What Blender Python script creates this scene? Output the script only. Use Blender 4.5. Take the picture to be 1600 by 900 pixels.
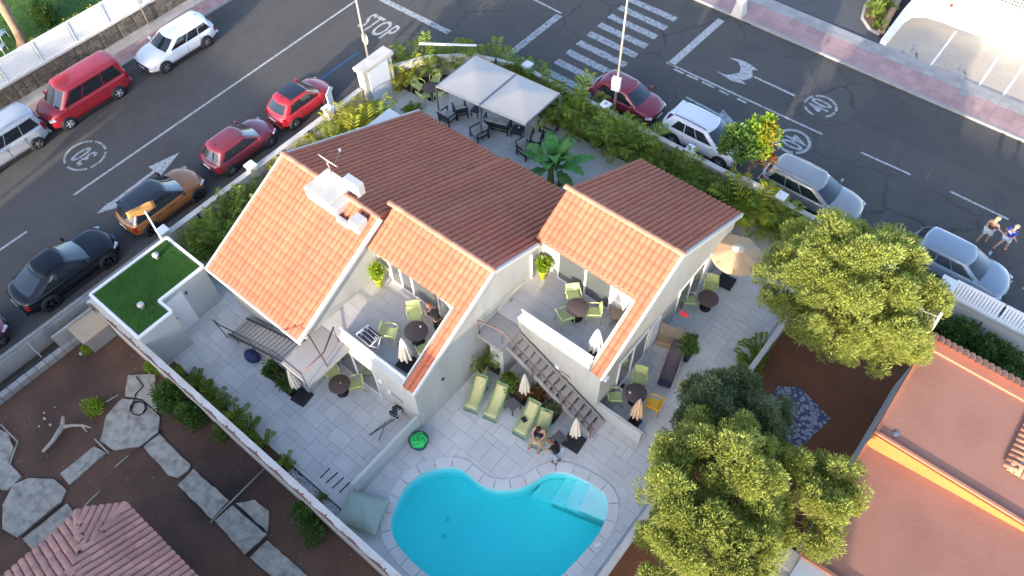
import bpy, bmesh, math, random
import numpy as np
from mathutils import Vector, Matrix, Euler
R = math.radians
PI = math.pi
random.seed(7)
rng = np.random.default_rng(7)
S = bpy.context.scene
COL = S.collection
for o in list(bpy.data.objects):
    bpy.data.objects.remove(o)

# ------------------------------------------------------------------ camera
CAMZ, FPX = 27.5, 1200.0                       # height above the street, focal length for a 1600 px wide picture
def cam_axes(pitch, roll, yaw):
    f = Vector((math.sin(yaw)*math.cos(pitch), math.cos(yaw)*math.cos(pitch), -math.sin(pitch)))
    r = Vector((math.cos(yaw), -math.sin(yaw), 0)); u = r.cross(f)
    c, s = math.cos(roll), math.sin(roll)
    return c*r+s*u, -s*r+c*u, f
CR, CU, CF = cam_axes(R(55.336), R(-1.636), R(-40.436))
cam = bpy.data.objects.new('camera', bpy.data.cameras.new('camera')); COL.objects.link(cam)
cam.matrix_world = Matrix(((CR.x, CU.x, -CF.x, 0), (CR.y, CU.y, -CF.y, 0), (CR.z, CU.z, -CF.z, CAMZ), (0, 0, 0, 1)))
cam.data.sensor_width = 36; cam.data.lens = 36*FPX/1600; cam.data.clip_end = 2000
S.camera = cam
# ------------------------------------------------------------------ light
SUN_EL, SUN_AZ = 12.5, -78.0                   # azimuth of the sun measured from +X towards +Y, degrees
w = bpy.data.worlds.new('World'); S.world = w; w.use_nodes = True
nt = w.node_tree; bgn = nt.nodes['Background']
sky = nt.nodes.new('ShaderNodeTexSky'); sky.sky_type = 'NISHITA'; sky.sun_disc = False
sky.sun_elevation = R(SUN_EL); sky.sun_rotation = R(90-SUN_AZ); sky.air_density = 0.6; sky.dust_density = 1.6; sky.ozone_density = 1.0
nt.links.new(sky.outputs[0], bgn.inputs[0]); bgn.inputs[1].default_value = 0.15
sun = bpy.data.objects.new('sun', bpy.data.lights.new('sun', 'SUN')); COL.objects.link(sun)
sd = Vector((math.cos(R(SUN_AZ))*math.cos(R(SUN_EL)), math.sin(R(SUN_AZ))*math.cos(R(SUN_EL)), math.sin(R(SUN_EL))))
sun.rotation_euler = sd.to_track_quat('Z', 'Y').to_euler()
sun.location = sd*80
sun.data.energy = 2.0; sun.data.angle = R(0.6); sun.data.color = (1.0, 0.86, 0.70)
S.render.engine = 'CYCLES'
S.view_settings.view_transform = 'Standard'; S.view_settings.look = 'None'; S.view_settings.gamma = 1
S.view_settings.use_curve_mapping = False
S.view_settings.exposure = 2.22
try:
    S.cycles.max_bounces = 8; S.cycles.transparent_max_bounces = 12; S.cycles.caustics_reflective = False; S.cycles.caustics_refractive = False
except Exception: pass

def at(x, y, z=0.0):
    """point of the place at height z that the photograph shows at pixel (x, y)"""
    d = CR*((x-800)/FPX) - CU*((y-450)/FPX) + CF
    t = (z-CAMZ)/d.z
    return Vector((d.x*t, d.y*t, z))

# ------------------------------------------------------------------ object helpers
def tag(o, label=None, cat=None, group=None, kind=None):
    if label: o['label'] = label
    if cat: o['category'] = cat
    if group: o['group'] = group
    if kind: o['kind'] = kind
    return o
WPAR = {}
def thing(name, label, cat, loc=(0, 0, 0), rz=0.0, group=None, world=False):
    """an Empty at the thing's base; world=True: its parts are built in world coordinates"""
    o = bpy.data.objects.new(name, None); COL.objects.link(o)
    o.empty_display_size = 0.2
    o.location = loc; o.rotation_euler = (0, 0, rz)
    if world: WPAR[o.name] = Matrix.Translation(-Vector(loc))
    return tag(o, label, cat, group)
def link(name, me, parent=None, loc=None, rot=None, scale=None):
    o = bpy.data.objects.new(name, me); COL.objects.link(o)
    if parent is not None:
        o.parent = parent
        if parent.name in WPAR: o.matrix_parent_inverse = WPAR[parent.name]
    if loc is not None: o.location = loc
    if rot is not None: o.rotation_euler = rot
    if scale is not None: o.scale = scale
    return o
def dup(root, loc, rz=None, label=None, group=None, scale=None):
    r = root.copy(); COL.objects.link(r); r.location = loc
    if rz is not None: r.rotation_euler = (0, 0, rz)
    if scale is not None: r.scale = (scale,)*3 if not hasattr(scale, '__len__') else scale
    if label: r['label'] = label
    if group: r['group'] = group
    for ch in list(root.children):
        c = ch.copy(); COL.objects.link(c); c.parent = r
        for g in list(ch.children):
            d = g.copy(); COL.objects.link(d); d.parent = c
    return r
class MB:
    """collects shapes, then links them as one mesh object"""
    def __init__(s): s.v = []; s.f = []; s.m = []; s.sm = []
    def add(s, vs, fs, m=0, smooth=False):
        b = len(s.v); s.v += [tuple(v) for v in vs]
        for f in fs: s.f.append([b+i for i in f]); s.m.append(m); s.sm.append(smooth)
        return s
    def bx(s, x0, x1, y0, y1, z0, z1, m=0):
        return s.add([(x0,y0,z0),(x1,y0,z0),(x1,y1,z0),(x0,y1,z0),(x0,y0,z1),(x1,y0,z1),(x1,y1,z1),(x0,y1,z1)],
                     [(3,2,1,0),(4,5,6,7),(0,1,5,4),(1,2,6,5),(2,3,7,6),(3,0,4,7)], m)
    def box(s, c, d, rz=0, m=0, mat=None):
        M = Matrix.Translation(c) @ (mat if mat is not None else Matrix.Rotation(rz, 4, 'Z'))
        h = [x/2 for x in d]
        vs = [M @ Vector((sx*h[0], sy*h[1], sz*h[2])) for sz in (-1, 1) for sx, sy in ((-1,-1),(1,-1),(1,1),(-1,1))]
        return s.add(vs, [(3,2,1,0),(4,5,6,7),(0,1,5,4),(1,2,6,5),(2,3,7,6),(3,0,4,7)], m)
    def bar(s, a, b, w, h=None, m=0):
        a = Vector(a); b = Vector(b); d = b-a; L = d.length
        if L < 1e-6: return s
        q = d.to_track_quat('X', 'Z').to_matrix().to_4x4()
        return s.box((a+b)/2, (L, w, h or w), mat=q, m=m)
    def tube(s, path, r, n=6, m=0, smooth=True, cap=True):
        P = [Vector(p) for p in path]; N = len(P); rr = r if hasattr(r, '__len__') else [r]*N
        base = len(s.v); prev = None
        for i, p in enumerate(P):
            d = (P[min(i+1, N-1)]-P[max(i-1, 0)]).normalized()
            if prev is None:
                a = d.orthogonal().normalized()
            else:
                a = (prev - d*prev.dot(d))
                a = a.normalized() if a.length > 1e-6 else d.orthogonal().normalized()
            prev = a; b = d.cross(a)
            for k in range(n):
                t = 2*PI*k/n; s.v.append(tuple(p+(a*math.cos(t)+b*math.sin(t))*rr[i]))
        for i in range(N-1):
            for k in range(n):
                k2 = (k+1) % n
                s.f.append([base+i*n+k, base+i*n+k2, base+(i+1)*n+k2, base+(i+1)*n+k]); s.m.append(m); s.sm.append(smooth)
        if cap:
            s.f.append([base+k for k in range(n)][::-1]); s.m.append(m); s.sm.append(False)
            s.f.append([base+(N-1)*n+k for k in range(n)]); s.m.append(m); s.sm.append(False)
        return s
    def lathe(s, prof, c=(0, 0, 0), n=16, m=0, smooth=True, sq=1.0):
        base = len(s.v)
        for r, z in prof:
            for k in range(n):
                t = 2*PI*k/n; s.v.append((c[0]+r*math.cos(t), c[1]+r*math.sin(t)*sq, c[2]+z))
        for i in range(len(prof)-1):
            for k in range(n):
                k2 = (k+1) % n
                s.f.append([base+i*n+k, base+i*n+k2, base+(i+1)*n+k2, base+(i+1)*n+k]); s.m.append(m); s.sm.append(smooth)
        if prof[0][0] > 1e-4: s.f.append([base+k for k in range(n)][::-1]); s.m.append(m); s.sm.append(False)
        if prof[-1][0] > 1e-4: s.f.append([base+(len(prof)-1)*n+k for k in range(n)]); s.m.append(m); s.sm.append(False)
        return s
    def prism(s, poly, z0, z1, m=0):
        n = len(poly)
        vs = [(p[0], p[1], z0) for p in poly]+[(p[0], p[1], z1) for p in poly]
        fs = [list(range(n))[::-1], list(range(n, 2*n))]+[[i, (i+1) % n, n+(i+1) % n, n+i] for i in range(n)]
        return s.add(vs, fs, m)
    def xprism(s, prof, x0, x1, m=0):
        """polygon in (y, z) swept along x"""
        n = len(prof)
        vs = [(x0, p[0], p[1]) for p in prof]+[(x1, p[0], p[1]) for p in prof]
        fs = [list(range(n))[::-1], list(range(n, 2*n))]+[[i, (i+1) % n, n+(i+1) % n, n+i] for i in range(n)]
        return s.add(vs, fs, m)
    def grid(s, rows, m=0, smooth=True, flip=False):
        """rows of equally many points"""
        b = len(s.v); nr = len(rows); nc = len(rows[0])
        for r in rows: s.v += [tuple(p) for p in r]
        for i in range(nr-1):
            for j in range(nc-1):
                q = [b+i*nc+j, b+i*nc+j+1, b+(i+1)*nc+j+1, b+(i+1)*nc+j]
                s.f.append(q[::-1] if flip else q); s.m.append(m); s.sm.append(smooth)
        return s
    def mesh(s, name, mats):
        me = bpy.data.meshes.new(name); me.from_pydata(s.v, [], s.f)
        for mt in (mats if isinstance(mats, (list, tuple)) else [mats]): me.materials.append(mt)
        if any(s.m): me.polygons.foreach_set('material_index', s.m)
        if any(s.sm): me.polygons.foreach_set('use_smooth', s.sm)
        me.update(); 
        return me
    def obj(s, name, mats, parent=None, loc=None, rot=None, fix=False, bevel=0):
        me = s.mesh(name, mats)
        if fix:
            bm = bmesh.new(); bm.from_mesh(me); bmesh.ops.recalc_face_normals(bm, faces=bm.faces); bm.to_mesh(me); bm.free()
        o = link(name, me, parent, loc, rot)
        if bevel:
            md = o.modifiers.new('bevel', 'BEVEL'); md.width = bevel; md.segments = 2; md.limit_method = 'ANGLE'
        return o
def struct(o): o['kind'] = 'structure'; return o
def sheet(name, poly, z, mat, holes=(), parent=None):
    """flat polygon with holes"""
    bm = bmesh.new(); es = []
    for lp in [poly]+list(holes):
        vs = [bm.verts.new((p[0], p[1], z)) for p in lp]
        es += [bm.edges.new((vs[i], vs[(i+1) % len(vs)])) for i in range(len(vs))]
    bmesh.ops.triangle_fill(bm, use_beauty=True, use_dissolve=False, edges=es)
    for f in bm.faces:
        f.normal_update()
        if f.normal.z < 0: f.normal_flip()
    me = bpy.data.meshes.new(name); bm.to_mesh(me); bm.free(); me.materials.append(mat)
    return link(name, me, parent)
def inside(p, poly):
    x, y = p[0], p[1]; c = False; n = len(poly); j = n-1
    for i in range(n):
        xi, yi = poly[i][0], poly[i][1]; xj, yj = poly[j][0], poly[j][1]
        if (yi > y) != (yj > y) and x < (xj-xi)*(y-yi)/(yj-yi)+xi: c = not c
        j = i
    return c
def text_mesh(txt, mat, name, size=1.0, bold=0.0, font_scale=(1, 1)):
    cu = bpy.data.curves.new(name, 'FONT'); cu.body = txt; cu.size = size; cu.align_x = 'CENTER'; cu.align_y = 'CENTER'; cu.offset = bold; cu.resolution_u = 3
    o = bpy.data.objects.new(name, cu); COL.objects.link(o)
    dg = bpy.context.evaluated_depsgraph_get(); me = bpy.data.meshes.new_from_object(o.evaluated_get(dg))
    bpy.data.objects.remove(o); bpy.data.curves.remove(cu)
    me.materials.clear(); me.materials.append(mat); me.name = name
    return me

# ------------------------------------------------------------------ materials
MATS = {}
def mat(name, col, rough=0.7, var=0.12, scale=2.0, metal=0.0, bump=0.0, bscale=30.0, rnd=0.0, dirt=None, spec=0.4, coat=0.0, sheen=0.0, huevar=0.0, stretch=None):
    """Principled with layered noise; rnd: a brightness of its own for each piece; dirt=(colour, scale, amount)"""
    if name in MATS: return MATS[name]
    m = bpy.data.materials.new(name); MATS[name] = m; m.use_nodes = True
    n = m.node_tree.nodes; l = m.node_tree.links; b = n['Principled BSDF']
    b.inputs['Roughness'].default_value = rough; b.inputs['Metallic'].default_value = metal
    b.inputs['Specular IOR Level'].default_value = spec; b.inputs['Coat Weight'].default_value = coat
    if coat: b.inputs['Coat Roughness'].default_value = 0.04
    geo = n.new('ShaderNodeNewGeometry'); pos = geo.outputs['Position']
    if stretch:
        mp = n.new('ShaderNodeMapping'); mp.inputs['Scale'].default_value = stretch; l.new(pos, mp.inputs[0]); pos = mp.outputs[0]
    def noise(sc, det=4):
        t = n.new('ShaderNodeTexNoise'); t.inputs['Scale'].default_value = sc; t.inputs['Detail'].default_value = det; l.new(pos, t.inputs['Vector']); return t.outputs[0]
    def math_(op, a, b_):
        t = n.new('ShaderNodeMath'); t.operation = op
        for i, x in enumerate((a, b_)):
            if isinstance(x, (int, float)): t.inputs[i].default_value = x
            else: l.new(x, t.inputs[i])
        return t.outputs[0]
    c0 = n.new('ShaderNodeRGB'); c0.outputs[0].default_value = (*col, 1); cur = c0.outputs[0]
    if dirt:
        mx = n.new('ShaderNodeMix'); mx.data_type = 'RGBA'
        rp = n.new('ShaderNodeMapRange'); rp.inputs[1].default_value = 0.45; rp.inputs[2].default_value = 0.72
        l.new(noise(dirt[1], 6), rp.inputs[0]); l.new(math_('MULTIPLY', rp.outputs[0], dirt[2]), mx.inputs[0])
        l.new(cur, mx.inputs[6]); mx.inputs[7].default_value = (*dirt[0], 1); cur = mx.outputs[2]
    k = None
    if var:
        a = noise(scale, 5); bq = noise(scale*7.3, 3)
        k = math_('ADD', math_('MULTIPLY', math_('SUBTRACT', a, 0.5), var*3.2), math_('MULTIPLY', math_('SUBTRACT', bq, 0.5), var*1.6))
        k = math_('ADD', k, 1.0)
    if rnd or huevar:
        oi = n.new('ShaderNodeObjectInfo'); fr = math_('FRACT', math_('ADD', oi.outputs['Random'], geo.outputs['Random Per Island']), 0.0)
        if rnd:
            kk = math_('ADD', math_('MULTIPLY', math_('SUBTRACT', fr, 0.5), 2*rnd), 1.0)
            k = kk if k is None else math_('MULTIPLY', k, kk)
        if huevar:
            hs = n.new('ShaderNodeHueSaturation'); l.new(cur, hs.inputs['Color'])
            l.new(math_('ADD', math_('MULTIPLY', math_('SUBTRACT', math_('FRACT', math_('MULTIPLY', fr, 7.13), 0.0), 0.5), huevar), 0.5), hs.inputs['Hue']); cur = hs.outputs[0]
    if k is not None:
        mx = n.new('ShaderNodeMix'); mx.data_type = 'RGBA'; mx.blend_type = 'MULTIPLY'; mx.inputs[0].default_value = 1
        cc = n.new('ShaderNodeCombineColor')
        for i in range(3): l.new(k, cc.inputs[i])
        l.new(cur, mx.inputs[6]); l.new(cc.outputs[0], mx.inputs[7]); cur = mx.outputs[2]
    l.new(cur, b.inputs['Base Color'])
    if bump:
        bp = n.new('ShaderNodeBump'); bp.inputs['Strength'].default_value = bump; bp.inputs['Distance'].default_value = 0.02
        l.new(noise(bscale, 6), bp.inputs['Height']); l.new(bp.outputs[0], b.inputs['Normal'])
    return m
def leafmat(name, col, var=0.35, scale=0.9, trans=0.35, huevar=0.05, rnd=0.3, rough=0.55):
    m = mat(name, col, rough=rough, var=var, scale=scale, rnd=rnd, huevar=huevar, spec=0.35)
    n = m.node_tree.nodes; l = m.node_tree.links; b = n['Principled BSDF']; out = n['Material Output']
    tr = n.new('ShaderNodeBsdfTranslucent'); src = b.inputs['Base Color'].links[0].from_socket
    hs = n.new('ShaderNodeHueSaturation'); hs.inputs['Value'].default_value = 1.5; hs.inputs['Hue'].default_value = 0.48; l.new(src, hs.inputs['Color']); l.new(hs.outputs[0], tr.inputs[0])
    mx = n.new('ShaderNodeMixShader'); mx.inputs[0].default_value = trans
    l.new(b.outputs[0], mx.inputs[1]); l.new(tr.outputs[0], mx.inputs[2]); l.new(mx.outputs[0], out.inputs[0])
    return m
def asphalt(name, col, crack=0.6):
    m = mat(name, col, rough=0.85, var=0.16, scale=0.35, bump=0.35, bscale=60, dirt=((col[0]*0.6, col[1]*0.6, col[2]*0.62), 0.35, 0.75))
    n = m.node_tree.nodes; l = m.node_tree.links; b = n['Principled BSDF']
    geo = [x for x in n if x.type == 'NEW_GEOMETRY'][0]
    nz = n.new('ShaderNodeTexNoise'); nz.inputs['Scale'].default_value = 1.1; nz.inputs['Detail'].default_value = 6; l.new(geo.outputs['Position'], nz.inputs['Vector'])
    sc = n.new('ShaderNodeVectorMath'); sc.operation = 'MULTIPLY_ADD'; sc.inputs[1].default_value = (1.1, 1.1, 0); l.new(nz.outputs[1], sc.inputs[0]); l.new(geo.outputs['Position'], sc.inputs[2])
    vo = n.new('ShaderNodeTexVoronoi'); vo.feature = 'DISTANCE_TO_EDGE'; vo.inputs['Scale'].default_value = 0.27; l.new(sc.outputs[0], vo.inputs['Vector'])
    rp = n.new('ShaderNodeMapRange'); rp.inputs[1].default_value = 0.003; rp.inputs[2].default_value = 0.02; rp.inputs[3].default_value = 1; rp.inputs[4].default_value = 0; l.new(vo.outputs[0], rp.inputs[0])
    n2 = n.new('ShaderNodeTexNoise'); n2.inputs['Scale'].default_value = 0.16; l.new(geo.outputs['Position'], n2.inputs['Vector'])
    r2 = n.new('ShaderNodeMapRange'); r2.inputs[1].default_value = 0.42; r2.inputs[2].default_value = 0.6; r2.inputs[4].default_value = crack; l.new(n2.outputs[0], r2.inputs[0])
    # cracks belong to the older cross street (y > 25) more than to the side street
    sx = n.new('ShaderNodeSeparateXYZ'); l.new(geo.outputs['Position'], sx.inputs[0]); yr = n.new('ShaderNodeMapRange'); yr.inputs[1].default_value = 20; yr.inputs[2].default_value = 26; yr.inputs[3].default_value = 0.12; l.new(sx.outputs[1], yr.inputs[0])
    m0 = n.new('ShaderNodeMath'); m0.operation = 'MULTIPLY'; l.new(r2.outputs[0], m0.inputs[0]); l.new(yr.outputs[0], m0.inputs[1])
    mu = n.new('ShaderNodeMath'); mu.operation = 'MULTIPLY'; l.new(rp.outputs[0], mu.inputs[0]); l.new(m0.outputs[0], mu.inputs[1])
    src = b.inputs['Base Color'].links[0].from_socket
    mx = n.new('ShaderNodeMix'); mx.data_type = 'RGBA'; l.new(mu.outputs[0], mx.inputs[0]); l.new(src, mx.inputs[6]); mx.inputs[7].default_value = (col[0]*0.35, col[1]*0.35, col[2]*0.37, 1)
    l.new(mx.outputs[2], b.inputs['Base Color'])
    return m
def worn(name, col, amount=0.5, scale=9):
    """road paint with the asphalt showing through where it has worn off"""
    m = mat(name, col, rough=0.8, var=0.08, scale=3, dirt=((0.07, 0.07, 0.075), scale, amount))
    return m
def glassmat(name, tint, rough=0.03):
    m = bpy.data.materials.new(name); MATS[name] = m; m.use_nodes = True
    b = m.node_tree.nodes['Principled BSDF']; b.inputs['Base Color'].default_value = (*tint, 1); b.inputs['Roughness'].default_value = rough
    b.inputs['Specular IOR Level'].default_value = 0.8; b.inputs['Coat Weight'].default_value = 0.6; b.inputs['Coat Roughness'].default_value = 0.02
    return m
ASPH = asphalt('asphalt', (0.096, 0.089, 0.080), 0.85)
PAINT = worn('road_paint', (0.48, 0.48, 0.47), 0.75, 7); PAINT2 = worn('road_paint_faded', (0.40, 0.41, 0.41), 0.85, 5); BLUEP = worn('blue_paint', (0.05, 0.16, 0.33), 0.8, 3)
PAVG = mat('paving_grey', (0.34, 0.33, 0.32), 0.85, 0.12, 1.5, rnd=0.1, bump=0.2); PAVP = mat('paving_pink', (0.38, 0.25, 0.24), 0.85, 0.14, 1.2, rnd=0.12, bump=0.2)
KERB = mat('kerb_stone', (0.33, 0.32, 0.31), 0.85, 0.12, 2); DRIVE = asphalt('driveway_tarmac', (0.10, 0.10, 0.10), 0.2)
CONC = mat('concrete', (0.36, 0.34, 0.31), 0.9, 0.16, 1.3, bump=0.4, bscale=25, dirt=((0.2, 0.18, 0.15), 1.2, 0.5))
BAYC = mat('bay_concrete', (0.44, 0.39, 0.33), 0.9, 0.12, 0.8, dirt=((0.5, 0.4, 0.28), 0.4, 0.6))
WHITE = mat('white_paint', (0.80, 0.80, 0.78), 0.6, 0.04, 1.5); WHITEW = mat('white_weathered', (0.58, 0.55, 0.50), 0.75, 0.10, 1.2, dirt=((0.42, 0.35, 0.27), 1.6, 0.55))
RENDER = mat('cream_render', (0.46, 0.46, 0.415), 0.85, 0.05, 0.9, bump=0.15, bscale=60, dirt=((0.36, 0.35, 0.30), 1.1, 0.6), stretch=(1.6, 1.6, 0.3)); GREYR = mat('grey_render', (0.44, 0.46, 0.44), 0.85, 0.05, 0.9, bump=0.15, bscale=60)
SLAB = mat('patio_slab', (0.62, 0.60, 0.565), 0.7, 0.07, 0.9, rnd=0.06, bump=0.12, bscale=20, dirt=((0.54, 0.52, 0.49), 1.3, 0.5)); JOINT = mat('slab_joint', (0.50, 0.485, 0.455), 0.9, 0.1, 2)
BALS = mat('balcony_slab', (0.52, 0.50, 0.48), 0.7, 0.05, 1.1, rnd=0.05); LANDC = mat('landing_concrete', (0.33, 0.315, 0.30), 0.85, 0.09, 1.2)
COPE = mat('pool_coping', (0.66, 0.635, 0.60), 0.7, 0.05, 1.2, rnd=0.06)
TILE = mat('roof_tile_clay', (0.43, 0.130, 0.072), 0.8, 0.12, 0.8, rnd=0.04, huevar=0.008, bump=0.25, bscale=35, dirt=((0.48, 0.18, 0.105), 0.9, 0.7), stretch=(1, 0.22, 0.22)); PAN = mat('roof_tile_trough', (0.36, 0.125, 0.08), 0.85, 0.14, 1.5)
TILEP = mat('roof_tile_pink', (0.50, 0.25, 0.195), 0.85, 0.12, 1.0, rnd=0.14, huevar=0.012, bump=0.3, dirt=((0.30, 0.19, 0.16), 1.5, 0.5)); PANP = mat('roof_trough_pink', (0.36, 0.17, 0.14), 0.85, 0.1, 1.5)
RIDGE = mat('ridge_tile_clay', (0.50, 0.22, 0.14), 0.8, 0.12, 1.0, rnd=0.16, bump=0.25)
FLATR = mat('flat_roof_coating', (0.36, 0.175, 0.125), 0.8, 0.06, 0.7, dirt=((0.29, 0.14, 0.10), 0.45, 0.8), bump=0.25, bscale=8); ORANGEW = mat('orange_wall', (0.42, 0.175, 0.05), 0.8, 0.08, 0.8)
TURF = mat('artificial_turf', (0.032, 0.10, 0.011), 0.95, 0.3, 1.5, bump=0.6, bscale=90); LAWN = mat('lawn_grass', (0.06, 0.13, 0.022), 0.95, 0.3, 2.5, bump=0.7, bscale=50)
SOIL = mat('garden_soil', (0.15, 0.078, 0.048), 0.95, 0.25, 0.8, bump=0.9, bscale=18, dirt=((0.022, 0.019, 0.019), 0.16, 0.9)); REDSOIL = mat('terracotta_yard', (0.19, 0.075, 0.035), 0.95, 0.2, 1.0, bump=0.4)
SLABC = mat('garden_concrete_slab', (0.44, 0.385, 0.31), 0.95, 0.2, 5, rnd=0.06, bump=0.8, bscale=35, dirt=((0.20, 0.175, 0.14), 3.5, 0.8))
STONE = mat('lava_stone', (0.13, 0.115, 0.095), 0.95, 0.3, 1.5, rnd=0.3, bump=0.7, bscale=12); WOOD = mat('weathered_wood', (0.36, 0.25, 0.17), 0.85, 0.2, 4, bump=0.3, stretch=(1, 6, 6)); DWOOD = mat('driftwood', (0.46, 0.38, 0.29), 0.9, 0.2, 4, bump=0.4)
GLASS = glassmat('window_glass', (0.09, 0.10, 0.10), 0.04); CGLASS = glassmat('car_glass', (0.012, 0.016, 0.02), 0.02); FROST = mat('frosted_glass', (0.62, 0.70, 0.68), 0.25, 0.03, 2, spec=0.6)
ALU = mat('white_aluminium', (0.78, 0.78, 0.78), 0.45, 0.02, 2); STEEL = mat('grey_steel', (0.30, 0.31, 0.33), 0.45, 0.06, 3, metal=0.6); RAILM = mat('brown_rail', (0.16, 0.10, 0.085), 0.6, 0.12, 3); DARKM = mat('dark_metal', (0.035, 0.036, 0.04), 0.55, 0.1, 3)
GALV = mat('galvanised', (0.38, 0.36, 0.31), 0.5, 0.08, 2, metal=0.4); RUBBER = mat('rubber', (0.022, 0.022, 0.023), 0.85, 0.1, 5); RIM = mat('alloy_rim', (0.55, 0.56, 0.57), 0.35, 0.05, 4, metal=0.8); BLACKP = mat('black_plastic', (0.02, 0.02, 0.022), 0.6, 0.1, 4)
GREENP = mat('lime_plastic', (0.55, 0.60, 0.26), 0.5, 0.05, 2); GREENC = mat('lime_sling', (0.62, 0.58, 0.27), 0.75, 0.07, 4); GFRAME = mat('green_frame', (0.17, 0.36, 0.19), 0.5, 0.06, 3); YELL = mat('amber_plastic', (0.75, 0.42, 0.03), 0.5, 0.06, 2)
TABLE = mat('brown_tabletop', (0.10, 0.072, 0.060), 0.55, 0.1, 6); WICK = mat('grey_wicker', (0.13, 0.12, 0.12), 0.75, 0.15, 9, bump=0.5); CUSH = mat('beige_cushion', (0.46, 0.43, 0.38), 0.9, 0.06, 3)
CANV = mat('beige_canvas', (0.64, 0.565, 0.49), 0.85, 0.05, 1.2); CREAMC = mat('cream_canvas', (0.68, 0.60, 0.49), 0.85, 0.06, 2); TANC = mat('tan_canvas', (0.58, 0.40, 0.25), 0.85, 0.08, 2); WHITEC = mat('white_canvas', (0.80, 0.78, 0.72), 0.85, 0.04, 2)
SLATE = mat('black_base', (0.035, 0.033, 0.034), 0.8, 0.15, 5, bump=0.2); POTY = mat('lime_pot', (0.62, 0.66, 0.03), 0.45, 0.05, 2); TERR = mat('clay_pot', (0.36, 0.15, 0.08), 0.85, 0.12, 3)
SAGE = mat('sage_fabric', (0.36, 0.44, 0.36), 0.9, 0.07, 1.5, bump=0.3, bscale=4); LINER = mat('pool_liner', (0.66, 0.86, 0.86), 0.6, 0.03, 0.5); LINERL = mat('pool_liner_step', (0.50, 0.88, 0.92), 0.6, 0.03, 0.5)
L_TREE = leafmat('leaf_tree', (0.30, 0.345, 0.085), var=0.22, trans=0.45); L_TREED = leafmat('leaf_tree_dark', (0.145, 0.185, 0.085), var=0.2); L_PALM = leafmat('leaf_palm', (0.18, 0.25, 0.032), huevar=0.03); L_PALMY = leafmat('leaf_palm_yellow', (0.33, 0.34, 0.03), huevar=0.03); L_BAN = leafmat('leaf_banana', (0.09, 0.26, 0.06), rnd=0.15, trans=0.3); L_BUSH = leafmat('leaf_bush', (0.09, 0.17, 0.035)); L_LIME = leafmat('leaf_lime', (0.24, 0.36, 0.03)); L_YEL = leafmat('leaf_yellow', (0.34, 0.27, 0.025)); L_RED = leafmat('leaf_reddish', (0.20, 0.10, 0.025))
BARK = mat('bark', (0.20, 0.145, 0.10), 0.95, 0.25, 5, bump=0.8, bscale=18); STEM = mat('palm_stem', (0.22, 0.20, 0.06), 0.7, 0.15, 6)
SKIN = mat('skin', (0.52, 0.29, 0.20), 0.55, 0.04, 6); PEBB = mat('pebble', (0.42, 0.41, 0.40), 0.85, 0.1, 4, rnd=0.35)
# ================================================================== the ground, streets and markings
PPX = [(607.7,813),(617.5,785),(631.6,757),(656.9,737),(685,728.5),(713,727.3),(726,731.6),(741,747),(758,758.3),(775,763),(795,763.3),(817,759),(837,748.4),(851,738.6),(868,734.4),(887.5,735.8),(913,747),(935,759.7),(950.7,773.7),(954,793.4),(946.5,818.7),(932.5,844),(910,869),(882,900),(845,925),(800,940),(745,942),(700,927),(666.7,900),(640,878),(620.3,855.3),(609,833)]
POOL = [at(*p, 0.04) for p in PPX]
for _ in range(2):                                # round the outline off
    q = []
    for i, p in enumerate(POOL):
        n_ = POOL[(i+1) % len(POOL)]; q += [p*0.75+n_*0.25, p*0.25+n_*0.75]
    POOL = q
POOL = POOL[::2]
def offset_loop(lp, d):
    out = []; n = len(lp)
    area = sum(lp[i].x*lp[(i+1) % n].y-lp[(i+1) % n].x*lp[i].y for i in range(n)); sg = 1 if area > 0 else -1
    for i in range(n):
        t = (lp[(i+1) % n]-lp[i-1]).normalized(); out.append(lp[i]+Vector((t.y, -t.x, 0))*d*sg)
    return out
POOL_OUT = offset_loop(POOL, 0.34); POOL_MID = offset_loop(POOL, 0.17)
struct(sheet('ground', [(-400,-400),(400,-400),(400,400),(-400,400)], -0.06, mat('dry_ground', (0.15, 0.12, 0.09), 0.95, 0.2, 0.3, bump=0.4), [POOL_MID]))
# the two streets meet in a T: side street along y, cross street along x
KX, KY0, KY1 = -38.4, 26.0, 36.95
struct(sheet('road', [(KX,-120),(-26.7,-120),(-26.7,21.0),(-26.35,22.6),(-25.4,24.3),(-23.6,25.6),(-21.5,KY0),(140,KY0),(140,KY1),(-120,KY1),(-120,28.5),(-45,28.5),(-41,27.5),(-39,25.2),(KX,22.5)], 0.0, ASPH))
# darker repaired strips in the tarmac
def flat(name, poly, z, m, parent=None): return sheet(name, poly, z, m, parent=parent)
PATCH = asphalt('asphalt_patch', (0.084, 0.079, 0.073), 0.3)
struct(flat('road_patch', [(-14.5,26.3),(-9.5,26.2),(-9.3,30.9),(-14.6,30.9)], 0.003, PATCH)); struct(flat('road_patch', [(-5.5,33.2),(4,33.6),(4,36.6),(-5.2,36.3)], 0.003, PATCH))
struct(flat('road_patch', [(-29.6,2),(-26.9,2),(-26.9,18.5),(-29.9,18.8)], 0.003, asphalt('asphalt_bay', (0.086, 0.081, 0.076), 0.2)))
def line(name, a, b, wd, m=PAINT, z=0.008, zz=0.0):
    a = at(*a, zz); b = at(*b, zz); t = (b-a).normalized(); n_ = Vector((-t.y, t.x, 0))*wd/2
    o = flat(name, [a-n_, b-n_, b+n_, a+n_], z, m); return struct(o)
line('lane_line', (115,305), (562,-3), 0.13); line('lane_line', (-2,392), (42,362), 0.12); line('stop_line', (595,-2), (702,51), 0.38, PAINT2)
line('give_way_line', (790,90), (874,24), 0.42, PAINT2); line('lane_line', (828,-4), (877,21), 0.14); line('stop_line', (1048,101), (1127,31), 0.42)
line('lane_line', (1041,97.5), (1285,210), 0.12)
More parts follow.
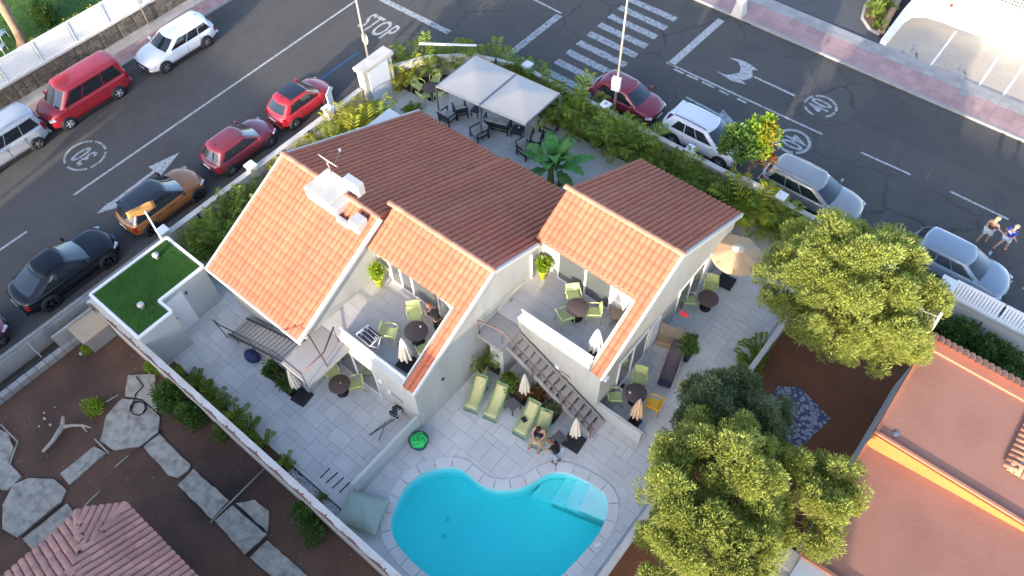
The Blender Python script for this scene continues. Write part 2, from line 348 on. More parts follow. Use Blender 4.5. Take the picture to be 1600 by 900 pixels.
for a, b in (((1053,108),(1068,115)),((1073,117),(1091,125)),((1097,128),(1116,137)),((1124,141),(1138,148)),((1152,154),(1166,161))): line('lane_dash', a, b, 0.13)
for a, b in (((1345,238),(1423,273)),((1484,299),(1576,343))): line('lane_dash', a, b, 0.12)
line('bay_line', (1597,450), (1640,470), 0.1); line('bay_line', (1566,432), (1582,441), 0.1)
line('bay_mark', (372,226), (415,193), 0.14, BLUEP); line('bay_mark', (500,125), (560,82), 0.12, BLUEP); line('bay_mark', (163,378), (178,366), 0.3, BLUEP); line('bay_mark', (395,203), (416,190), 0.2, BLUEP)
for k in range(9):                                # zebra crossing
    a = at(847,115).lerp(at(985,-3), k/7.0); b = at(909,159).lerp(at(1069,30) if False else at(1042,40), k/7.0)
    yy = 26.45+k*1.005
    struct(flat('crossing_stripe', [(-19.95,yy),(-16.75,yy),(-16.75,yy+0.47),(-19.95,yy+0.47)], 0.008, PAINT2))
me = text_mesh('STOP', PAINT, 'stop_lettering', 1.0, 0.012)
struct(link('stop_lettering', me, loc=(-29.75, 23.75, 0.009), scale=(0.93, 2.1, 1)))
def arrow(name, tail, head, wd, m, shape=((0,-0.5),(0.9,0.0),(0,0.5))):
    a = at(*tail); b = at(*head); t = (b-a).normalized(); n_ = Vector((-t.y, t.x, 0)); L = (b-a).length
    hl = min(2.0, L*0.35); c = b-t*hl
    mb = MB(); mb.add([a-n_*wd/2, c-n_*wd/2, c+n_*wd/2, a+n_*wd/2], [(0,1,2,3)]); mb.add([c-n_*0.48, b, c+n_*0.48], [(0,1,2)])
    o = mb.obj(name, m); o.location.z = 0.009; return struct(o)
arrow('lane_arrow', (165,325), (281,238), 0.18, PAINT); 
mb = MB(); pts = [(151,334),(168,318),(210,303),(230,300),(205,318)]; mb.add([at(*p) for p in pts], [(0,4,3,2,1)]); o = mb.obj('lane_arrow_barb', PAINT); o.location.z = 0.01; struct(o)
mb = MB()                                         # two-headed turn arrow on the cross street
ta = [(1000+x/5.29, 60+y/5.29) for x, y in [(625,268),(700,300),(755,300),(822,283),(833,240),(810,195),(735,160),(810,172),(880,197),(925,225),(978,265),(927,260),(932,320),(885,342),(840,348),(880,382),(800,362),(755,350),(715,325)]]; mb.add([at(*p) for p in ta], [list(range(len(ta)))[::-1]])
mb.add([at(*p) for p in [(1177,121),(1179,119),(1242,148),(1241,151)]], [(0,1,2,3)])
o = mb.obj('turn_arrow', PAINT); o.location.z = 0.009; struct(o)
arrow('lane_arrow', (1072,152), (1150,194), 0.16, PAINT2)
def ring_mark(name, c, r0, r1, digits, rz, m, gaps=()):
    c = at(*c); mb = MB(); n = 40
    for k in range(n):
        if k in gaps: continue
        a0, a1 = 2*PI*k/n, 2*PI*(k+0.97)/n
        mb.add([(r0*math.cos(a0), r0*math.sin(a0), 0),(r1*math.cos(a0), r1*math.sin(a0), 0),(r1*math.cos(a1), r1*math.sin(a1), 0),(r0*math.cos(a1), r0*math.sin(a1), 0)], [(0,1,2,3)])
    o = mb.obj(name, m, loc=(c.x, c.y, 0.009), rot=(0, 0, rz)); struct(o)
    link('speed_digits', text_mesh(digits, m, 'speed_digits', 1.0, 0.02), o, loc=(0, 0, 0.001), scale=(0.95, 1.55, 1))
ring_mark('speed_limit_mark', (133,243), 0.93, 1.05, '30', PI, PAINT2, (8, 9, 17, 26, 33)); ring_mark('speed_limit_mark', (1239,221), 0.72, 0.88, '40', -PI/2, PAINT, (3,)); ring_mark('speed_limit_mark', (1282,166), 0.72, 0.86, '40', PI/2, PAINT2, (5, 12, 13, 20, 21, 22, 23, 24, 30))

# pavements with kerbs
vis = lambda x, y: (lambda d: d.dot(CF) > 0 and abs(d.dot(CR)/d.dot(CF)) < 0.68 and abs(d.dot(CU)/d.dot(CF)) < 0.385)(Vector((x, y, -CAMZ)))
FLAGS = {}
def paved(name, x0, x1, y0, y1, sx, sy, m, z=0.12, parent=None):
    """pavement laid flag by flag: those in view are pieces of their own, the rest one mesh"""
    mb = MB(); nx = max(1, round((x1-x0)/sx)); ny = max(1, round((y1-y0)/sy)); g = 0.007; ax, ay = (x1-x0)/nx, (y1-y0)/ny
    me = MB().bx(-ax/2+g, ax/2-g, -ay/2+g, ay/2-g, -0.03, 0).mesh('flagstone', m)
    for i in range(nx):
        for j in range(ny):
            cx, cy = x0+(i+0.5)*ax, y0+(j+0.5)*ay; dz = random.uniform(-0.003, 0.003); k = FLAGS.get(parent.name, 0)
            if vis(cx, cy) and k < 300: link('flagstone', me, parent, loc=(cx, cy, z+dz)); FLAGS[parent.name] = k+1
            else: mb.bx(cx-ax/2+g, cx+ax/2-g, cy-ay/2+g, cy+ay/2-g, z-0.03, z+dz)
    return mb.obj(name, m, parent)
mb = MB().bx(-41.2, KX-0.16, -60, 24, -0.05, 0.10); pav = struct(mb.obj('pavement_left', JOINT))
tag(paved('flagstones', KX-1.15, KX-0.17, -20, 24, 0.49, 0.5, PAVP, 0.115, pav), kind='stuff'); tag(paved('flagstones', -40.55, KX-1.16, -20, 24, 0.46, 0.5, PAVG, 0.115, pav), kind='stuff')
def kerb_run(name, axis, fixed, a, b, wd=0.15, z=0.13):
    k = None; mb = MB().bx(0, 0.99, 0, wd, -0.05, z) if axis == 'x' else MB().bx(0, wd, 0, 0.99, -0.05, z)
    me = mb.mesh('kerb_stone', KERB)
    root = bpy.data.objects.new(name, None); COL.objects.link(root); struct(root)
    t = a
    while t < b: link('kerb_stone', me, root, loc=(t, fixed, 0) if axis == 'x' else (fixed, t, 0)); t += 1.0
    return root
kerb_run('kerb_left', 'y', KX-0.15, -2, 23); kerb_run('kerb_far', 'x', KY1, -20, 6); kerb_run('kerb_near_side', 'y', -26.7, -3, 21); kerb_run('kerb_near_cross', 'x', 25.85, -20.5, 8)
mb = MB().bx(-60, 40, KY1+0.15, 39.6, -0.05, 0.10); pav = struct(mb.obj('pavement_far', JOINT))
tag(paved('flagstones', -20, 6, KY1+0.16, KY1+1.75, 0.5, 0.53, PAVP, 0.115, pav), kind='stuff'); tag(paved('flagstones', -20, 6, KY1+1.77, 39.55, 0.5, 0.44, PAVG, 0.115, pav), kind='stuff')
struct(MB().bx(-26.55, -25.75, -30, 21, -0.05, 0.11).obj('pavement_near_side', PAVG)); struct(MB().bx(-21.0, 30, 25.25, 25.85, -0.05, 0.11).obj('pavement_near_cross', PAVG))
struct(MB().prism([(-26.5,21),(-25.75,21),(-24.2,23.2),(-21,25.25),(-21,25.85),(-21.5,25.9),(-23.5,25.45),(-25.25,24.2),(-26.2,22.5)], -0.05, 0.11).obj('pavement_corner', PAVG))
# ground beyond the far pavement
struct(flat('driveway', [(-30,39.6),(-6.6,39.6),(-6.6,70),(-30,70)], 0.03, DRIVE)); struct(flat('parking_court', [(-6.6,39.6),(30,39.6),(30,46),(-6.6,46)], 0.03, BAYC))
for a, b in (((1494,49),(1446,113)),((1588,48),(1522,145)),((1602,100),(1561,158)),((1640,110),(1598,168))): line('parking_line', a, b, 0.12, WHITE, 0.038, 0.03)
for c, wn in (((1421,84), PAINT2), ((1496,113), PAINT)):        # wheelchair marks
    p = at(*c, 0.03); mb = MB(); ln = 0.05
    def st(a, b, w_=0.07): 
        a = Vector((*a, 0)); b = Vector((*b, 0)); t = (b-a).normalized(); n_ = Vector((-t.y, t.x, 0))*w_/2; mb.add([a-n_, b-n_, b+n_, a+n_], [(0,1,2,3)])
    for k in range(13):
        a0, a1 = R(-210+k*20), R(-190+k*20); mb.add([(0.26*math.cos(a0),0.26*math.sin(a0),0),(0.34*math.cos(a0),0.34*math.sin(a0),0),(0.34*math.cos(a1),0.34*math.sin(a1),0),(0.26*math.cos(a1),0.26*math.sin(a1),0)], [(0,1,2,3)])
    mb.add([(-0.1+0.09*math.cos(t*PI/4), 0.72+0.09*math.sin(t*PI/4), 0) for t in range(8)], [list(range(8))])
    st((-0.08,0.62),(-0.02,0.18)); st((-0.03,0.2),(0.28,0.2)); st((0.28,0.2),(0.42,-0.2)); st((0.42,-0.2),(0.56,-0.16)); st((-0.06,0.42),(0.22,0.42))
    o = mb.obj('wheelchair_mark', wn, loc=(p.x, p.y, 0.04), rot=(0, 0, R(0))); o.scale = (1.2, 1.2, 1); struct(o)
p = at(1505,146, 0.12); mb = MB().box((p.x, p.y, 0.12), (0.55, 0.4, 0.02)); tag(mb.obj('drain_cover', STEEL), 'square metal inspection cover in the far pavement by the parking bays', 'drain cover')
p = at(1169,34, 0.02); mb = MB().box((p.x, p.y, 0.015), (0.5, 0.32, 0.02)); 
for k in range(5): mb.box((p.x-0.2+k*0.1, p.y, 0.027), (0.03, 0.26, 0.012))
tag(mb.obj('gully_grate', DARKM), 'small dark gully grate beside the far kerb', 'drain grate')

# ================================================================== patio and pool
PX0, PX1, PY0, PY1 = -25.4, -2.3, 2.55, 24.9
POUT = [(PX0,PY0),(PX1,PY0),(PX1,PY1),(-21.3,PY1),(-23.3,23.6),(-24.8,21.6),(PX0,20)]
patio = struct(sheet('patio', POUT, 0.0, JOINT, [POOL_MID]))
FOOT = [(-21.0,-15.75,6.45,18.2),(-15.75,-10.87,7.35,18.2),(-10.87,-6.02,11.85,21.7),(-24.3,-21.9,2.5,6.2)]
M_ = 0.29
NX, NY = int((PX1-PX0)/M_), int((PY1-PY0)/M_)
used = np.zeros((NX, NY), bool); slabs = []
r2 = random.Random(11)
for i in range(NX):
    for j in range(NY):
        if used[i, j]: continue
        for (a, b) in r2.sample([(3,2),(2,3),(2,2),(3,2),(2,1),(1,2),(2,3)], 7)+[(1,1)]:
            if i+a <= NX and j+b <= NY and not used[i:i+a, j:j+b].any():
                used[i:i+a, j:j+b] = True; slabs.append((PX0+i*M_, PY0+j*M_, a, b)); break
sm_cache = {}; G = 0.005
def slab_mesh(a, b):
    if (a, b) not in sm_cache: sm_cache[(a, b)] = MB().bx(-a*M_/2+G, a*M_/2-G, -b*M_/2+G, b*M_/2-G, -0.012, 0.03).mesh('paving_slab', SLAB)
    return sm_cache[(a, b)]
full = []; rest = MB(); cut = MB()
for (x, y, a, b) in slabs:
    cx, cy = x+a*M_/2, y+b*M_/2
    cs = [(cx+sx*(a*M_/2-0.02), cy+sy*(b*M_/2-0.02)) for sx in (-1, 1) for sy in (-1, 1)]
    if not all(inside(c, POUT) for c in cs): continue
    if any(f[0] < cx-0.2 and cx+0.2 < f[1] and f[2] < cy-0.2 and cy+0.2 < f[3] for f in FOOT): continue
    ins = [inside(c, POOL_MID) for c in cs+[(cx, cy)]]
    if any(ins):
        if all(ins): continue
        n = 6
        for p in range(n*a//2):
            for q in range(n*b//2):
                sx, sy = M_/(n/2), M_/(n/2); px_, py_ = x+p*sx, y+q*sy
                if not any(inside((px_+u*sx, py_+v*sy), POOL_MID) for u in (0, 1) for v in (0, 1)): cut.bx(px_, px_+sx, py_, py_+sy, -0.01, 0.028)
        continue
    full.append((math.hypot(cx, cy-0)-0.25*a*b, cx, cy, a, b))
full.sort()
cnt = 0
for (d, cx, cy, a, b) in full:
    if vis(cx, cy) and cnt < 300 and a*b >= 2:
        link('paving_slab', slab_mesh(a, b), patio, loc=(cx, cy, 0.005+r2.uniform(-0.002, 0.002))); cnt += 1
    else: rest.bx(cx-a*M_/2+G, cx+a*M_/2-G, cy-b*M_/2+G, cy+b*M_/2-G, -0.01, 0.035+r2.uniform(-0.002, 0.002))
tag(rest.obj('paving_field', SLAB, patio), kind='stuff'); tag(cut.obj('cut_paving', SLAB, patio), kind='stuff')
# slot drains let into the paving
for a, b, m in (((500,747),(516,731),DARKM),((509,755),(528,738),DARKM),((519,763),(537,746),DARKM),((530,770),(546,754),DARKM),((1045,658),(1066,671),DARKM),((1034,667),(1056,682),DARKM),((1014,698),(1034,712),DARKM)):
    a = at(*a, 0.035); b = at(*b, 0.035); mb = MB().bar(a+Vector((0,0,0.002)), b+Vector((0,0,0.002)), 0.05, 0.012); mb.obj('slot_drain', m, patio)
# pool shell
pool = thing('swimming_pool', 'turquoise heart-shaped swimming pool with pale stone coping in the patio', 'pool', (-6.5, 6.5, 0), world=True)
mb = MB(); n = len(POOL)
rows = [[p+Vector((0,0,0.0)) for p in POOL+[POOL[0]]], [p+Vector((0,0,-1.25)) for p in POOL+[POOL[0]]]]
mb.grid(rows, 0, True)
mb.obj('pool_wall', LINER, pool)
sheet('pool_floor', offset_loop(POOL, 0.02), -1.2, LINER, parent=pool)
# steps in the corner nearest the side patio: clipped to the pool outline
def clip_half(poly, a, b):
    """keep the part of the polygon left of a->b"""
    out = []; d = Vector((b.x-a.x, b.y-a.y)); side = lambda p: d.x*(p.y-a.y)-d.y*(p.x-a.x)
    for i in range(len(poly)):
        p, q = poly[i], poly[(i+1) % len(poly)]; sp, sq = side(p), side(q)
        if sp >= 0: out.append(p)
        if (sp >= 0) != (sq >= 0): out.append(p.lerp(q, sp/(sp-sq)))
    return out
PIN = offset_loop(POOL, -0.015)
e0, e1 = at(829,765,-0.3), at(951,815,-0.3)
cs0 = clip_half(PIN, e1, e0)
if not inside(at(920,770,0.04), cs0): cs0 = clip_half(PIN, e0, e1)
for k, (a, b, z) in enumerate((((836,768),(868,728),-0.82),((865,778),(893,733),-0.62),((885,786),(905,738),-0.42),((905,795),(925,745),-0.25))):
    a = at(*a, z); b = at(*b, z); c1 = clip_half(cs0, a, b)
    if not inside(at(938,780,0.04), c1): c1 = clip_half(cs0, b, a)
    c1 = [p for i, p in enumerate(c1) if (p-c1[i-1]).length > 1e-4]
    if len(c1) > 2: MB().prism([(p.x, p.y) for p in c1], -1.19, z).obj('pool_step', LINER, pool, fix=True)
wm = bpy.data.materials.new('pool_water'); wm.use_nodes = True; N = wm.node_tree.nodes; Lk = wm.node_tree.links
N.remove(N['Principled BSDF']); tr = N.new('ShaderNodeBsdfTransparent'); tr.inputs[0].default_value = (1.0, 1.0, 1.0, 1)
gl = N.new('ShaderNodeBsdfGlossy'); gl.inputs['Roughness'].default_value = 0.03; fr = N.new('ShaderNodeFresnel'); fr.inputs[0].default_value = 1.33
nz = N.new('ShaderNodeTexNoise'); nz.inputs['Scale'].default_value = 2.2; bp = N.new('ShaderNodeBump'); bp.inputs['Strength'].default_value = 0.3; bp.inputs['Distance'].default_value = 0.05
gp = N.new('ShaderNodeNewGeometry'); Lk.new(gp.outputs['Position'], nz.inputs['Vector']); Lk.new(nz.outputs[0], bp.inputs['Height']); Lk.new(bp.outputs[0], gl.inputs['Normal']); Lk.new(bp.outputs[0], fr.inputs['Normal'])
fb = N.new('ShaderNodeMath'); fb.operation = 'MULTIPLY'; iv = N.new('ShaderNodeMath'); iv.operation = 'SUBTRACT'; iv.inputs[0].default_value = 1.0; Lk.new(gp.outputs['Backfacing'], iv.inputs[1]); Lk.new(fr.outputs[0], fb.inputs[0]); Lk.new(iv.outputs[0], fb.inputs[1])
mx = N.new('ShaderNodeMixShader'); Lk.new(fb.outputs[0], mx.inputs[0]); Lk.new(tr.outputs[0], mx.inputs[1]); Lk.new(gl.outputs[0], mx.inputs[2]); Lk.new(mx.outputs[0], N['Material Output'].inputs[0])
va = N.new('ShaderNodeVolumeAbsorption'); va.inputs['Color'].default_value = (0.0, 0.968, 0.965, 1); va.inputs['Density'].default_value = 1.0; Lk.new(va.outputs[0], N['Material Output'].inputs['Volume'])
MB().prism([(p.x, p.y) for p in offset_loop(POOL, 0.01)], -1.6, -0.10).obj('pool_water', wm, pool, fix=True)
per = [0.0]
for i in range(n): per.append(per[-1]+(POOL[(i+1) % n]-POOL[i]).length)
nst = round(per[-1]/0.62)
def along(lp, s):
    s = s % per[-1]
    for i in range(n):
        if s <= per[i+1]+1e-9: return lp[i].lerp(lp[(i+1) % n], (s-per[i])/(per[i+1]-per[i]))
inn = offset_loop(POOL, -0.05)
for k in range(nst):
    s0, s1 = per[-1]*k/nst+0.011, per[-1]*(k+1)/nst-0.011; q = [s0+(s1-s0)*t/3 for t in range(4)]
    ip = [along(inn, s) for s in q]; op = [along(POOL_OUT, s) for s in q]
    poly = [(p.x, p.y) for p in ip]+[(p.x, p.y) for p in op[::-1]]
    MB().prism(poly, -0.03, 0.055).obj('coping_stone', COPE, pool, fix=True)
for c in ((700,812),(694,838)):
    p = at(*c, -1.2); MB().lathe([(0.001,0.0),(0.09,0.0),(0.09,-0.001)][::-1], (p.x, p.y, -1.18), 14).obj('pool_drain', mat('drain_blue', (0.48, 0.68, 0.70), 0.6), pool)
p = at(1,1); 
for c in ((610,783),(934,851)):
    p = at(*c, 0.06); MB().box((p.x, p.y, 0.062), (0.22, 0.12, 0.012), R(60)).obj('skimmer_lid', ALU, pool)
# ================================================================== the house: three stepped wings under one roofscape
house = thing('house', 'cream two-storey villa of three stepped wings under orange clay tile roofs', 'house', (-13.5, 12, 0), world=True)
AX0, AX1, BX1, CX1 = -20.95, -15.75, -10.87, -6.02
RZ = 5.45
# side profiles (y, z) of walls
MB().xprism([(6.45,0),(6.45,2.95),(10.95,5.30),(18.1,2.35),(18.1,0)], AX0, AX1).obj('wall', RENDER, house)
BF = 7.2
MB().xprism([(10.45,0),(10.45,4.6),(11.72,5.3),(18.1,2.5),(18.1,0)], AX1, BX1-0.5).obj('wall', RENDER, house)
MB().xprism([(BF,0),(BF,2.95),(11.72,5.38),(18.1,2.55),(18.1,0)], BX1-0.5, BX1).obj('gable_wall', RENDER, house)
MB().bx(AX1, BX1-0.5, BF, 10.45, 0, 2.6).obj('ground_floor_wall', RENDER, house)
CFY = 11.85
MB().xprism([(14.62,0),(14.62,4.5),(16.47,5.3),(21.6,2.6),(21.6,0)], BX1, CX1-0.52).obj('wall', RENDER, house)
MB().xprism([(CFY,0),(CFY,2.95),(16.47,5.38),(21.6,2.65),(21.6,0)], CX1-0.52, CX1).obj('gable_wall', RENDER, house)
MB().bx(BX1, CX1-0.52, CFY, 14.62, 0, 2.6).obj('ground_floor_wall', RENDER, house)
# balcony floors with their tiles
def floor_tiles(x0, x1, y0, y1, z, m, name='balcony_floor', step=0.62):
    f = MB().bx(x0, x1, y0, y1, z-0.05, z-0.006).obj(name, JOINT, house); k = 0; y = y0
    cache = {}
    while y < y1-0.05:
        d = min(step*0.75, y1-y); x = x0-(step/2 if k % 2 else 0)
        while x < x1-0.02:
            a, b = max(x, x0), min(x+step, x1)
            if b-a > 0.05:
                ky = (round(b-a, 3), round(d, 3))
                if ky not in cache: cache[ky] = MB().bx(-(b-a)/2+0.003, (b-a)/2-0.003, -d/2+0.003, d/2-0.003, -0.006, 0.008).mesh('floor_tile', m)
                link('floor_tile', cache[ky], f, loc=((a+b)/2, y+d/2, z))
            x += step
        y += d; k += 1
floor_tiles(AX1, BX1-0.5, BF+0.01, 10.45, 2.65, BALS); floor_tiles(BX1, CX1-0.52, CFY+0.01, 14.62, 2.65, BALS)
p = at(797,468,2.66); MB().box((p.x,p.y,2.662), (0.16,0.16,0.006)).obj('floor_drain', STEEL, house)
# parapets: rendered wall, glass rail on top
for nm, x0, x1, yf, zt, zg in (('b', -14.75, BX1-0.5, BF, 2.98, 3.24), ('c', -9.82, CX1-0.52, CFY, 3.30, 3.62)):
    par = MB().bx(x0, x1, yf-0.02, yf+0.2, 2.2, zt).obj('parapet', RENDER, house)
    MB().bx(x0-0.01, x1, yf-0.05, yf+0.24, zt, zt+0.05).obj('parapet_cap', mat('cream_cap',(0.58,0.565,0.52),0.75,0.06,2), par)
    MB().bx(x0+0.05, x1-0.03, yf+0.17, yf+0.19, zt+0.05, zg).obj('glass_rail', FROST, par); MB().bx(x0, x1, yf+0.155, yf+0.205, zg, zg+0.04).obj('top_rail', ALU, par)
# tiled slopes
TW, TP = 0.236, 0.365
def tile_mesh(name, m, w=TW*0.86, ln=0.42, h=0.075):
    mb = MB(); rows = []
    for (y, k, dz) in ((0.0, 1.0, 0.009), (ln, 0.92, 0.003)):
        rows.append([(-w/2*k*math.cos(PI*i/6), y, dz+h*k*math.sin(PI*i/6)) for i in range(7)])
    mb.grid(rows, 0, True, flip=False); b = len(mb.v)
    mb.v += [(r[0]*0.8, 0.0, 0.004+(r[2]-0.009)*0.72) for r in rows[0]]
    for i in range(6): mb.f.append([i+1, i, b+i, b+i+1]); mb.m.append(0); mb.sm.append(False)
    return mb.mesh(name, m)
TM = tile_mesh('roof_tile', TILE); TMP = tile_mesh('roof_tile', TILEP)
ALLT = []
def slope(parent, name, x0, x1, e, r, keep=None, m=PAN, lst=ALLT, thick=0.09):
    """tiled slope from the eave e=(y, z) up to the ridge r=(y, z)"""
    up = Vector((0, r[0]-e[0], r[1]-e[1])); L = up.length; up /= L; th = math.atan2(up.z, abs(up.y)); back = up.y < 0
    nrm = Vector((0, -up.z if not back else up.z, abs(up.y)))
    n = round((x1-x0)/TW); wd = (x1-x0)/n; rows = int(L/TP); pit = L/rows
    mb = MB(); cells = []
    for i in range(n):
        for k in range(rows):
            xc = x0+(i+0.5)*wd; pc = Vector((xc, e[0], e[1]))+up*(k*pit)
            if keep and not keep(xc, (pc+up*pit*0.5).y): continue
            cells.append((i, k)); lst.append((pc, (th, 0, PI if back else 0), name, parent))
    # decking under the kept tiles, one strip per row run
    done = set()
    for k in range(rows):
        cols = sorted(i for (i, kk) in cells if kk == k)
        while cols:
            a = cols[0]; b = a
            while b+1 in cols: b += 1
            cols = [c for c in cols if c > b]
            p0 = Vector((x0+a*wd, e[0], e[1]))+up*(k*pit); p1 = Vector((x0+(b+1)*wd, e[0], e[1]))+up*(k*pit); q = up*pit; t = -nrm*thick
            vs = [p0, p1, p1+q, p0+q, p0+t, p1+t, p1+q+t, p0+q+t]; fs = [(0,1,2,3),(7,6,5,4),(0,4,5,1),(1,5,6,2),(2,6,7,3),(3,7,4,0)]
            mb.add(vs, fs if not back else [f[::-1] for f in fs])
    o = mb.obj(name, m, parent); o['_'] = 1; del o['_']
    for t in range(len(lst)-len(cells), len(lst)): lst[t] = (*lst[t][:3], o)
    return o
sA1 = slope(house, 'front_roof_slope', AX0-0.15, AX1+0.03, (6.12, 3.00), (10.95, 5.50))
sA2 = slope(house, 'back_roof_slope', AX0-0.15, AX1+0.03, (18.35, 2.45), (10.95, 5.50))
sB1 = slope(house, 'front_roof_slope', AX1+0.03, BX1+0.02, (7.16, 3.02), (11.72, 5.52), lambda x, y: y > 10.15 or x > BX1-0.50)
sB2 = slope(house, 'back_roof_slope', AX1-0.12, BX1+0.02, (18.40, 2.62), (11.72, 5.56))
sC1 = slope(house, 'front_roof_slope', BX1-0.22, CX1+0.02, (11.80, 3.02), (16.47, 5.54), lambda x, y: (y > 14.55 and (x > BX1 or y > 14.3)) or x > CX1-0.50)
sC2 = slope(house, 'back_roof_slope', BX1-0.22, CX1+0.02, (21.95, 2.68), (16.47, 5.54))
def place_tiles(lst, tm, nmax, matr):
    lst = sorted(lst, key=lambda t: (t[0]-Vector((0, 0, CAMZ))).length)
    tv = np.array([v.co for v in tm.vertices]); tf = [list(p.vertices) for p in tm.polygons]
    fields = {}
    rr = random.Random(3)
    for i, (p, rot, nm, par) in enumerate(lst):
        rot = (rot[0]+rr.uniform(-0.018, 0.018), rot[1]+rr.uniform(-0.03, 0.03), rot[2]+rr.uniform(-0.03, 0.03)); p = p+Vector((rr.uniform(-0.006, 0.006), rr.uniform(-0.008, 0.008), 0))
        d = p-Vector((0, 0, CAMZ)); w_ = d.dot(CF)
        seen = abs(d.dot(CR)/w_) < 0.68 and abs(d.dot(CU)/w_) < 0.385
        if nmax > 0 and seen:
            link('roof_tile', tm, par, loc=p, rot=rot); nmax -= 1
        else:
            M3 = np.array(Euler(rot).to_matrix()); fields.setdefault(par.name, (par, []))[1].append(tv @ M3.T+np.array(p))
    for nm, (par, blocks) in fields.items():
        mb = MB(); nv = len(tv)
        for b in blocks:
            base = len(mb.v); mb.v += [tuple(x) for x in b]; mb.f += [[base+i for i in f] for f in tf]; mb.m += [0]*len(tf); mb.sm += [p.use_smooth for p in tm.polygons]
        tag(mb.obj('roof_tile_field', matr, par), kind='stuff')
place_tiles(ALLT, TM, 300, TILE)
# ridge tiles, verge tiles
def ridge(x0, x1, y, z, parent=house):
    n = round((x1-x0)/0.4); me_ = None
    mb = MB(); rows = []
    for (x, k) in ((0, 1.0), (0.44, 0.86)): rows.append([(x, 0.13*k*math.cos(PI*i/8), 0.10*k*math.sin(PI*i/8)) for i in range(9)])
    mb.grid(rows, 0, True); me_ = mb.mesh('ridge_tile', RIDGE)
    for i in range(n): link('ridge_tile', me_, parent, loc=(x0+(x1-x0)*i/n, y, z), rot=(0, random.uniform(-0.01, 0.01), 0))
ridge(AX0-0.2, AX1+0.05, 10.95, 5.52); ridge(AX1-0.2, BX1+0.1, 11.72, 5.56); ridge(BX1-0.35, CX1+0.1, 16.47, 5.58)
# white verge and eave trim
def trim(a, b, w_=0.10, h=0.16): MB().bar(a, b, w_, h).obj('verge_trim', mat('cream_trim',(0.60,0.58,0.53),0.75,0.06,2), house)
trim((AX1+0.10,6.05,2.98), (AX1+0.10,10.95,5.52), 0.14, 0.14); trim((AX0-0.2,6.06,2.93), (AX1+0.16,6.06,2.93), 0.07, 0.15); trim((AX0-0.18,6.05,2.93), (AX0-0.18,10.95,5.44)); trim((AX0-0.18,18.4,2.40), (AX0-0.18,10.95,5.44))
trim((BX1+0.06,7.12,2.96), (BX1+0.06,11.72,5.46)); trim((BX1+0.06,14.3,4.45), (BX1+0.06,11.72,5.47)); trim((BX1-0.53,7.2,3.0), (BX1-0.53,10.2,4.62), 0.06, 0.14); trim((AX1+0.2,10.2,4.56), (BX1-0.5,10.2,4.56), 0.05, 0.12)
trim((CX1+0.06,11.76,2.96), (CX1+0.06,16.47,5.48)); trim((CX1+0.06,22.0,2.6), (CX1+0.06,16.47,5.48)); trim((CX1-0.55,11.85,3.02), (CX1-0.55,14.6,4.50), 0.06, 0.14); trim((BX1,14.55,4.46), (CX1-0.55,14.55,4.46), 0.05, 0.12)
trim((AX0-0.1,18.38,2.36), (AX1-0.1,18.38,2.36), 0.05, 0.1); trim((AX1-0.1,18.43,2.54), (BX1,18.43,2.54), 0.05, 0.1)
trim((CX1-0.30,7.4+14.6,2.58), (BX1-0.2,22.0,2.58), 0.05, 0.1)
# glazed doors and windows
def glazed(axis, fixed, spans, z0, z1, out, name='sliding_door', fr=0.055, parent=house, m=GLASS):
    """frame with one pane per span; out is the side the glass faces along the other axis"""
    a0, a1 = spans[0][0], spans[-1][1]
    mb = MB(); d0, d1 = sorted((fixed-out*0.02, fixed+out*0.055))
    def b(u0, u1, za, zb, dd0=d0, dd1=d1, t=mb):
        if axis == 'x': t.bx(u0, u1, dd0, dd1, za, zb)
        else: t.bx(dd0, dd1, u0, u1, za, zb)
    b(a0-fr, a1+fr, z0, z0+fr); b(a0-fr, a1+fr, z1-fr, z1); b(a0-fr, a0, z0+fr, z1-fr); b(a1, a1+fr, z0+fr, z1-fr)
    for i in range(len(spans)-1): b(spans[i][1], spans[i+1][0], z0+fr, z1-fr)
    o = mb.obj(name, ALU, parent)
    for s in spans:
        t = MB(); e0, e1 = sorted((fixed-out*0.01, fixed+out*0.022)); b(s[0], s[1], z0+fr, z1-fr, e0, e1, t); t.obj('pane', m, o)
    return o
glazed('x', 10.45, [(-15.0,-14.52),(-14.44,-13.92),(-13.84,-12.55)], 2.66, 4.5, -1); glazed('x', 14.62, [(-10.0,-8.80),(-8.72,-7.64)], 2.66, 4.44, -1)
glazed('x', BF, [(-15.35,-14.3),(-14.2,-13.1)], 0.04, 2.15, -1); glazed('y', CX1, [(13.2,14.1),(14.17,15.1)], 0.04, 2.2, 1); glazed('y', CX1, [(17.4,18.3),(18.37,19.4)], 0.04, 2.2, 1)
CURT = mat('pale_curtain', (0.66, 0.66, 0.70), 0.8, 0.04, 3)
MB().bx(CX1-0.01, CX1+0.05, 15.35, 16.0, 0.04, 2.1).obj('door_panel', CURT, house); MB().bx(CX1-0.01, CX1+0.05, 19.5, 19.85, 0.04, 2.15).obj('door_panel', ALU, house)
MB().bx(-7.5, -6.6, 14.56, 14.62, 3.5, 3.56).obj('window_sill', ALU, house)
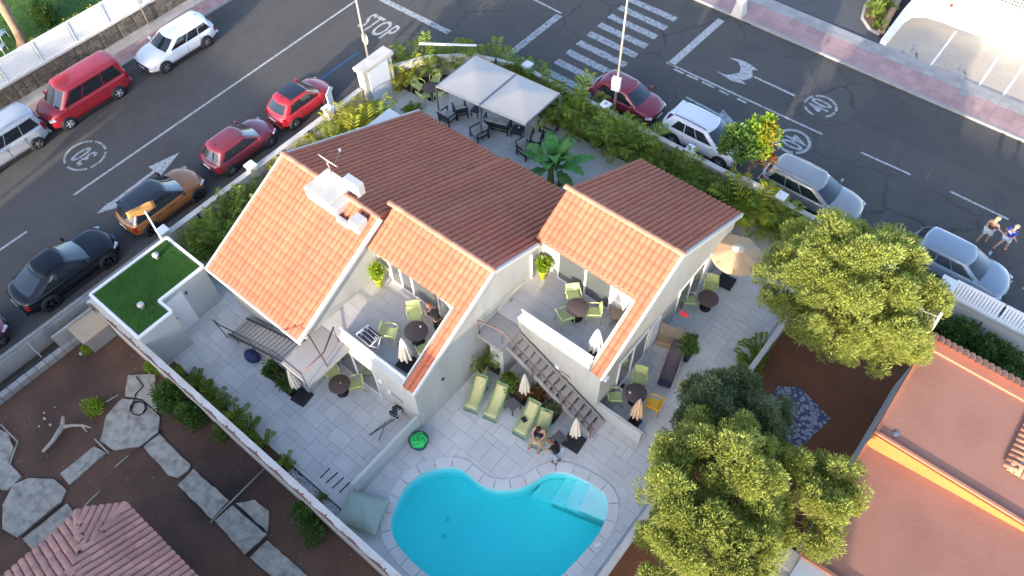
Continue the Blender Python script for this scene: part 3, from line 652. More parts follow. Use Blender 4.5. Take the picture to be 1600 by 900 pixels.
# wall lamps, meter boxes and the house plates beside the doors
for (x, y, z, s) in ((-12.75,BF-0.05,1.75,0.16),(-12.35,BF-0.05,1.35,0.12),(-7.9,CFY-0.05,1.75,0.17)): MB().box((x,y,z),(s,0.09,s*1.2)).obj('wall_lamp', WHITE, house, bevel=0.01)
MB().box((-7.55,CFY-0.03,1.45),(0.42,0.04,0.2)).obj('vent_grille', mat('pale_brown_metal', (0.42,0.34,0.28),0.7), house); MB().box((-12.0,BF-0.03,1.25),(0.6,0.05,0.14)).obj('vent_grille', mat('grey_louvre', (0.33,0.33,0.32),0.7), house)
MB().box((CX1+0.06,12.15,2.55),(0.12,0.22,0.16)).obj('wall_lamp', WHITE, house, bevel=0.01); MB().lathe([(0.001,0.06),(0.07,0.05),(0.07,0.0)],(0,0,0),10).obj('wall_vent', DARKM, house, loc=(BX1+0.0,8.6,2.0), rot=(0,R(90),0))
MB().tube([(BX1+0.06,13.9,2.7),(BX1+0.06,13.9,4.2)],0.045,8).obj('downpipe', WHITE, house); MB().bx(BX1,BX1+0.03,11.9,14.6,2.66,2.95).obj('skirting', mat('skirting_cream',(0.56,0.54,0.45),0.8), house)
# outside stairs
def stairs(x0, x1, y0, y1, z1, n, m, rail_y, side_m, gap, nose):
    fl = MB()
    for yy in (y0+0.06, y1-0.06): fl.bar((x0,yy,0.02),(x1,yy,z1-0.1),0.06,0.22)
    o = fl.obj('staircase', side_m, house); dx = (x1-x0)/n
    w_ = abs(dx)*gap
    for k in range(n):
        xc = x0+dx*(k+0.5); z = z1*(k+1)/(n+1)
        t = MB().bx(xc-w_/2, xc+w_/2, y0, y1, z-0.05, z).obj('stair_tread', m, o)
        if nose:
            for q in (-0.25, 0.25):
                xn = xc-(dx/abs(dx))*(w_/2-0.035)
                MB().bx(xn-0.02, xn+0.02, (y0+y1)/2+q*(y1-y0)*1.1-0.28, (y0+y1)/2+q*(y1-y0)*1.1+0.28, z, z+0.006)
    return o
TREADA = mat('grey_tread', (0.36,0.34,0.32),0.8,0.1,3); TREADC = mat('stone_tread', (0.40,0.355,0.32),0.85,0.1,2.5,rnd=0.08)
stairs(-20.1, -15.75, 5.15, 6.25, 2.6, 15, TREADA, 5.12, DARKM, 0.5, False); stC = stairs(-5.55, -9.85, 10.92, 11.80, 2.6, 14, TREADC, 10.92, CONC, 0.97, False)
for k in range(14):
    dx = -4.3/14; xc = -5.55+dx*(k+0.5); z = 2.6*(k+1)/15
    for ya, yb in ((10.98,11.32),(11.42,11.74)): MB().bx(xc-0.14, xc-0.105, ya, yb, z, z+0.006).obj('anti_slip_strip', DARKM, stC)
MB().bx(-15.72,-14.2,5.15,BF-0.01,2.48,2.66).obj('landing', LANDC, house); MB().bx(-15.6,-15.4,5.45,7.0,0,2.48).obj('landing_wall', GREYR, house)
MB().bx(-10.85,-9.7,10.62,CFY-0.01,2.46,2.66).obj('landing', LANDC, house); MB().bx(-10.5,-9.85,10.9,11.8,0,2.46).obj('landing_wall', GREYR, house)
def railing(pts, posts, m=RAILM, r=0.03, h=0.95):
    o = MB().tube(pts, r, 6).obj('handrail', m, house)
    for a, b in posts: MB().tube([a, b], 0.02, 6).obj('rail_post', m, o)
railing([(-20.55,5.08,0.95),(-20.1,5.08,1.0),(-15.7,5.08,3.6),(-14.25,5.1,3.6)], [((-20.05,5.08,0),(-20.5,5.08,0.95)),((-19.0,5.08,0.7),(-19.0,5.08,1.65)),((-17.6,5.08,1.5),(-17.6,5.08,2.48)),((-16.2,5.08,2.3),(-16.2,5.08,3.3)),((-14.25,5.1,2.66),(-14.25,5.1,3.6))], DARKM)
railing([(-14.25,5.12,3.6),(-14.25,6.2,3.6),(-14.75,7.15,3.6)], [((-14.25,6.1,2.66),(-14.25,6.1,3.6)),((-14.72,7.1,2.66),(-14.72,7.1,3.6))], RAILM, 0.035)
railing([(-15.6,6.5,3.1),(-14.3,6.1,2.95)], [((-14.3,6.1,2.66),(-14.3,6.1,2.95))], DARKM, 0.025)
railing([(-10.85,10.68,3.55),(-9.85,10.9,3.55),(-5.6,10.9,0.95),(-5.45,10.9,0.9)], [((-10.78,10.68,2.66),(-10.78,10.68,3.55)),((-9.85,10.9,2.6),(-9.85,10.9,3.55)),((-8.4,10.9,1.7),(-8.4,10.9,2.66)),((-7.0,10.9,0.85),(-7.0,10.9,1.8)),((-5.6,10.9,0.03),(-5.6,10.9,0.95))], RAILM, 0.032)
# plinth and equipment on the left wing's ridge
eq = MB().bx(-18.95,-17.55,10.15,11.4,5.1,5.74); eq.bx(-17.55,-17.2,10.15,10.9,5.1,5.6); eq.bx(-16.5,-16.0,10.1,10.6,5.0,5.66); eq.bx(-17.2,-16.5,10.05,10.22,5.0,5.33); eq.obj('roof_plinth', mat('lime_wash',(0.50,0.49,0.46),0.85,0.08,2,dirt=((0.38,0.35,0.30),2.0,0.6)), house, bevel=0.02)
ac = thing('air_conditioner', 'white outdoor air-conditioning unit on the ridge of the left wing', 'air conditioner', (-17.3,11.3,5.62), R(180))
mb = MB().bx(-0.40,0.40,-0.16,0.16,0.05,0.62); mb.obj('casing', mat('dull_white_metal',(0.46,0.46,0.45),0.5,0.04,3), ac, bevel=0.015)
MB().lathe([(0.25,0.0),(0.25,0.02),(0.22,0.02),(0.22,0.0)],(0,0,0),18).obj('fan_ring', STEEL, ac, loc=(-0.08,-0.165,0.33), rot=(R(90),0,0))
mb = MB(); 
for k in range(7): mb.bar((-0.08-0.22,-0.175,0.15+k*0.06),(-0.08+0.22,-0.175,0.15+k*0.06),0.012)
mb.obj('grille', DARKM, ac); MB().bx(-0.34,-0.28,-0.2,0.2,-0.02,0.05).obj('foot', STEEL, ac); MB().bx(0.28,0.34,-0.2,0.2,-0.02,0.05).obj('foot', STEEL, ac)
dish = thing('satellite_dish', 'white satellite dish tilted up behind the roof plinth', 'satellite dish', (-18.65,11.3,5.74))
mb = MB(); rows = []
for i in range(6):
    r = 0.46*i/5; rows.append([(r*math.cos(t*PI/10), r*math.sin(t*PI/10), 0.18*r*r) for t in range(21)])
mb.grid(rows, 0, True); rot = (R(-62), 0, R(0))
bowl = mb.obj('bowl', WHITE, dish, loc=(0,0,0.62), rot=rot)
Rm = Euler(rot).to_matrix(); tip = Rm @ Vector((0,0.25,0.62)); c0 = Vector((0,0,0.62))
MB().tube([c0+Rm @ Vector((0,0.46,0.03)), c0+tip], 0.014, 6).obj('feed_arm', GALV, dish); MB().lathe([(0.001,-0.06),(0.04,-0.06),(0.05,0.06),(0.001,0.06)], tuple(c0+tip), 10).obj('feed_horn', WHITE, dish); MB().tube([(0,0,0),(0,0,0.35),c0-Rm @ Vector((0,0,0.05))], 0.025, 8).obj('mast', GALV, dish)

# ================================================================== garage with turf roof
gar = thing('garage', 'flat-roofed grey garage topped with green artificial turf and white edging', 'garage', (-22.8,4.3,0), world=True)
GP = [(-24.2,2.48),(-20.98,2.48),(-20.98,4.02),(-21.78,4.02),(-21.78,6.18),(-24.2,6.18)]
MB().prism(GP, 0, 2.42).obj('wall', GREYR, gar); tp = MB()
ins = [(-24.1,2.58),(-21.08,2.58),(-21.08,3.92),(-21.88,3.92),(-21.88,6.08),(-24.1,6.08)]
MB().prism(ins, 2.42, 2.47).obj('turf', TURF, gar)
mb = MB()                                        # short upright blades so the turf has a pile
for _ in range(9000):
    x, y = random.uniform(-24.08,-21.1), random.uniform(2.6,6.06)
    if not inside((x, y), ins): continue
    a = random.uniform(0, PI); h = random.uniform(0.02, 0.045); mb.add([(x-0.012*math.cos(a), y-0.012*math.sin(a), 2.468), (x+0.012*math.cos(a), y+0.012*math.sin(a), 2.468), (x+random.uniform(-0.02,0.02), y+random.uniform(-0.02,0.02), 2.468+h)], [(0,1,2)])
tag(mb.obj('turf_pile', mat('turf_blade', (0.045,0.14,0.014), 0.9, 0.3, 1.2, rnd=0.25), gar), kind='stuff')
for i in range(6):
    a, b = Vector((*GP[i], 2.44)), Vector((*GP[(i+1) % 6], 2.44)); MB().bar(a, b, 0.11, 0.10 if i % 2 else 0.104).obj('roof_edging', WHITE, gar)
for c in ((244,400),(221,478)):
    p = at(*c, 2.6); MB().lathe([(0.09,0),(0.09,0.2),(0.14,0.2),(0.13,0.27),(0.001,0.30)], (p.x,p.y,2.46), 14).obj('roof_vent', WHITEW, gar)
d = MB().bx(-21.79,-21.74,4.1,4.92,0.0,2.1).obj('door', WHITE, gar); MB().box((-21.71,4.2,1.0),(0.05,0.1,0.03)).obj('handle', STEEL, d); MB().box((-21.75,5.05,1.85),(0.06,0.08,0.12)).obj('wall_lamp', DARKM, gar)
# ================================================================== boundary walls
def wall_thing(name, label, x0, x1, y0, y1, h, m, cap=None, capm=WHITEW, cat='wall'):
    c = ((x0+x1)/2, (y0+y1)/2, 0); t = thing(name, label, cat, c, world=True)
    MB().bx(x0,x1,y0,y1,0,h).obj('wall_body', m, t)
    if cap: MB().bx(x0-cap,x1+cap,y0-cap,y1+cap,h,h+0.06).obj('coping', capm, t)
    return t
wall_thing('boundary_wall', 'long peeling cream wall between the bare soil garden and the pool patio', -24.5,-4.2,2.27,2.47,1.85, WHITEW, 0.04)
mb = MB()
for k in range(330):
    x = -24.4+k*0.061; wv = 0.035+0.025*math.sin(k*0.31)+random.uniform(0,0.025)+(0.05 if random.random() < 0.06 else 0); mb.bx(x,x+0.062,2.226,2.232+wv,1.86,1.914)
bw = bpy.data.objects['boundary_wall']; tag(mb.obj('flaking_paint', mat('rusty_paint', (0.20,0.10,0.075),0.9,0.2,3), bw), kind='stuff')
def pier(t, x, y, s, h): 
    o = MB().bx(x-s/2,x+s/2,y-s/2,y+s/2,0,h).obj('pier', WHITEW, t); MB().bx(x-s/2-0.05,x+s/2+0.05,y-s/2-0.05,y+s/2+0.05,h,h+0.09).obj('pier_cap', WHITE, o)
fw = wall_thing('boundary_wall', 'low cream street wall with piers behind the row of parked cars on the side street', -25.72,-25.5,6.3,18.6,1.15, WHITEW, 0.03)
for y in (6.55,11.5,16.4): pier(fw,-25.61,y,0.36,1.45)
for y in (8.2,9.9,13.2,14.9): MB().box((-25.47,y,0.95),(0.04,0.07,0.5)).obj('fence_bracket', DARKM, fw)
cw = thing('boundary_wall', 'pale chamfered corner wall at the street junction behind tall palms', 'wall', (-23.6,23.2,0), world=True)
for a, b in (((-25.61,20.9),(-24.7,22.6)),((-24.7,22.6),(-22.9,24.2)),((-22.9,24.2),(-20.6,25.02))): MB().bar((*a,0.6),(*b,0.6),0.2,1.2).obj('wall_body', WHITEW, cw)
mb = MB().bar((*at(655,68,1.6)[:2],1.6),(*at(745,71,1.6)[:2],1.6),0.12,0.06); mb.obj('top_rail', ALU, cw)
for c in ((618,95),(662,78),(775,100)):
    p = at(*c,1.1); MB().box((p.x,p.y,1.15),(0.07,0.07,0.6)).obj('fence_bracket', DARKM, cw)
sw = wall_thing('boundary_wall', 'low grey street wall behind the palm hedge along the cross street', -20.6,-2.2,25.0,25.2,1.1, CONC, 0.03)
for x in (-19.9,-15.0,-10.1,-5.4): pier(sw,x,25.1,0.36,1.4)
MB().bx(-7.4,-5.9,24.98,25.22,1.1,1.35).obj('wall_block', WHITEW, sw)
for x in (-17.4,-13.0): MB().box((x,24.97,0.95),(0.07,0.05,0.5)).obj('fence_bracket', DARKM, sw)
# entrance portal with its white door
gt = thing('entrance_portal', 'white rendered entrance portal with a pale blue-white door by the street corner', 'gateway', (-25.5,19.7,0), world=True)
MB().bx(-25.75,-25.25,18.7,19.0,0,2.25).obj('pillar', WHITEW, gt); MB().bx(-25.75,-25.25,20.35,20.65,0,2.25).obj('pillar', WHITEW, gt); MB().bx(-25.85,-25.15,18.6,20.75,2.25,2.45).obj('lintel', WHITEW, gt); d = MB().bx(-25.3,-25.22,19.0,20.35,0.03,2.25).obj('door', mat('door_white',(0.74,0.77,0.82),0.5,0.02,2), gt); MB().box((-25.2,19.15,1.05),(0.05,0.14,0.03)).obj('handle', STEEL, d)
cp = thing('porch_canopy', 'flat white porch canopy behind the left wing of the villa', 'canopy', (-21.6,16.4,0), world=True)
MB().bx(-22.2,-20.96,15.0,17.5,2.5,2.62).obj('canopy_slab', mat('canopy_white',(0.66,0.66,0.64),0.8,0.05,1), cp)
for y in (15.2,17.3): MB().tube([(-22.05,y,0.03),(-22.05,y,2.5)],0.05,8).obj('post', WHITE, cp)
e0, e1 = at(553,755), at(648,660); wl = thing('garden_wall', 'low grey-green wall splitting the left patio from the pool terrace', 'wall', (BX1-0.1,5.0,0), world=True)
MB().bx(BX1-0.13,BX1-0.01,3.75,BF-0.02,0,1.12).obj('wall_body', GREYR, wl); MB().bx(BX1-0.135,BX1-0.005,3.745,BF-0.02,1.12,1.14).obj('coping', GREYR, wl)
wl = thing('garden_wall', 'low grey wall with pale coping running out from the foot of the pool stairs', 'wall', (-5.0,11.9,0), world=True)
MB().bx(CX1+0.02,-4.02,CFY,CFY+0.13,0,0.85).obj('wall_body', GREYR, wl); MB().bx(CX1+0.02,-4.01,CFY-0.01,CFY+0.14,0.85,0.87).obj('coping', WHITEW, wl)
wall_thing('boundary_wall', 'white wall between the side patio and the terracotta yard under the trees', -2.28,-2.12,2.6,24.9,1.0, mat('pale_grey_wall',(0.55,0.57,0.60),0.8,0.06,1), 0.02)
# ================================================================== across the side street: stone wall, slatted fence, lawn
struct(flat('lawn', [(-80,-30),(-40.7,-30),(-40.7,23.6),(-80,23.6)], 0.25, LAWN))
stw = thing('stone_wall', 'dark lava-stone wall under the white slatted fence across the side street', 'wall', (-40.55,8,0), world=True)
MB().bx(-40.62,-40.4,-20,23.6,0,1.12).obj('wall_core', STONE, stw)
mb = MB(); y = -3.0
r4 = random.Random(5)
while y < 22:
    z = 0.12
    while z < 1.08:
        h = r4.uniform(0.14,0.26); l = r4.uniform(0.2,0.42); h = min(h, 1.1-z)
        mb.add([(-40.41,y,z),(-40.41,y+l*0.94,z),(-40.41,y+l*0.94,z+h*0.93),(-40.41,y,z+h*0.93),(-40.38,y+0.03,z+0.02),(-40.38,y+l*0.9,z+0.03),(-40.375,y+l*0.88,z+h*0.88),(-40.38,y+0.04,z+h*0.86)], [(4,5,6,7),(0,1,5,4),(1,2,6,5),(2,3,7,6),(3,0,4,7)]); z += h
    y += r4.uniform(0.2,0.4)
tag(mb.obj('stones', STONE, stw), kind='stuff')
MB().bx(-40.68,-40.34,-20,23.6,1.12,1.2).obj('coping', WHITEW, stw)
k = 0; fy = -2.6
sl = MB().bx(-0.02,0.02,-0.97,0.97,0,0.118).mesh('slat', WHITE)
posn = ('beyond the silver van','at the nose of the silver van','behind the silver van','at the nose of the red van','behind the red van','just past the red van','left of the street sign pole','right of the street sign pole','behind the white estate car','farthest up the side street')
while k < 10:
    f = thing('fence_panel', 'white slatted fence panel across the side street, %s' % posn[k], 'fence panel', (-40.5,fy+1,1.2), group='white slatted fence panels')
    for j in range(9): link('slat', sl, f, loc=(0,0,0.06+j*0.13))
    MB().bx(-0.05,0.05,-1.03,-0.96,0,1.26).obj('post', WHITE, f); MB().bx(-0.06,0.06,-1.0,1.0,1.23,1.27).obj('top_rail', WHITE, f); MB().bx(-0.06,0.06,-1.0,1.0,0.0,0.05).obj('bottom_rail', WHITE, f)
    fy += 2.05; k += 1
# street furniture
def pole(name, label, cat, base, top, r0, r1, m): 
    t = thing(name, label, cat, base); d = Vector(top)-Vector(base); MB().tube([(0,0,0),d*0.5,d],[r0,(r0+r1)/2,r1],10).obj('post', m, t); return t
p = at(233,39,0.1); t = pole('street_sign', 'thin grey sign pole on the far pavement in front of the slatted fence', 'sign pole', p, p+Vector((0,0,3.2)), 0.035,0.035,GALV); MB().box((0,0,3.0),(0.02,0.5,0.5)).obj('sign_plate', ALU, t)
p = Vector((-26.15,19.9,0.11)); t = pole('street_lamp', 'slim street lamp with a round sign beside the white entrance portal', 'street lamp', p, p+Vector((0,0,7.2)), 0.075,0.045,GALV)
MB().lathe([(0.001,-0.012),(0.3,-0.012),(0.3,0.012),(0.001,0.012)],(0,0,0),20).obj('round_sign', mat('sign_back',(0.55,0.53,0.45),0.5), t, loc=(-0.06,0.08,3.05), rot=(R(78),0,R(-12))); MB().tube([(0,0,7.1),(-0.5,0,7.4),(-1.2,0,7.45)],0.03,8).obj('arm', GALV, t); MB().box((-1.3,0,7.42),(0.5,0.2,0.1)).obj('lantern', DARKM, t, bevel=0.02)
MB().lathe([(0.13,0),(0.12,0.35),(0.08,0.4)],(0,0,0),10).obj('base', GALV, t)
p = Vector((-14.75,25.55,0.11)); t = pole('street_lamp', 'tall beige street lamp with a white box beside the burgundy hatchback', 'street lamp', p, p+Vector((0,0,8.5)), 0.07,0.04,GALV)
MB().box((0.02,-0.12,2.55),(0.42,0.2,0.75),R(10)).obj('control_box', ALU, t, bevel=0.01); MB().lathe([(0.14,0),(0.12,0.4),(0.09,0.45)],(0,0,0),10).obj('base', WHITEW, t); MB().tube([(0,0,8.4),(0,0.6,8.75),(0,1.5,8.8)],0.03,8).obj('arm', GALV, t); MB().box((0,1.6,8.77),(0.2,0.5,0.1)).obj('lantern', DARKM, t, bevel=0.02)
p = at(540,130,0.1); p = Vector((-26.1,17.0,0.11)); t = thing('notice_board', 'white upright notice board on the pavement beside the small red car', 'sign board', p, R(-60)); MB().box((0,0,1.35),(0.62,0.05,0.95)).obj('board', WHITE, t); MB().tube([(-0.2,0,0),(-0.2,0,0.9)],0.025,6).obj('leg', GALV, t); MB().tube([(0.2,0,0),(0.2,0,0.9)],0.025,6).obj('leg', GALV, t)
# banner on a leaning pole at the garage corner
p = Vector((-24.32,6.0,0)); t = thing('banner_pole', 'orange and yellow banner on a white pole at the corner of the turf roof', 'flag', p)
tipx = at(205,312,4.6)-p; mid = at(222,338,4.0)-p
MB().tube([(0,0,0),(0,0,2.6),(-0.1,0.05,4.1)],0.035,8).obj('pole', WHITE, t)
rows = []
for i in range(9):
    u = i/8; a = Vector((-0.12,-0.62+1.15*u,4.35-0.28*u+0.04*math.sin(u*9))); rows.append([a+Vector((0.05*math.sin(u*7+1),0,0.26)), a+Vector((0.03,0,0.09)), a, a+Vector((-0.04*math.sin(u*7),0,-0.2))])
b_ = MB().grid([[r[0],r[1]] for r in rows],0).grid([[r[1],r[2]] for r in rows],1).grid([[r[2],r[3]] for r in rows],0)
o = b_.obj('banner_cloth', [mat('orange_cloth',(0.62,0.30,0.10),0.85,0.06,3),mat('yellow_cloth',(0.72,0.52,0.12),0.85,0.06,3)], t); md = o.modifiers.new('solid','SOLIDIFY'); md.thickness = 0.01
# lamp plinth across the cross street
p = at(1154,22,0.1); t = thing('bollard_plinth', 'tapered white concrete plinth on the far pavement opposite the crossing', 'plinth', (p.x,p.y,0.1)); mb = MB(); mb.add([(-0.34,-0.34,0),(0.34,-0.34,0),(0.34,0.34,0),(-0.34,0.34,0),(-0.2,-0.2,0.95),(0.2,-0.2,0.95),(0.2,0.2,0.95),(-0.2,0.2,0.95)],[(3,2,1,0),(4,5,6,7),(0,1,5,4),(1,2,6,5),(2,3,7,6),(3,0,4,7)]); mb.obj('plinth', WHITEW, t); MB().bx(-0.24,0.24,-0.24,0.24,0.95,1.05).obj('cap', WHITE, t)
# parking court wall and planting strip
pw = thing('court_wall', 'bright white rendered wall curving round the parking bays', 'wall', (-3,43.8,0), world=True)
path = [(-6.45,39.75),(-6.45,42.3),(-6.3,43.0),(-5.7,43.5),(-4.8,43.62),(20,43.9)]; hs = [0.35,0.8,1.3,1.6,1.75,1.75]
for i in range(5):
    a, b = path[i], path[i+1]; d = Vector((b[0]-a[0],b[1]-a[1],0)).normalized(); n_ = Vector((-d.y,d.x,0))*0.35
    if i > 1: n_ = Vector((-d.y,d.x,0))*(0.35+0.15*(i-1))
    A_, B_ = Vector((*a,0)), Vector((*b,0)); e = d*(0.1 if i < 4 else 0); vs = [A_,B_+e,B_+e+n_,A_+n_]; vs += [vs[0]+Vector((0,0,hs[i])),vs[1]+Vector((0,0,hs[i+1])),vs[2]+Vector((0,0,hs[i+1])),vs[3]+Vector((0,0,hs[i]))]
    MB().add(vs,[(3,2,1,0),(4,5,6,7),(0,1,5,4),(1,2,6,5),(2,3,7,6),(3,0,4,7)]).obj('wall_section', WHITE, pw)
p = at(1483,15,1.0); MB().box((p.x,43.55,1.2),(0.16,0.03,0.16)).obj('red_alarm_box', mat('red_plastic',(0.5,0.05,0.04),0.5), pw)
lt = thing('lattice_block', 'white pierced block screen on top of the parking court wall', 'screen', (-2.2,44.6,0), world=True); MB().bx(-3.6,-1.3,44.5,44.6,0,2.6).obj('screen_panel', WHITEW, lt)
hm = MB().bx(-0.05,0.05,-0.012,0.012,-0.05,0.05).mesh('screen_hole', DARKM)
for i in range(12):
    for j in range(5): link('screen_hole', hm, lt, loc=(-3.4+i*0.18, 44.495, 1.7+j*0.18))
pl = thing('planting_bed', 'planted bed with a curved kerb and timber edge by the parking bays', 'planter', (-8,42,0), world=True)
MB().prism([(-8.9,46),(-8.8,42.4),(-8.4,41.2),(-7.7,40.6),(-7.15,40.5),(-7.9,46)],0.02,0.16).obj('soil', SOIL, pl)
MB().tube([(-8.95,46,0.1),(-8.85,42.4,0.1),(-8.45,41.15,0.1),(-7.7,40.5,0.1),(-7.1,40.4,0.1)],0.1,8).obj('kerb_edge', CONC, pl); MB().tube([(-7.1,40.5,0.25),(-7.85,46,0.25)],0.2,10).obj('timber_edge', WOOD, pl)
struct(flat('dark_strip', [(-7.0,40.2),(-6.6,39.8),(-6.8,46),(-7.7,46)], 0.035, mat('near_black_ground',(0.035,0.03,0.028),0.95,0.2,1)))  # near-black ground filling the gap beside the timber edge

# ================================================================== bottom left: neglected garden and the pink-tiled house
struct(flat('garden_soil', [(-24.9,-25),(6,-25),(6,2.27),(-24.9,2.27)], -0.02, SOIL)); struct(flat('mulch_strip', [(-25.7,-25),(-24.9,-25),(-24.9,2.27),(-25.7,2.27)], -0.015, mat('dark_mulch',(0.06,0.05,0.025),0.95,0.25,1.2)))  # second sheet: dark olive-brown mulch between street wall and kerb
gsl = struct(bpy.data.objects.new('garden_path', None)); COL.objects.link(gsl)
c3 = lambda x, y: at(x/2.25, 500+y/2.25, 0.05); c4 = lambda x, y: at(200+x/2.25, 500+y/2.25, 0.05)
def gslab(fn, pts, par=gsl):
    poly = [fn(*p) for p in pts]; q = []
    for i, p in enumerate(poly):                      # rough, slightly broken edges
        n_ = poly[(i+1) % len(poly)]; L_ = (n_-p).length; s_ = max(1, int(L_/0.25)); d = (n_-p)/L_; o_ = Vector((-d.y,d.x,0))
        q.append(p)
        for k in range(1, s_): q.append(p.lerp(n_, k/s_)+o_*r4.uniform(-0.025,0.025))
    o = MB().prism([(p.x,p.y) for p in q], -0.02, 0.06+r4.uniform(0,0.02)).obj('path_slab', SLABC, par, fix=True)
for pts in ([(350,425),(375,335),(430,275),(500,283),(562,340),(555,395),(490,445),(400,458)],[(450,195),(545,192),(552,325),(500,278),(440,268)],[(212,540),(330,445),(372,468),(245,580)],[(10,650),(45,580),(100,557),(190,560),(233,600),(215,640),(60,765),(10,735)],[(80,770),(235,645),(258,680),(120,812)],[(-60,360),(30,400),(48,450),(30,500),(75,550),(25,600),(-60,590)],[(505,445),(560,400),(670,510),(660,530),(625,555),(590,545)],[(625,580),(680,525),(805,635),(745,700)]): gslab(c3, pts)
for pts in ([(305,705),(368,652),(488,752),(410,825)],[(378,645),(445,632),(495,670),(490,745)],[(430,835),(490,775),(640,905),(585,970)]): gslab(c4, pts)
for a, b, m in ((c3(405,520),c3(455,478),GALV),(c3(465,470),c3(575,390),DARKM),(c3(335,420),c3(385,470),DWOOD),(c3(5,370),c3(65,430),DWOOD),(c3(65,430),c3(38,505),DWOOD),(c3(300,655),c3(352,605),GALV),(c3(225,645),c3(80,765),RUBBER),(c4(290,715),c4(480,525),GALV),(c4(415,830),c4(490,765),RUBBER),(c3(375,290),c3(418,265),DWOOD),(c4(372,650),c4(480,745),RUBBER)):
    nm = 'edging_strip'; MB().tube([a+Vector((0,0,0.05)), (a+b)/2+Vector((0,0,0.06)), b+Vector((0,0,0.05))],0.03,6).obj(nm, m, gsl)
t = thing('driftwood', 'bare forked dead branch lying on the brown soil', 'branch', c3(160,465))
loc = lambda x, y, z=0.1: tuple(c3(x,y)-c3(160,465)+Vector((0,0,z)))
MB().tube([loc(155,468),loc(190,430),loc(230,380,0.2)],[0.06,0.08,0.11],7).tube([loc(230,380,0.2),loc(235,350,0.3)],[0.1,0.05],7).tube([loc(225,385,0.18),loc(260,378,0.2),loc(300,378,0.2),loc(328,385,0.15)],[0.09,0.06,0.05,0.03],7).tube([loc(295,378,0.2),loc(312,398,0.12)],[0.04,0.02],6).obj('wood', DWOOD, t)
t = thing('garden_hose', 'thin dark hose coiled on the pale octagonal slab', 'hose', c3(485,310)); o_ = Vector(c3(485,310))
MB().tube([(0.35*math.cos(a*0.7)+0.05*a*0.1,0.28*math.sin(a*0.7),0.05) for a in range(16)]+[tuple(c3(480,260)-o_+Vector((0,0,0.05))),tuple(c3(505,235)-o_+Vector((0,0,0.05))),tuple(c3(480,200)-o_+Vector((0,0,0.05)))],0.022,6).obj('tube', RUBBER, t)
mb = MB(); r5 = random.Random(9)
for _ in range(260):
    x, y = r5.uniform(-24.5,-9), r5.uniform(-4,2.1); s = r5.choice((0.012,0.015,0.02,0.03)); mb.box((x,y,0.0),(s*2,s*1.4,s),r5.uniform(0,3))
tag(mb.obj('garden_litter', mat('litter',(0.20,0.165,0.13),0.9,0.2,4,rnd=0.4)), 'scattered pale pebbles and twigs over the brown soil', 'pebbles', kind='stuff')
for i, (x, y, s) in enumerate(((153,325,0.05),(155,345,0.08),(175,367,0.07),(135,372,0.05),(190,305,0.04),(283,117,0.10))):
    p = c3(x,y); mb = MB(); mb.lathe([(0.001,0),(s,0.03),(s*0.9,s*0.6),(0.001,s*0.8)],(0,0,0),7,sq=0.7); tag(mb.obj('white_stone', WHITEW, loc=(p.x,p.y,-0.02)), ['upper small white stone of the cluster on bare soil','largest white stone of the cluster on bare soil','lowest white stone of the cluster on bare soil','leftmost white stone near the dead branch','tiny white stone apart from the cluster','white stone by the concrete box and low wall'][i], 'stone')
# street fence of that garden, concrete kerb and meter box
t = thing('street_fence', 'low wall with a row of iron spikes between the black car and the soil garden', 'fence', (-25.75,-1,0), world=True)
MB().bx(-25.8,-25.65,-12,2.3,0,0.85).obj('wall_body', CONC, t); MB().bx(-25.78,-25.67,-12,2.3,1.0,1.04).obj('rail', GALV, t)
sp = MB().tube([(0,0,0),(0,0,0.28),(0,0,0.36)],[0.012,0.012,0.002],5).mesh('spike', GALV)
for k in range(44): link('spike', sp, t, loc=(-25.725,-2.8+k*0.115,0.85))
for y in (-0.35,-2.4): MB().bar((-25.65,y,0.95),(-24.95,y,0.5),0.04).obj('stay', GALV, t)
t = thing('concrete_kerb', 'weathered concrete block kerb along the edge of the soil garden', 'kerb', (-24.85,-1,0), world=True)
for k in range(24): MB().bx(-25.0,-24.72,-8+k*0.4+0.01,-8+k*0.4+0.39,0,0.3+r4.uniform(-0.01,0.01)).obj('block', CONC, t)
MB().bx(-25.12,-25.0,-8,1.1,0,0.36).obj('back_strip', DARKM, t)
t = thing('meter_cabinet', 'tan concrete meter box with a flat top by the peeling wall', 'cabinet', (-24.35,1.6,0), world=True); MB().bx(-24.85,-23.85,1.15,2.24,0,0.85).obj('body', CONC, t); MB().bx(-24.95,-23.78,1.05,2.25,0.85,0.92).obj('lid', mat('tan_concrete',(0.45,0.34,0.23),0.9,0.12,1.5,bump=0.3), t); MB().bx(-25.05,-24.95,0.4,2.25,0,1.0).obj('side_post', CONC, t)
# pink-tiled house: hipped roof with a chamfered corner
ph = thing('neighbour_house', 'house with a dusty pink barrel-tiled hip roof at the lower left edge', 'house', (-12,-6.5,0), world=True)
HX0,HX1,HY0,HY1,HZ,HS = -16.5,-7.0,-13.5,-1.6,3.0,0.46
FACES = [((HX0,0),(1,0)),((0,HY1),(0,-1)),((HX1,0),(-1,0)),((0,HY0),(0,1)),((-16.55,-2.7),(0.7071,-0.7071))]
def hz(x, y): return HZ+HS*min((x-f[0][0])*f[1][0]+(y-f[0][1])*f[1][1] for f in FACES)
MB().prism([(-16.1,HY0+0.4),(HX1-0.4,HY0+0.4),(HX1-0.4,HY1-0.4),(-15.3,HY1-0.4),(-16.1,-2.9)],0,2.9).obj('wall', WHITEW, ph)
rf = MB(); NG = 64
rows = []
for i in range(NG+1):
    rows.append([Vector((HX0+(HX1-HX0)*j/NG, HY0+(HY1-HY0)*i/NG, hz(HX0+(HX1-HX0)*j/NG, HY0+(HY1-HY0)*i/NG))) for j in range(NG+1)])
b0 = len(rf.v)
for r_ in rows: rf.v += [tuple(p) for p in r_]
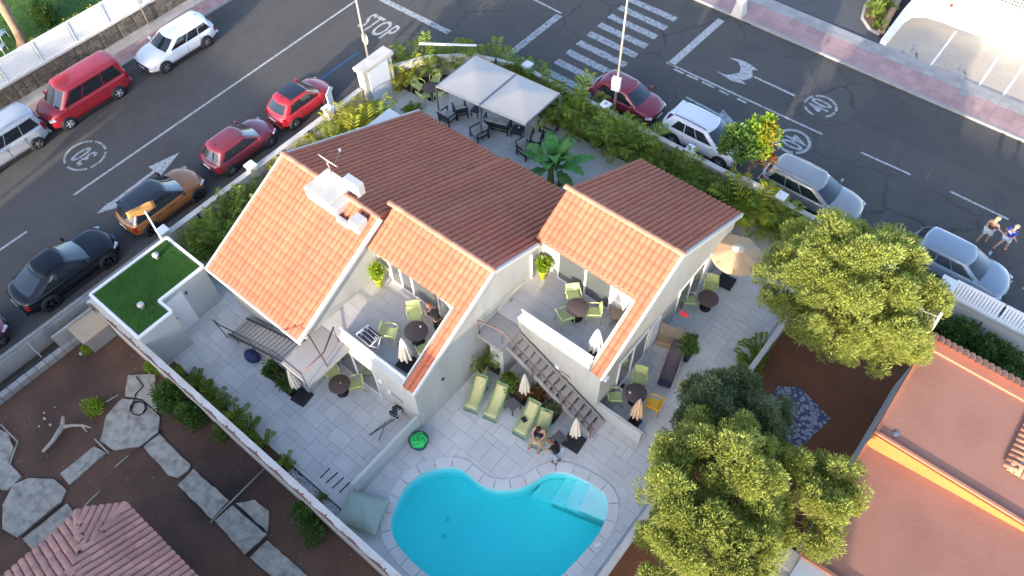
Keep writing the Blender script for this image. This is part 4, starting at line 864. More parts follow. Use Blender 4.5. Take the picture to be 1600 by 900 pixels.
for i in range(NG):
    for j in range(NG):
        c = (rows[i][j]+rows[i+1][j+1])/2
        if min((c.x-f[0][0])*f[1][0]+(c.y-f[0][1])*f[1][1] for f in FACES) > 0: rf.f.append([b0+i*(NG+1)+j, b0+i*(NG+1)+j+1, b0+(i+1)*(NG+1)+j+1, b0+(i+1)*(NG+1)+j]); rf.m.append(0); rf.sm.append(False)
roof = rf.obj('roof', PANP, ph)
PT = []
for f in (FACES[0], FACES[1], FACES[4]):
    n_ = Vector((*f[1],0)); al = Vector((-n_.y,n_.x,0)); up = Vector((n_.x,n_.y,HS)).normalized(); xax = -al if False else up.cross(Vector((0,0,1))).normalized(); nz_ = xax.cross(up); M3 = Matrix((xax,up,nz_)).transposed()
    o_ = Vector((f[0][0],f[0][1],0)); o_ = o_+al*((Vector((-16,-2.2,0))-o_).dot(al)); cs = math.sqrt(1+HS*HS)
    for i in range(-40,41):
        for k in range(0,26):
            c = o_+al*(i*TW)+n_*(k*TP/cs); q = c+n_*0.15
            if not (HX0-0.1 < q.x < HX1 and HY0 < q.y < HY1+0.1): continue
            ds = [(q.x-g[0][0])*g[1][0]+(q.y-g[0][1])*g[1][1] for g in FACES]; me_d = (q.x-f[0][0])*f[1][0]+(q.y-f[0][1])*f[1][1]
            if me_d <= min(ds)+0.02 and me_d > -0.05: PT.append((Vector((c.x,c.y,HZ+HS*((c.x-f[0][0])*f[1][0]+(c.y-f[0][1])*f[1][1])+0.01)), tuple(M3.to_euler()), 'roof', roof))
place_tiles(PT, TMP, 300, TILEP)
def hipcaps(a, b, parent, m=TILEP):
    a, b = Vector(a), Vector(b); L_ = (b-a).length; n = int(L_/0.38); d = (b-a).normalized(); q = d.to_track_quat('X','Z').to_euler()
    mb = MB(); rows = [[(x, 0.13*k*math.cos(PI*i/8), 0.10*k*math.sin(PI*i/8)) for i in range(9)] for x, k in ((0,1.0),(0.44,0.86))]; me_ = mb.grid(rows,0,True).mesh('hip_tile', m)
    for i in range(n): link('hip_tile', me_, parent, loc=a+d*(i*0.38)+Vector((0,0,0.05)), rot=q)
hp = lambda x, y: (x, y, hz(x, y))
# hips run where neighbouring slopes meet
t8 = math.tan(R(22.5))
hipcaps(hp(-16.49,-2.78), hp(-13.6,-2.78-2.9*t8), roof); hipcaps(hp(-15.45,-1.62), hp(-15.45+2.9*t8,-4.5), roof)

# ================================================================== right: terracotta yard and the flat-roofed house
struct(flat('terracotta_yard', [(-2.12,-10),(12,-10),(12,24.3),(-2.12,24.3)], -0.01, REDSOIL))
MOS = bpy.data.materials.new('mosaic_paving'); MOS.use_nodes = True; N = MOS.node_tree.nodes; Lk = MOS.node_tree.links; b = N['Principled BSDF']
ge = N.new('ShaderNodeNewGeometry'); vo = N.new('ShaderNodeTexVoronoi'); vo.inputs['Scale'].default_value = 6.0; Lk.new(ge.outputs['Position'], vo.inputs['Vector']); rp = N.new('ShaderNodeValToRGB'); Lk.new(vo.outputs[0], rp.inputs[0])
e = rp.color_ramp.elements; e[0].position = 0.0; e[0].color = (0.12,0.13,0.19,1); e[1].position = 0.6; e[1].color = (0.07,0.08,0.14,1)
for ps, c in ((0.12,(0.45,0.46,0.5,1)),(0.22,(0.05,0.06,0.13,1)),(0.33,(0.42,0.44,0.5,1)),(0.42,(0.30,0.32,0.38,1))): x = rp.color_ramp.elements.new(ps); x.color = c
Lk.new(rp.outputs[0], b.inputs['Base Color']); b.inputs['Roughness'].default_value = 0.8
tag(MB().prism([(p.x,p.y) for p in (at(1215,604),at(1250,606),at(1298,655),at(1248,702),at(1225,770),at(1185,800),at(1160,770),at(1205,700),at(1196,640))],0.0,0.02).obj('patterned_mat', MOS), 'blue and white floral patterned mat on the terracotta yard', 'mat')
nh = thing('neighbour_house', 'white flat-roofed house with brick-red coated roofs at the right edge', 'house', (5,15.5,0), world=True)
NHW = mat('cool_white_render',(0.62,0.66,0.70),0.8,0.06,0.8,dirt=((0.45,0.48,0.5),0.8,0.5))
MB().bx(2.5,14,15.85,20.2,0,3.0).obj('wall', NHW, nh)
UR = MB().bx(2.40,14,15.75,20.3,3.0,3.2).obj('upper_roof', FLATR, nh)
lo = MB(); X0,X1 = 2.5,8.6; z0,z1 = 2.35,3.02
lo.add([(X0,8,0),(X1,8,0),(X1,15.84,0),(X0,15.84,0),(X0,8,z0),(X1,8,z1),(X1,15.84,z1),(X0,15.84,z0)],[(3,2,1,0),(4,5,6,7),(0,1,5,4),(1,2,6,5),(2,3,7,6),(3,0,4,7)]); lo.obj('wall', NHW, nh)
lr = MB(); lr.add([(X0-0.06,10.9,z0),(X1,10.9,z1),(X1,15.7,z1),(X0-0.06,15.7,z0),(X0-0.06,10.9,z0+0.05),(X1,10.9,z1+0.05),(X1,15.7,z1+0.05),(X0-0.06,15.7,z0+0.05)],[(3,2,1,0),(4,5,6,7),(0,1,5,4),(1,2,6,5),(2,3,7,6),(3,0,4,7)]); LR = lr.obj('lower_roof', FLATR, nh)
mb = MB(); mb.add([(X0-0.05,15.70,z0+0.05),(X1,15.70,z1+0.05),(X1,15.70,3.2),(X0-0.05,15.70,3.2),(X0-0.05,15.76,z0+0.05),(X1,15.76,z1+0.05),(X1,15.76,3.2),(X0-0.05,15.76,3.2)],[(0,1,2,3),(7,6,5,4),(0,3,7,4),(1,5,6,2),(3,2,6,7)]); mb.obj('step_wall', ORANGEW, nh)
KERBR = mat('roof_kerb_red',(0.46,0.19,0.12),0.8,0.1,2)
MB().bar((2.46,15.9,3.24),(2.46,20.2,3.24),0.12,0.1).obj('roof_kerb', KERBR, UR); MB().bar((X0-0.02,10.9,z0+0.09),(X0-0.02,15.68,z0+0.09),0.1,0.1).obj('roof_kerb', KERBR, LR); MB().bar((X0,10.9,z0+0.1),(X1,10.9,z1+0.1),0.12,0.12).obj('roof_kerb', KERBR, LR); MB().bar((2.42,15.82,3.25),(8.5,15.82,3.25),0.1,0.08).obj('roof_kerb', KERBR, UR)
MB().lathe([(0.001,0.02),(0.11,0.02),(0.11,0.0)],(3.0,16.2,3.2),14).obj('roof_drain', STEEL, UR)
MB().bx(8.6,14,8,15.8,0,3.35).obj('wall', mat('peach_roof',(0.60,0.36,0.24),0.8,0.06,0.8), nh)
kt = tile_mesh('coping_tile', mat('coping_tile_clay',(0.50,0.23,0.14),0.8,0.12,2,rnd=0.14), 0.2, 0.42, 0.075)
MB().bx(2.40,14,20.05,20.75,3.2,3.3).obj('coping_bed', KERBR, UR)
for i in range(26): link('coping_tile', kt, UR, loc=(2.52+i*0.225,20.72,3.32), rot=(R(18),0,PI))
MB().bx(6.55,9.5,17.6,20.0,3.2,3.26).obj('skylight_bed', STEEL, UR); mb = MB()
for i in range(28): mb.tube([(6.62+i*0.1,17.65,3.28),(6.62+i*0.1,19.95,3.28)],0.045,6)
mb.obj('corrugated_skylight', mat('corrugated_grey',(0.42,0.44,0.46),0.5,0.06,2), UR)
for i in range(12): link('coping_tile', kt, UR, loc=(6.18,17.35+i*0.225,3.25), rot=(R(12),0,R(-90)))
for i in range(14): link('coping_tile', kt, UR, loc=(6.4+i*0.225,17.18,3.25), rot=(R(12),0,0))
MB().bx(0.9,3.2,10.0,10.35,0,1.5).obj('side_wall', WHITEW, nh); MB().bx(0.85,9,10.3,10.95,1.4,2.3).obj('side_wall', WHITEW, nh)
an = thing('tv_antenna', 'pale yagi television antenna on a mast at the corner of the flat roof', 'antenna', (2.35,19.5,3.0)); top = at(1472,488,5.4)-Vector((2.35,19.5,3.0))
MB().tube([(0,0,0),top],0.045,8).obj('mast', WHITEW, an); h_ = top*0.9; dv = Vector((-1.5,-0.35,0.15))
MB().tube([h_,h_+dv],0.028,6).obj('boom', GALV, an)
for k in range(7): c = h_+dv*(0.1+k*0.14); l_ = Vector((0.18,-0.55,0)).normalized()*(0.34-0.02*k); MB().tube([c-l_,c+l_],0.013,5).obj('element', GALV, an)
MB().tube([top*0.75,top*0.75+Vector((-0.9,-0.4,0))],0.018,6).obj('boom', GALV, an)
for k in range(5): c = top*0.75+Vector((-0.9,-0.4,0))*(0.2+k*0.18); MB().tube([c-Vector((0,0,0.2)),c+Vector((0,0,0.2))],0.011,5).obj('element', GALV, an)
gw = thing('street_wall', 'white street wall with slatted top panels beside the light blue hatchback', 'wall', (5,24.5,0), world=True)
MB().bx(-2.1,12,24.32,24.52,0,1.55).obj('wall_body', WHITE, gw); MB().bx(-2.1,12,24.2,24.3,1.5,1.62).obj('ledge', WHITEW, gw)
for k in range(5):
    x = 2.35+k*1.95; f = MB().bx(x,x+1.9,24.30,24.34,1.55,1.6).obj('panel_frame', WHITE, gw); MB().bar((x,24.3,1.62),(x+1.9,24.3,1.62),0.06).obj('rail', WHITE, f); MB().bar((x,24.75,2.08),(x+1.9,24.75,2.08),0.08).obj('rail', WHITE, f)
    for j in range(15): MB().bar((x+0.08+j*0.125,24.3,1.64),(x+0.08+j*0.125,24.75,2.08),0.10,0.03).obj('slat', WHITE, f)
MB().bx(1.9,2.35,24.15,24.7,0,1.95).obj('pier', WHITE, gw); MB().bx(1.82,2.43,24.07,24.78,1.95,2.05).obj('pier_cap', WHITE, gw)
# unseen houses added outside the picture to keep the patio in shade
def shade_block(name, label, x0, x1, y0, y1, h, hr):
    t = thing(name, label, 'house', ((x0+x1)/2,(y0+y1)/2,0), world=True); MB().bx(x0,x1,y0,y1,0,h).obj('wall', WHITEW, t); mx_ = (y0+y1)/2
    MB().xprism([(y0-0.4,h),(y1+0.4,h),(mx_,h+hr)], x0-0.3,x1+0.3).obj('roof', PAN, t)
    for i in range(int((x1-x0)/3)): MB().bx(x0+1+i*3,x0+2.2+i*3,y1,y1+0.04,1.0,2.2).obj('window', GLASS, t)
shade_block('shade_house', 'unseen gabled house added beyond the lower right edge to cast shade', -7.5,9,-20,-12,6.6,2.8)
shade_block('shade_house', 'unseen long house added beyond the lower left corner to cast shade', -28.5,-8.5,-24,-15,5.3,2.8)
# ================================================================== planting
def quads_mesh(name, V, m):
    """V: (n, 4, 3) array of leaf quads"""
    n = len(V); me = bpy.data.meshes.new(name); me.vertices.add(n*4); me.loops.add(n*4); me.polygons.add(n)
    me.vertices.foreach_set('co', V.reshape(-1).astype(np.float32)); me.loops.foreach_set('vertex_index', np.arange(n*4, dtype=np.int32))
    me.polygons.foreach_set('loop_start', np.arange(0, n*4, 4, dtype=np.int32)); me.polygons.foreach_set('loop_total', np.full(n, 4, dtype=np.int32))
    me.update(calc_edges=True); me.materials.append(m); me.validate(); return me
def leaf_quads(C_, D, L, W, g):
    """leaf rhombs at C_ pointing along D"""
    n = len(C_); D = D/np.linalg.norm(D, axis=1, keepdims=True); S_ = np.cross(D, g.normal(size=(n, 3))); S_ /= np.linalg.norm(S_, axis=1, keepdims=True)
    L = L[:, None]; W = W[:, None]
    return np.stack([C_, C_+D*L*0.45+S_*W/2, C_+D*L, C_+D*L*0.45-S_*W/2], 1)
def foliage(name, clumps, per, ln, wd, m, parent, seed=0, up=0.5, shell=0.45, flat_=1.0):
    g = np.random.default_rng(seed); cl = np.array(clumps); idx = np.repeat(np.arange(len(cl)), per); n = len(idx)
    d = g.normal(size=(n, 3)); d /= np.linalg.norm(d, axis=1, keepdims=True); r = cl[idx, 3]*(shell+(1-shell)*g.random(n)**0.5)
    C_ = cl[idx, :3]+d*r[:, None]*np.array([1, 1, flat_]); D = d*0.75+np.array([0, 0, up])+g.normal(size=(n, 3))*0.35
    V = leaf_quads(C_, D, ln*(0.6+0.8*g.random(n)), wd*(0.6+0.8*g.random(n)), g)
    return link(name, quads_mesh(name, V, m), parent)
def crown_clumps(c, rad, n, rc, seed, low=-0.35, lump=0.36):
    """clump centres spread through a lumpy crown volume, denser towards the outside"""
    g = np.random.default_rng(seed); out = []; lob = g.normal(size=(7, 3)); lob /= np.linalg.norm(lob, axis=1, keepdims=True); amp = g.uniform(0.4, 1.0, 7)
    while len(out) < n:
        d = g.normal(size=3); d /= np.linalg.norm(d)
        if d[2] < low: continue
        k = 1-lump+lump*1.6*max(0, np.max((lob @ d-0.55)*2.2*amp)); t = g.uniform(0.35, 1.0)**0.45
        out.append((c[0]+d[0]*rad[0]*k*t, c[1]+d[1]*rad[1]*k*t, c[2]+d[2]*rad[2]*k*t, rc*g.uniform(0.6, 1.35)))
    return out
def bough_clumps(c, rad, nb, per, rb, rc, seed):
    """boughs spaced through the crown, each a tuft of leaf clumps, with open gaps between them"""
    g = np.random.default_rng(seed); B = []; tries = 0
    while len(B) < nb and tries < 6000:
        tries += 1; d = g.normal(size=3); d /= np.linalg.norm(d)
        if d[2] < -0.25: continue
        t = g.uniform(0.25, 1.0)**0.4; p = np.array(c)+d*np.array(rad)*t*g.uniform(0.8, 1.0)
        if all(np.linalg.norm((p-q[0])*np.array([1, 1, 0.8])) > rb*1.12*(0.9 if tries < 3000 else 0.7) for q in B): B.append((p, rb*g.uniform(0.65, 1.2), d))
    out = []
    for p, r, d in B:
        for _ in range(per):
            e = g.normal(size=3); e /= np.linalg.norm(e); e = e+np.array([0, 0, 0.35])+d*0.25; e /= np.linalg.norm(e)
            q = p+e*r*g.uniform(0.25, 1.0)**0.5*np.array([1, 1, 0.8]); out.append((q[0], q[1], q[2], rc*g.uniform(0.6, 1.3)))
    return out
def tree(name, label, base, crowns, trunk_r, m, per, ln, wd, rc, seed, cat='tree', group=None, fork=0.35, up=0.55):
    """crowns: list of (centre, radii, clumps, material or None)"""
    t = thing(name, label, cat, base, group=group, world=True); B = Vector(base); g = random.Random(seed); tr = MB()
    allc = []
    for i, (c, rad, n, mm) in enumerate(crowns):
        cl = bough_clumps(c, rad, n[0], n[1], n[2], rc, seed+i) if isinstance(n, tuple) else crown_clumps(c, rad, n, rc, seed+i); allc.append((cl, mm))
    top = Vector(crowns[0][0]); fk = B.lerp(Vector((B.x*0.6+top.x*0.4, B.y*0.6+top.y*0.4, top.z)), fork)
    tr.tube([B, B.lerp(fk, 0.5)+Vector((g.uniform(-.1,.1), g.uniform(-.1,.1), 0)), fk], [trunk_r*1.25, trunk_r, trunk_r*0.85], 9)
    for (c, rad, n, mm), (cl, _) in zip(crowns, allc):
        hub = fk.lerp(Vector(c), 0.55); tr.tube([fk, fk.lerp(hub, 0.5)+Vector((g.uniform(-.2,.2), g.uniform(-.2,.2), 0.1)), hub], [trunk_r*0.8, trunk_r*0.6, trunk_r*0.45], 7)
        for q in g.sample(cl, min(len(cl), 26)):
            p = Vector(q[:3]); mid = hub.lerp(p, 0.5)+Vector((g.uniform(-.25,.25), g.uniform(-.25,.25), -0.15)); tr.tube([hub, mid, p], [trunk_r*0.35, trunk_r*0.2, trunk_r*0.06], 5)
    tr.obj('trunk', BARK, t)
    for i, (cl, mm) in enumerate(allc): foliage('crown', cl, per, ln, wd, mm or m, t, seed+i*13, up=up)
    return t
A3 = lambda x, y, z: tuple(at(x, y, z))
# tree 1: broad yellow-green tree over the street corner of the yard
c1 = at(1328,450,4.0)
tree('garden_tree', 'large round yellow-green tree overhanging the white wall beside the cross street', (c1.x+0.1,c1.y+0.3,0), [((c1.x,c1.y,3.7),(3.05,3.05,2.5),(42,16,0.80),L_TREE)], 0.2, L_TREE, 240, 0.125, 0.04, 0.30, 21, up=0.7)
p = at(1262,518,2.0); t = thing('flowering_shrub', 'small bright yellow flowering shoot at the left edge of the large round tree', 'shrub', (p.x,p.y,0), world=True); MB().tube([(p.x,p.y,0),(p.x,p.y,1.9)],0.02,5).obj('stem', STEM, t); foliage('flowers',[(p.x,p.y,2.0,0.28),(p.x+0.1,p.y-0.2,1.8,0.2)],90,0.12,0.07,L_YEL,t,5)
# trees 2-4: the group between the pool and the flat-roofed house
c2 = at(1142,657,3.6)
tree('garden_tree', 'dark blue-green tree at the back of the group beside the patterned mat', (c2.x+0.3,c2.y+0.2,0), [((c2.x,c2.y,3.1),(1.75,1.75,1.7),(25,15,0.62),L_TREED)], 0.13, L_TREED, 190, 0.13, 0.036, 0.26, 41, up=0.85)
c3_ = at(1115,745,4.4); c3b = at(1255,775,3.6)
tree('garden_tree', 'sunlit yellow-green spreading tree in front of the patterned mat, between pool and flat-roofed house', (c3_.x+1.0,c3_.y+0.2,0), [((c3_.x,c3_.y,4.0),(2.1,2.0,1.8),(24,15,0.66),L_TREE),((c3b.x,c3b.y,3.4),(1.6,1.6,1.4),(14,14,0.6),L_TREE)], 0.15, L_TREE, 240, 0.12, 0.038, 0.28, 61, up=0.7)
c4_ = at(1095,862,4.4)
tree('garden_tree', 'sunlit leafy tree at the bottom edge of the picture right of the pool', (c4_.x+0.3,c4_.y-0.1,0), [((c4_.x,c4_.y,3.9),(2.0,1.8,1.7),(20,15,0.66),L_TREE)], 0.14, L_TREE, 240, 0.12, 0.038, 0.28, 81, up=0.7)
# street tree: dense green left half, thin yellowing right half
p = at(1168,288,0.1); g1 = at(1152,232,3.0); g2 = at(1190,212,3.2)
tree('street_tree', 'small street tree with one green half and one yellowing half between two parked cars', (p.x,p.y,0.1), [((g1.x,g1.y,2.9),(0.8,0.8,1.1),46,L_BUSH),((g2.x,g2.y,3.1),(0.8,0.8,1.25),38,L_LIME),((g2.x+0.2,g2.y+0.1,3.4),(0.6,0.6,0.7),8,L_YEL),((g2.x+0.55,g2.y-0.35,2.2),(0.45,0.45,0.6),6,L_RED)], 0.09, L_BUSH, 42, 0.19, 0.10, 0.25, 101, fork=0.5)
# palm fronds
def frond(mb, base, az, ln, rise, n, ll, lw, m=0, g=random):
    P = []; d = Vector((math.cos(az), math.sin(az), 0))
    for i in range(n+1):
        u = i/n; P.append(Vector(base)+d*(ln*(math.sin(u*1.35)/math.sin(1.35)*0.9))*(1 if rise < 1.2 else 0.75)+Vector((0, 0, rise*ln*(u-0.62*u*u*u))))
    mb.tube([P[0], P[n//2], P[n]], [0.014, 0.01, 0.003], 4, m)
    s = Vector((-d.y, d.x, 0))
    for i in range(2, n+1):
        u = i/n; L_ = ll*math.sin(PI*(0.16+0.78*u))*g.uniform(0.85, 1.1); t = (P[i]-P[i-1]).normalized()
        for sg in (-1, 1):
            dr = (s*sg*0.9+t*0.62+Vector((0, 0, 0.28-0.25*u))).normalized(); c = P[i]; w_ = t*lw
            tip = c+dr*L_+Vector((0, 0, -0.18*L_)); md = c+dr*L_*0.5
            mb.add([c, md+w_*0.5, tip, md-w_*0.5], [(0, 1, 2, 3)], m)
def palm_meshes(seed, nf, ln, hgt, m):
    g = random.Random(seed); fr = MB(); st = MB()
    for k in range(nf):
        az = 2.4*k+g.uniform(-.3,.3); q = k/nf; b = Vector((g.uniform(-.15,.15), g.uniform(-.15,.15), hgt*g.uniform(0.15,0.35))); st.tube([(b.x*0.8,b.y*0.8,0),b],[0.03,0.018],5)
        frond(fr, b, az, ln*g.uniform(0.7,1.25), 0.6+1.25*(1-q)*g.uniform(0.6,1.15), 14, 0.32*ln, 0.085, 0, g)
    return fr.mesh('fronds', m), st.mesh('stems', STEM)
PALMS = [palm_meshes(s, 14, 1.45, 1.1, m) for s, m in ((1,L_PALM),(2,L_PALM),(3,L_PALM),(4,L_PALMY),(5,L_PALM))]
SMALLP = [palm_meshes(s, 13, 0.75, 0.4, L_PALM) for s in (11,12,13)]
def palm(loc, v, label, group, sc=1.0, rz=None, lib=PALMS, name='areca_palm'):
    t = thing(name, label, 'palm', loc, random.uniform(0,6.28) if rz is None else rz, group); t.scale = (sc,)*3
    fr, st = lib[v]; link('fronds', fr, t); link('stems', st, t); return t
rp_ = random.Random(77)
x = -20.2
while x < -4.4:
    if abs(x+10.0) > 0.0: palm((x, 24.1+0.05*(x+12)*0.05+rp_.uniform(-.3,.3), 0.03), rp_.choice((0,1,2,4)) if x < -8.5 else rp_.choice((0,3,3,1)), 'feathery areca palm in the dense hedge along the cross street wall', 'hedge palms along the cross street', rp_.choice((0.7,0.85,0.95,1.05,1.25)))
    x += rp_.uniform(0.42,0.62)
for c, v, s in (((622,122),3,0.85),((634,108),3,0.95),((650,95),0,1.0),((700,92),1,1.0),((722,88),2,0.9),((612,104),3,0.8),((672,92),4,0.9),((772,105),0,1.15),((800,118),1,0.9),((830,125),2,1.05),((760,95),4,0.8)):
    p = at(*c, 0.8); palm((p.x,p.y,0.03), v, 'areca palm in the corner bed behind the beige gazebo', 'corner palms at the street junction', s)
for y, v, s in ((17.9,3,0.95),(17.2,3,0.95),(16.4,3,0.9),(15.7,3,0.9),(15.0,0,0.9),(14.3,3,0.9),(13.6,3,0.8)): palm((-24.2+rp_.uniform(-.2,.4),y,0.03), v, 'sunlit yellow-green palm beside the left wing, behind the small red car', 'sunlit palms behind the side street wall', s)
for y, v, s in ((16.6,3,1.2),(15.6,3,1.0),(17.4,0,1.1)): palm((-23.4+rp_.uniform(-.2,.3),y,0.03), v, 'sunlit yellow-green palm beside the left wing, behind the small red car', 'sunlit palms behind the side street wall', s)
for y, v, s in ((12.4,3,0.8),(11.6,3,0.7),(10.8,0,0.8),(10.0,1,0.9),(9.2,2,0.95),(8.5,0,0.95),(7.7,1,0.9),(7.0,2,0.7)): palm((-24.6+rp_.uniform(-.2,.3),y,0.03), v, 'darker palm between the street wall and the left wing, beside the orange car', 'palms behind the orange car', s)
for y, v, s in ((9.6,1,0.9),(8.2,2,0.95),(7.3,0,0.8)): palm((-23.4+rp_.uniform(-.2,.2),y,0.03), v, 'darker palm between the street wall and the left wing, beside the orange car', 'palms behind the orange car', s)
for c, v, s in (((292,592),0,1.0),((312,603),1,1.1),((335,628),2,1.1),((352,640),0,1.0),((372,655),1,1.15),((392,672),2,1.1),((410,690),0,0.9),((448,724),1,0.8),((505,778),2,0.45),((330,612),2,0.9)):
    p = at(*c, 0.1); palm((p.x,max(p.y,2.72),0.03), v, 'low dark palm tuft in the bed along the peeling cream wall', 'low palms along the peeling wall', s*0.72, lib=SMALLP, name='palm_tuft')
for c, v, s in (((1160,585),0,0.9),((1172,570),1,1.0),((1183,552),2,1.0),((1150,602),1,0.8)):
    p = at(*c, 0.1); palm((p.x,p.y,0.03), v, 'low palm tuft along the white wall at the edge of the side patio', 'low palms along the yard wall', s, lib=SMALLP, name='palm_tuft')
for c, v, s in (((640,178),0,0.7),((648,172),1,0.6),((1225,372),1,0.9)):
    p = at(*c, 0.1); palm((p.x,p.y,0.03), v, 'small palm tuft on its own, half hidden at the edge of the back patio', 'stray palm tufts', s, lib=SMALLP, name='palm_tuft')
for c, v, s in (((1365,25),0,1.0),((1380,12),1,1.1),((1372,45),2,0.7)):
    p = at(*c, 0.2); palm((p.x,p.y,0.15), v, 'bright green low plant in the kerbed bed by the parking bays', 'plants in the parking court bed', s, lib=SMALLP, name='bedding_plant')
# planting beds
for pts, nm in (([(-20.6,23.55),(-12,23.75),(-4.2,24.55),(-2.4,24.7),(-2.4,24.98),(-20.6,24.98)],'planting_strip'),([(-25.45,6.4),(-24.2,6.4),(-23.0,15),(-23.0,18.2),(-25.45,18.4)],'planting_strip'),([(-20.9,2.5),(-11.6,2.5),(-11.6,2.98),(-20.9,2.98)],'planting_strip'),([(-25.2,20.9),(-23.9,20.9),(-22.3,22.6),(-20.6,23.4),(-20.6,24.9),(-22.9,24.0),(-24.6,22.4)],'planting_strip')):
    o = struct(MB().prism(pts, 0.0, 0.05).obj(nm, SOIL)); 
mb = MB(); r6 = random.Random(4)
for _ in range(900):
    x, y = r6.uniform(-13.6,-11.0), r6.uniform(2.52,2.95); s = r6.uniform(0.015,0.035); mb.box((x,y,0.055),(s*2,s*1.5,s*1.2),r6.uniform(0,3))
tag(mb.obj('white_gravel', PEBB), 'strip of pale gravel in the bed beside the green beanbag', 'gravel', kind='stuff'); 
tag(MB().bx(-14.0,-10.95,2.96,3.0,0,0.09).obj('bed_edging', DARKM), 'thin dark edging strip between gravel bed and paving', 'edging')
# shrubs
def shrub(name, label, c, rad, n, m, per=60, ln=0.15, wd=0.08, rc=0.25, seed=1, stem=True, cat='shrub', group=None):
    t = thing(name, label, cat, (c[0],c[1],0.0), group=group, world=True)
    cl = crown_clumps((c[0],c[1],rad[2]*0.55), rad, n, rc, seed, low=-0.5); st = MB(); g = random.Random(seed)
    for q in g.sample(cl, min(9, len(cl))): st.tube([(c[0]+g.uniform(-.1,.1),c[1]+g.uniform(-.1,.1),0),Vector(q[:3])],[0.025,0.008],5)
    st.obj('stems', BARK, t); foliage('foliage', cl, per, ln, wd, m, t, seed); return t
p = at(262,612,0.9); shrub('garden_shrub','dense mid-green shrub against the peeling wall beside the coiled hose',(p.x,p.y-0.1),(0.68,0.5,0.72),42,L_BUSH,70,0.17,0.07,0.26,5); p = at(295,640,0.8); shrub('garden_shrub','lower part of the green thicket beside the peeling wall',(p.x,p.y-0.1),(0.6,0.45,0.55),30,L_BUSH,70,0.17,0.07,0.24,6)
p = at(345,672,0.3); shrub('weed','small green weed at the foot of the peeling wall',(p.x,p.y),(0.35,0.3,0.3),14,L_BUSH,40,0.12,0.05,0.15,7); p = at(147,636,0.2); shrub('weed','bright lime green weed alone on the bare soil',(p.x,p.y),(0.34,0.3,0.3),14,L_LIME,45,0.13,0.06,0.15,8); p = at(138,545,0.2); shrub('weed','tiny lime weed below the concrete meter box',(p.x,p.y),(0.2,0.16,0.25),7,L_LIME,35,0.11,0.05,0.12,9)
p = at(478,800,0.4); shrub('garden_shrub','dark low bush in the soil beside the peeling wall near the pool end',(p.x,p.y),(0.55,0.45,0.5),26,L_BUSH,55,0.13,0.05,0.2,10); p = at(490,835,0.3); shrub('garden_shrub','small dark bush lowest along the peeling wall',(p.x,p.y),(0.35,0.3,0.4),14,L_BUSH,50,0.12,0.05,0.17,12); p = at(238,575,0.3); shrub('weed','small lime weed at the top of the green thicket',(p.x,p.y),(0.3,0.25,0.4),10,L_LIME,40,0.12,0.05,0.15,13)
for i, (c, r, m, lab) in enumerate((((1500,530),1.0,L_BUSH,'dark green bush inside the white street wall nearest the pier'),((1560,565),1.0,L_BUSH,'dark green bush below the middle of the white street wall'),((1590,600),0.8,L_BUSH,'dark green bush at the right edge below the white street wall'),((1470,520),0.7,L_BUSH,'small dark bush beside the antenna mast'),((1530,555),0.6,L_BUSH,'low dark bush between the two larger ones at the street wall'))):
    p = at(*c,0.7); shrub('garden_shrub',lab,(p.x,p.y),(r,r*0.7,0.9),int(60*r),m,60,0.16,0.08,0.26,30+i)
for i, c in enumerate(((5,100),(22,88),(47,77),(62,66),(80,55),(95,46),(110,36),(125,28),(-6,112),(140,18),(155,8))):
    p = at(*c,0.7); shrub('flower_bush','small lime green flowering bush in the row along the white slatted fence',(p.x,p.y),(0.5,0.5,0.5),14,L_LIME if i % 3 else L_YEL,45,0.15,0.09,0.2,50+i,group='bushes along the slatted fence')
p = at(66,18,0.9); shrub('garden_shrub','dark green staked bush standing alone on the lawn',(p.x,p.y),(0.75,0.75,0.9),42,L_BUSH,60,0.17,0.08,0.25,70)
b0 = at(38,80,0.25); t = thing('lawn_tree', 'leaning bare grey-brown trunk on the lawn at the upper left edge', 'tree', b0); e0 = at(6,14,2.7)-b0
MB().tube([(0,0,0),e0*0.3+Vector((0.12,0.1,0.0)),e0*0.65+Vector((0.08,0.05,0)),e0,e0*1.25+Vector((0,0,0.3)),e0*1.3+Vector((-0.3,-0.3,2.0))],[0.36,0.26,0.22,0.25,0.16,0.1],10).obj('trunk', mat('pale_bark',(0.30,0.20,0.13),0.95,0.25,4,bump=0.8), t)
MB().tube([e0*0.97,e0*1.1+Vector((-0.6,-0.3,0.3)),e0*1.2+Vector((-1.4,-0.6,1.4))],[0.14,0.1,0.05],8).obj('limb', MATS['pale_bark'], t)
tc = e0*1.3+Vector((-1.2,-0.6,3.6)); foliage('crown', crown_clumps(tuple(tc),(1.6,1.6,1.3),60,0.35,91), 60, 0.18,0.08,L_BUSH,t,91)
mb = MB()                                        # grass tufts on the lawn
for _ in range(9000):
    x, y = random.uniform(-52,-40.9), random.uniform(3,21); a = random.uniform(0,PI); h = random.uniform(0.05,0.13); mb.add([(x-0.03*math.cos(a),y-0.03*math.sin(a),0.25),(x+0.03*math.cos(a),y+0.03*math.sin(a),0.25),(x+random.uniform(-.05,.05),y+random.uniform(-.05,.05),0.25+h)],[(0,1,2)])
tag(mb.obj('grass', mat('grass_blade',(0.075,0.16,0.02),0.9,0.25,1,rnd=0.3)), 'short green grass on the lawn behind the slatted fence', 'grass', kind='stuff')
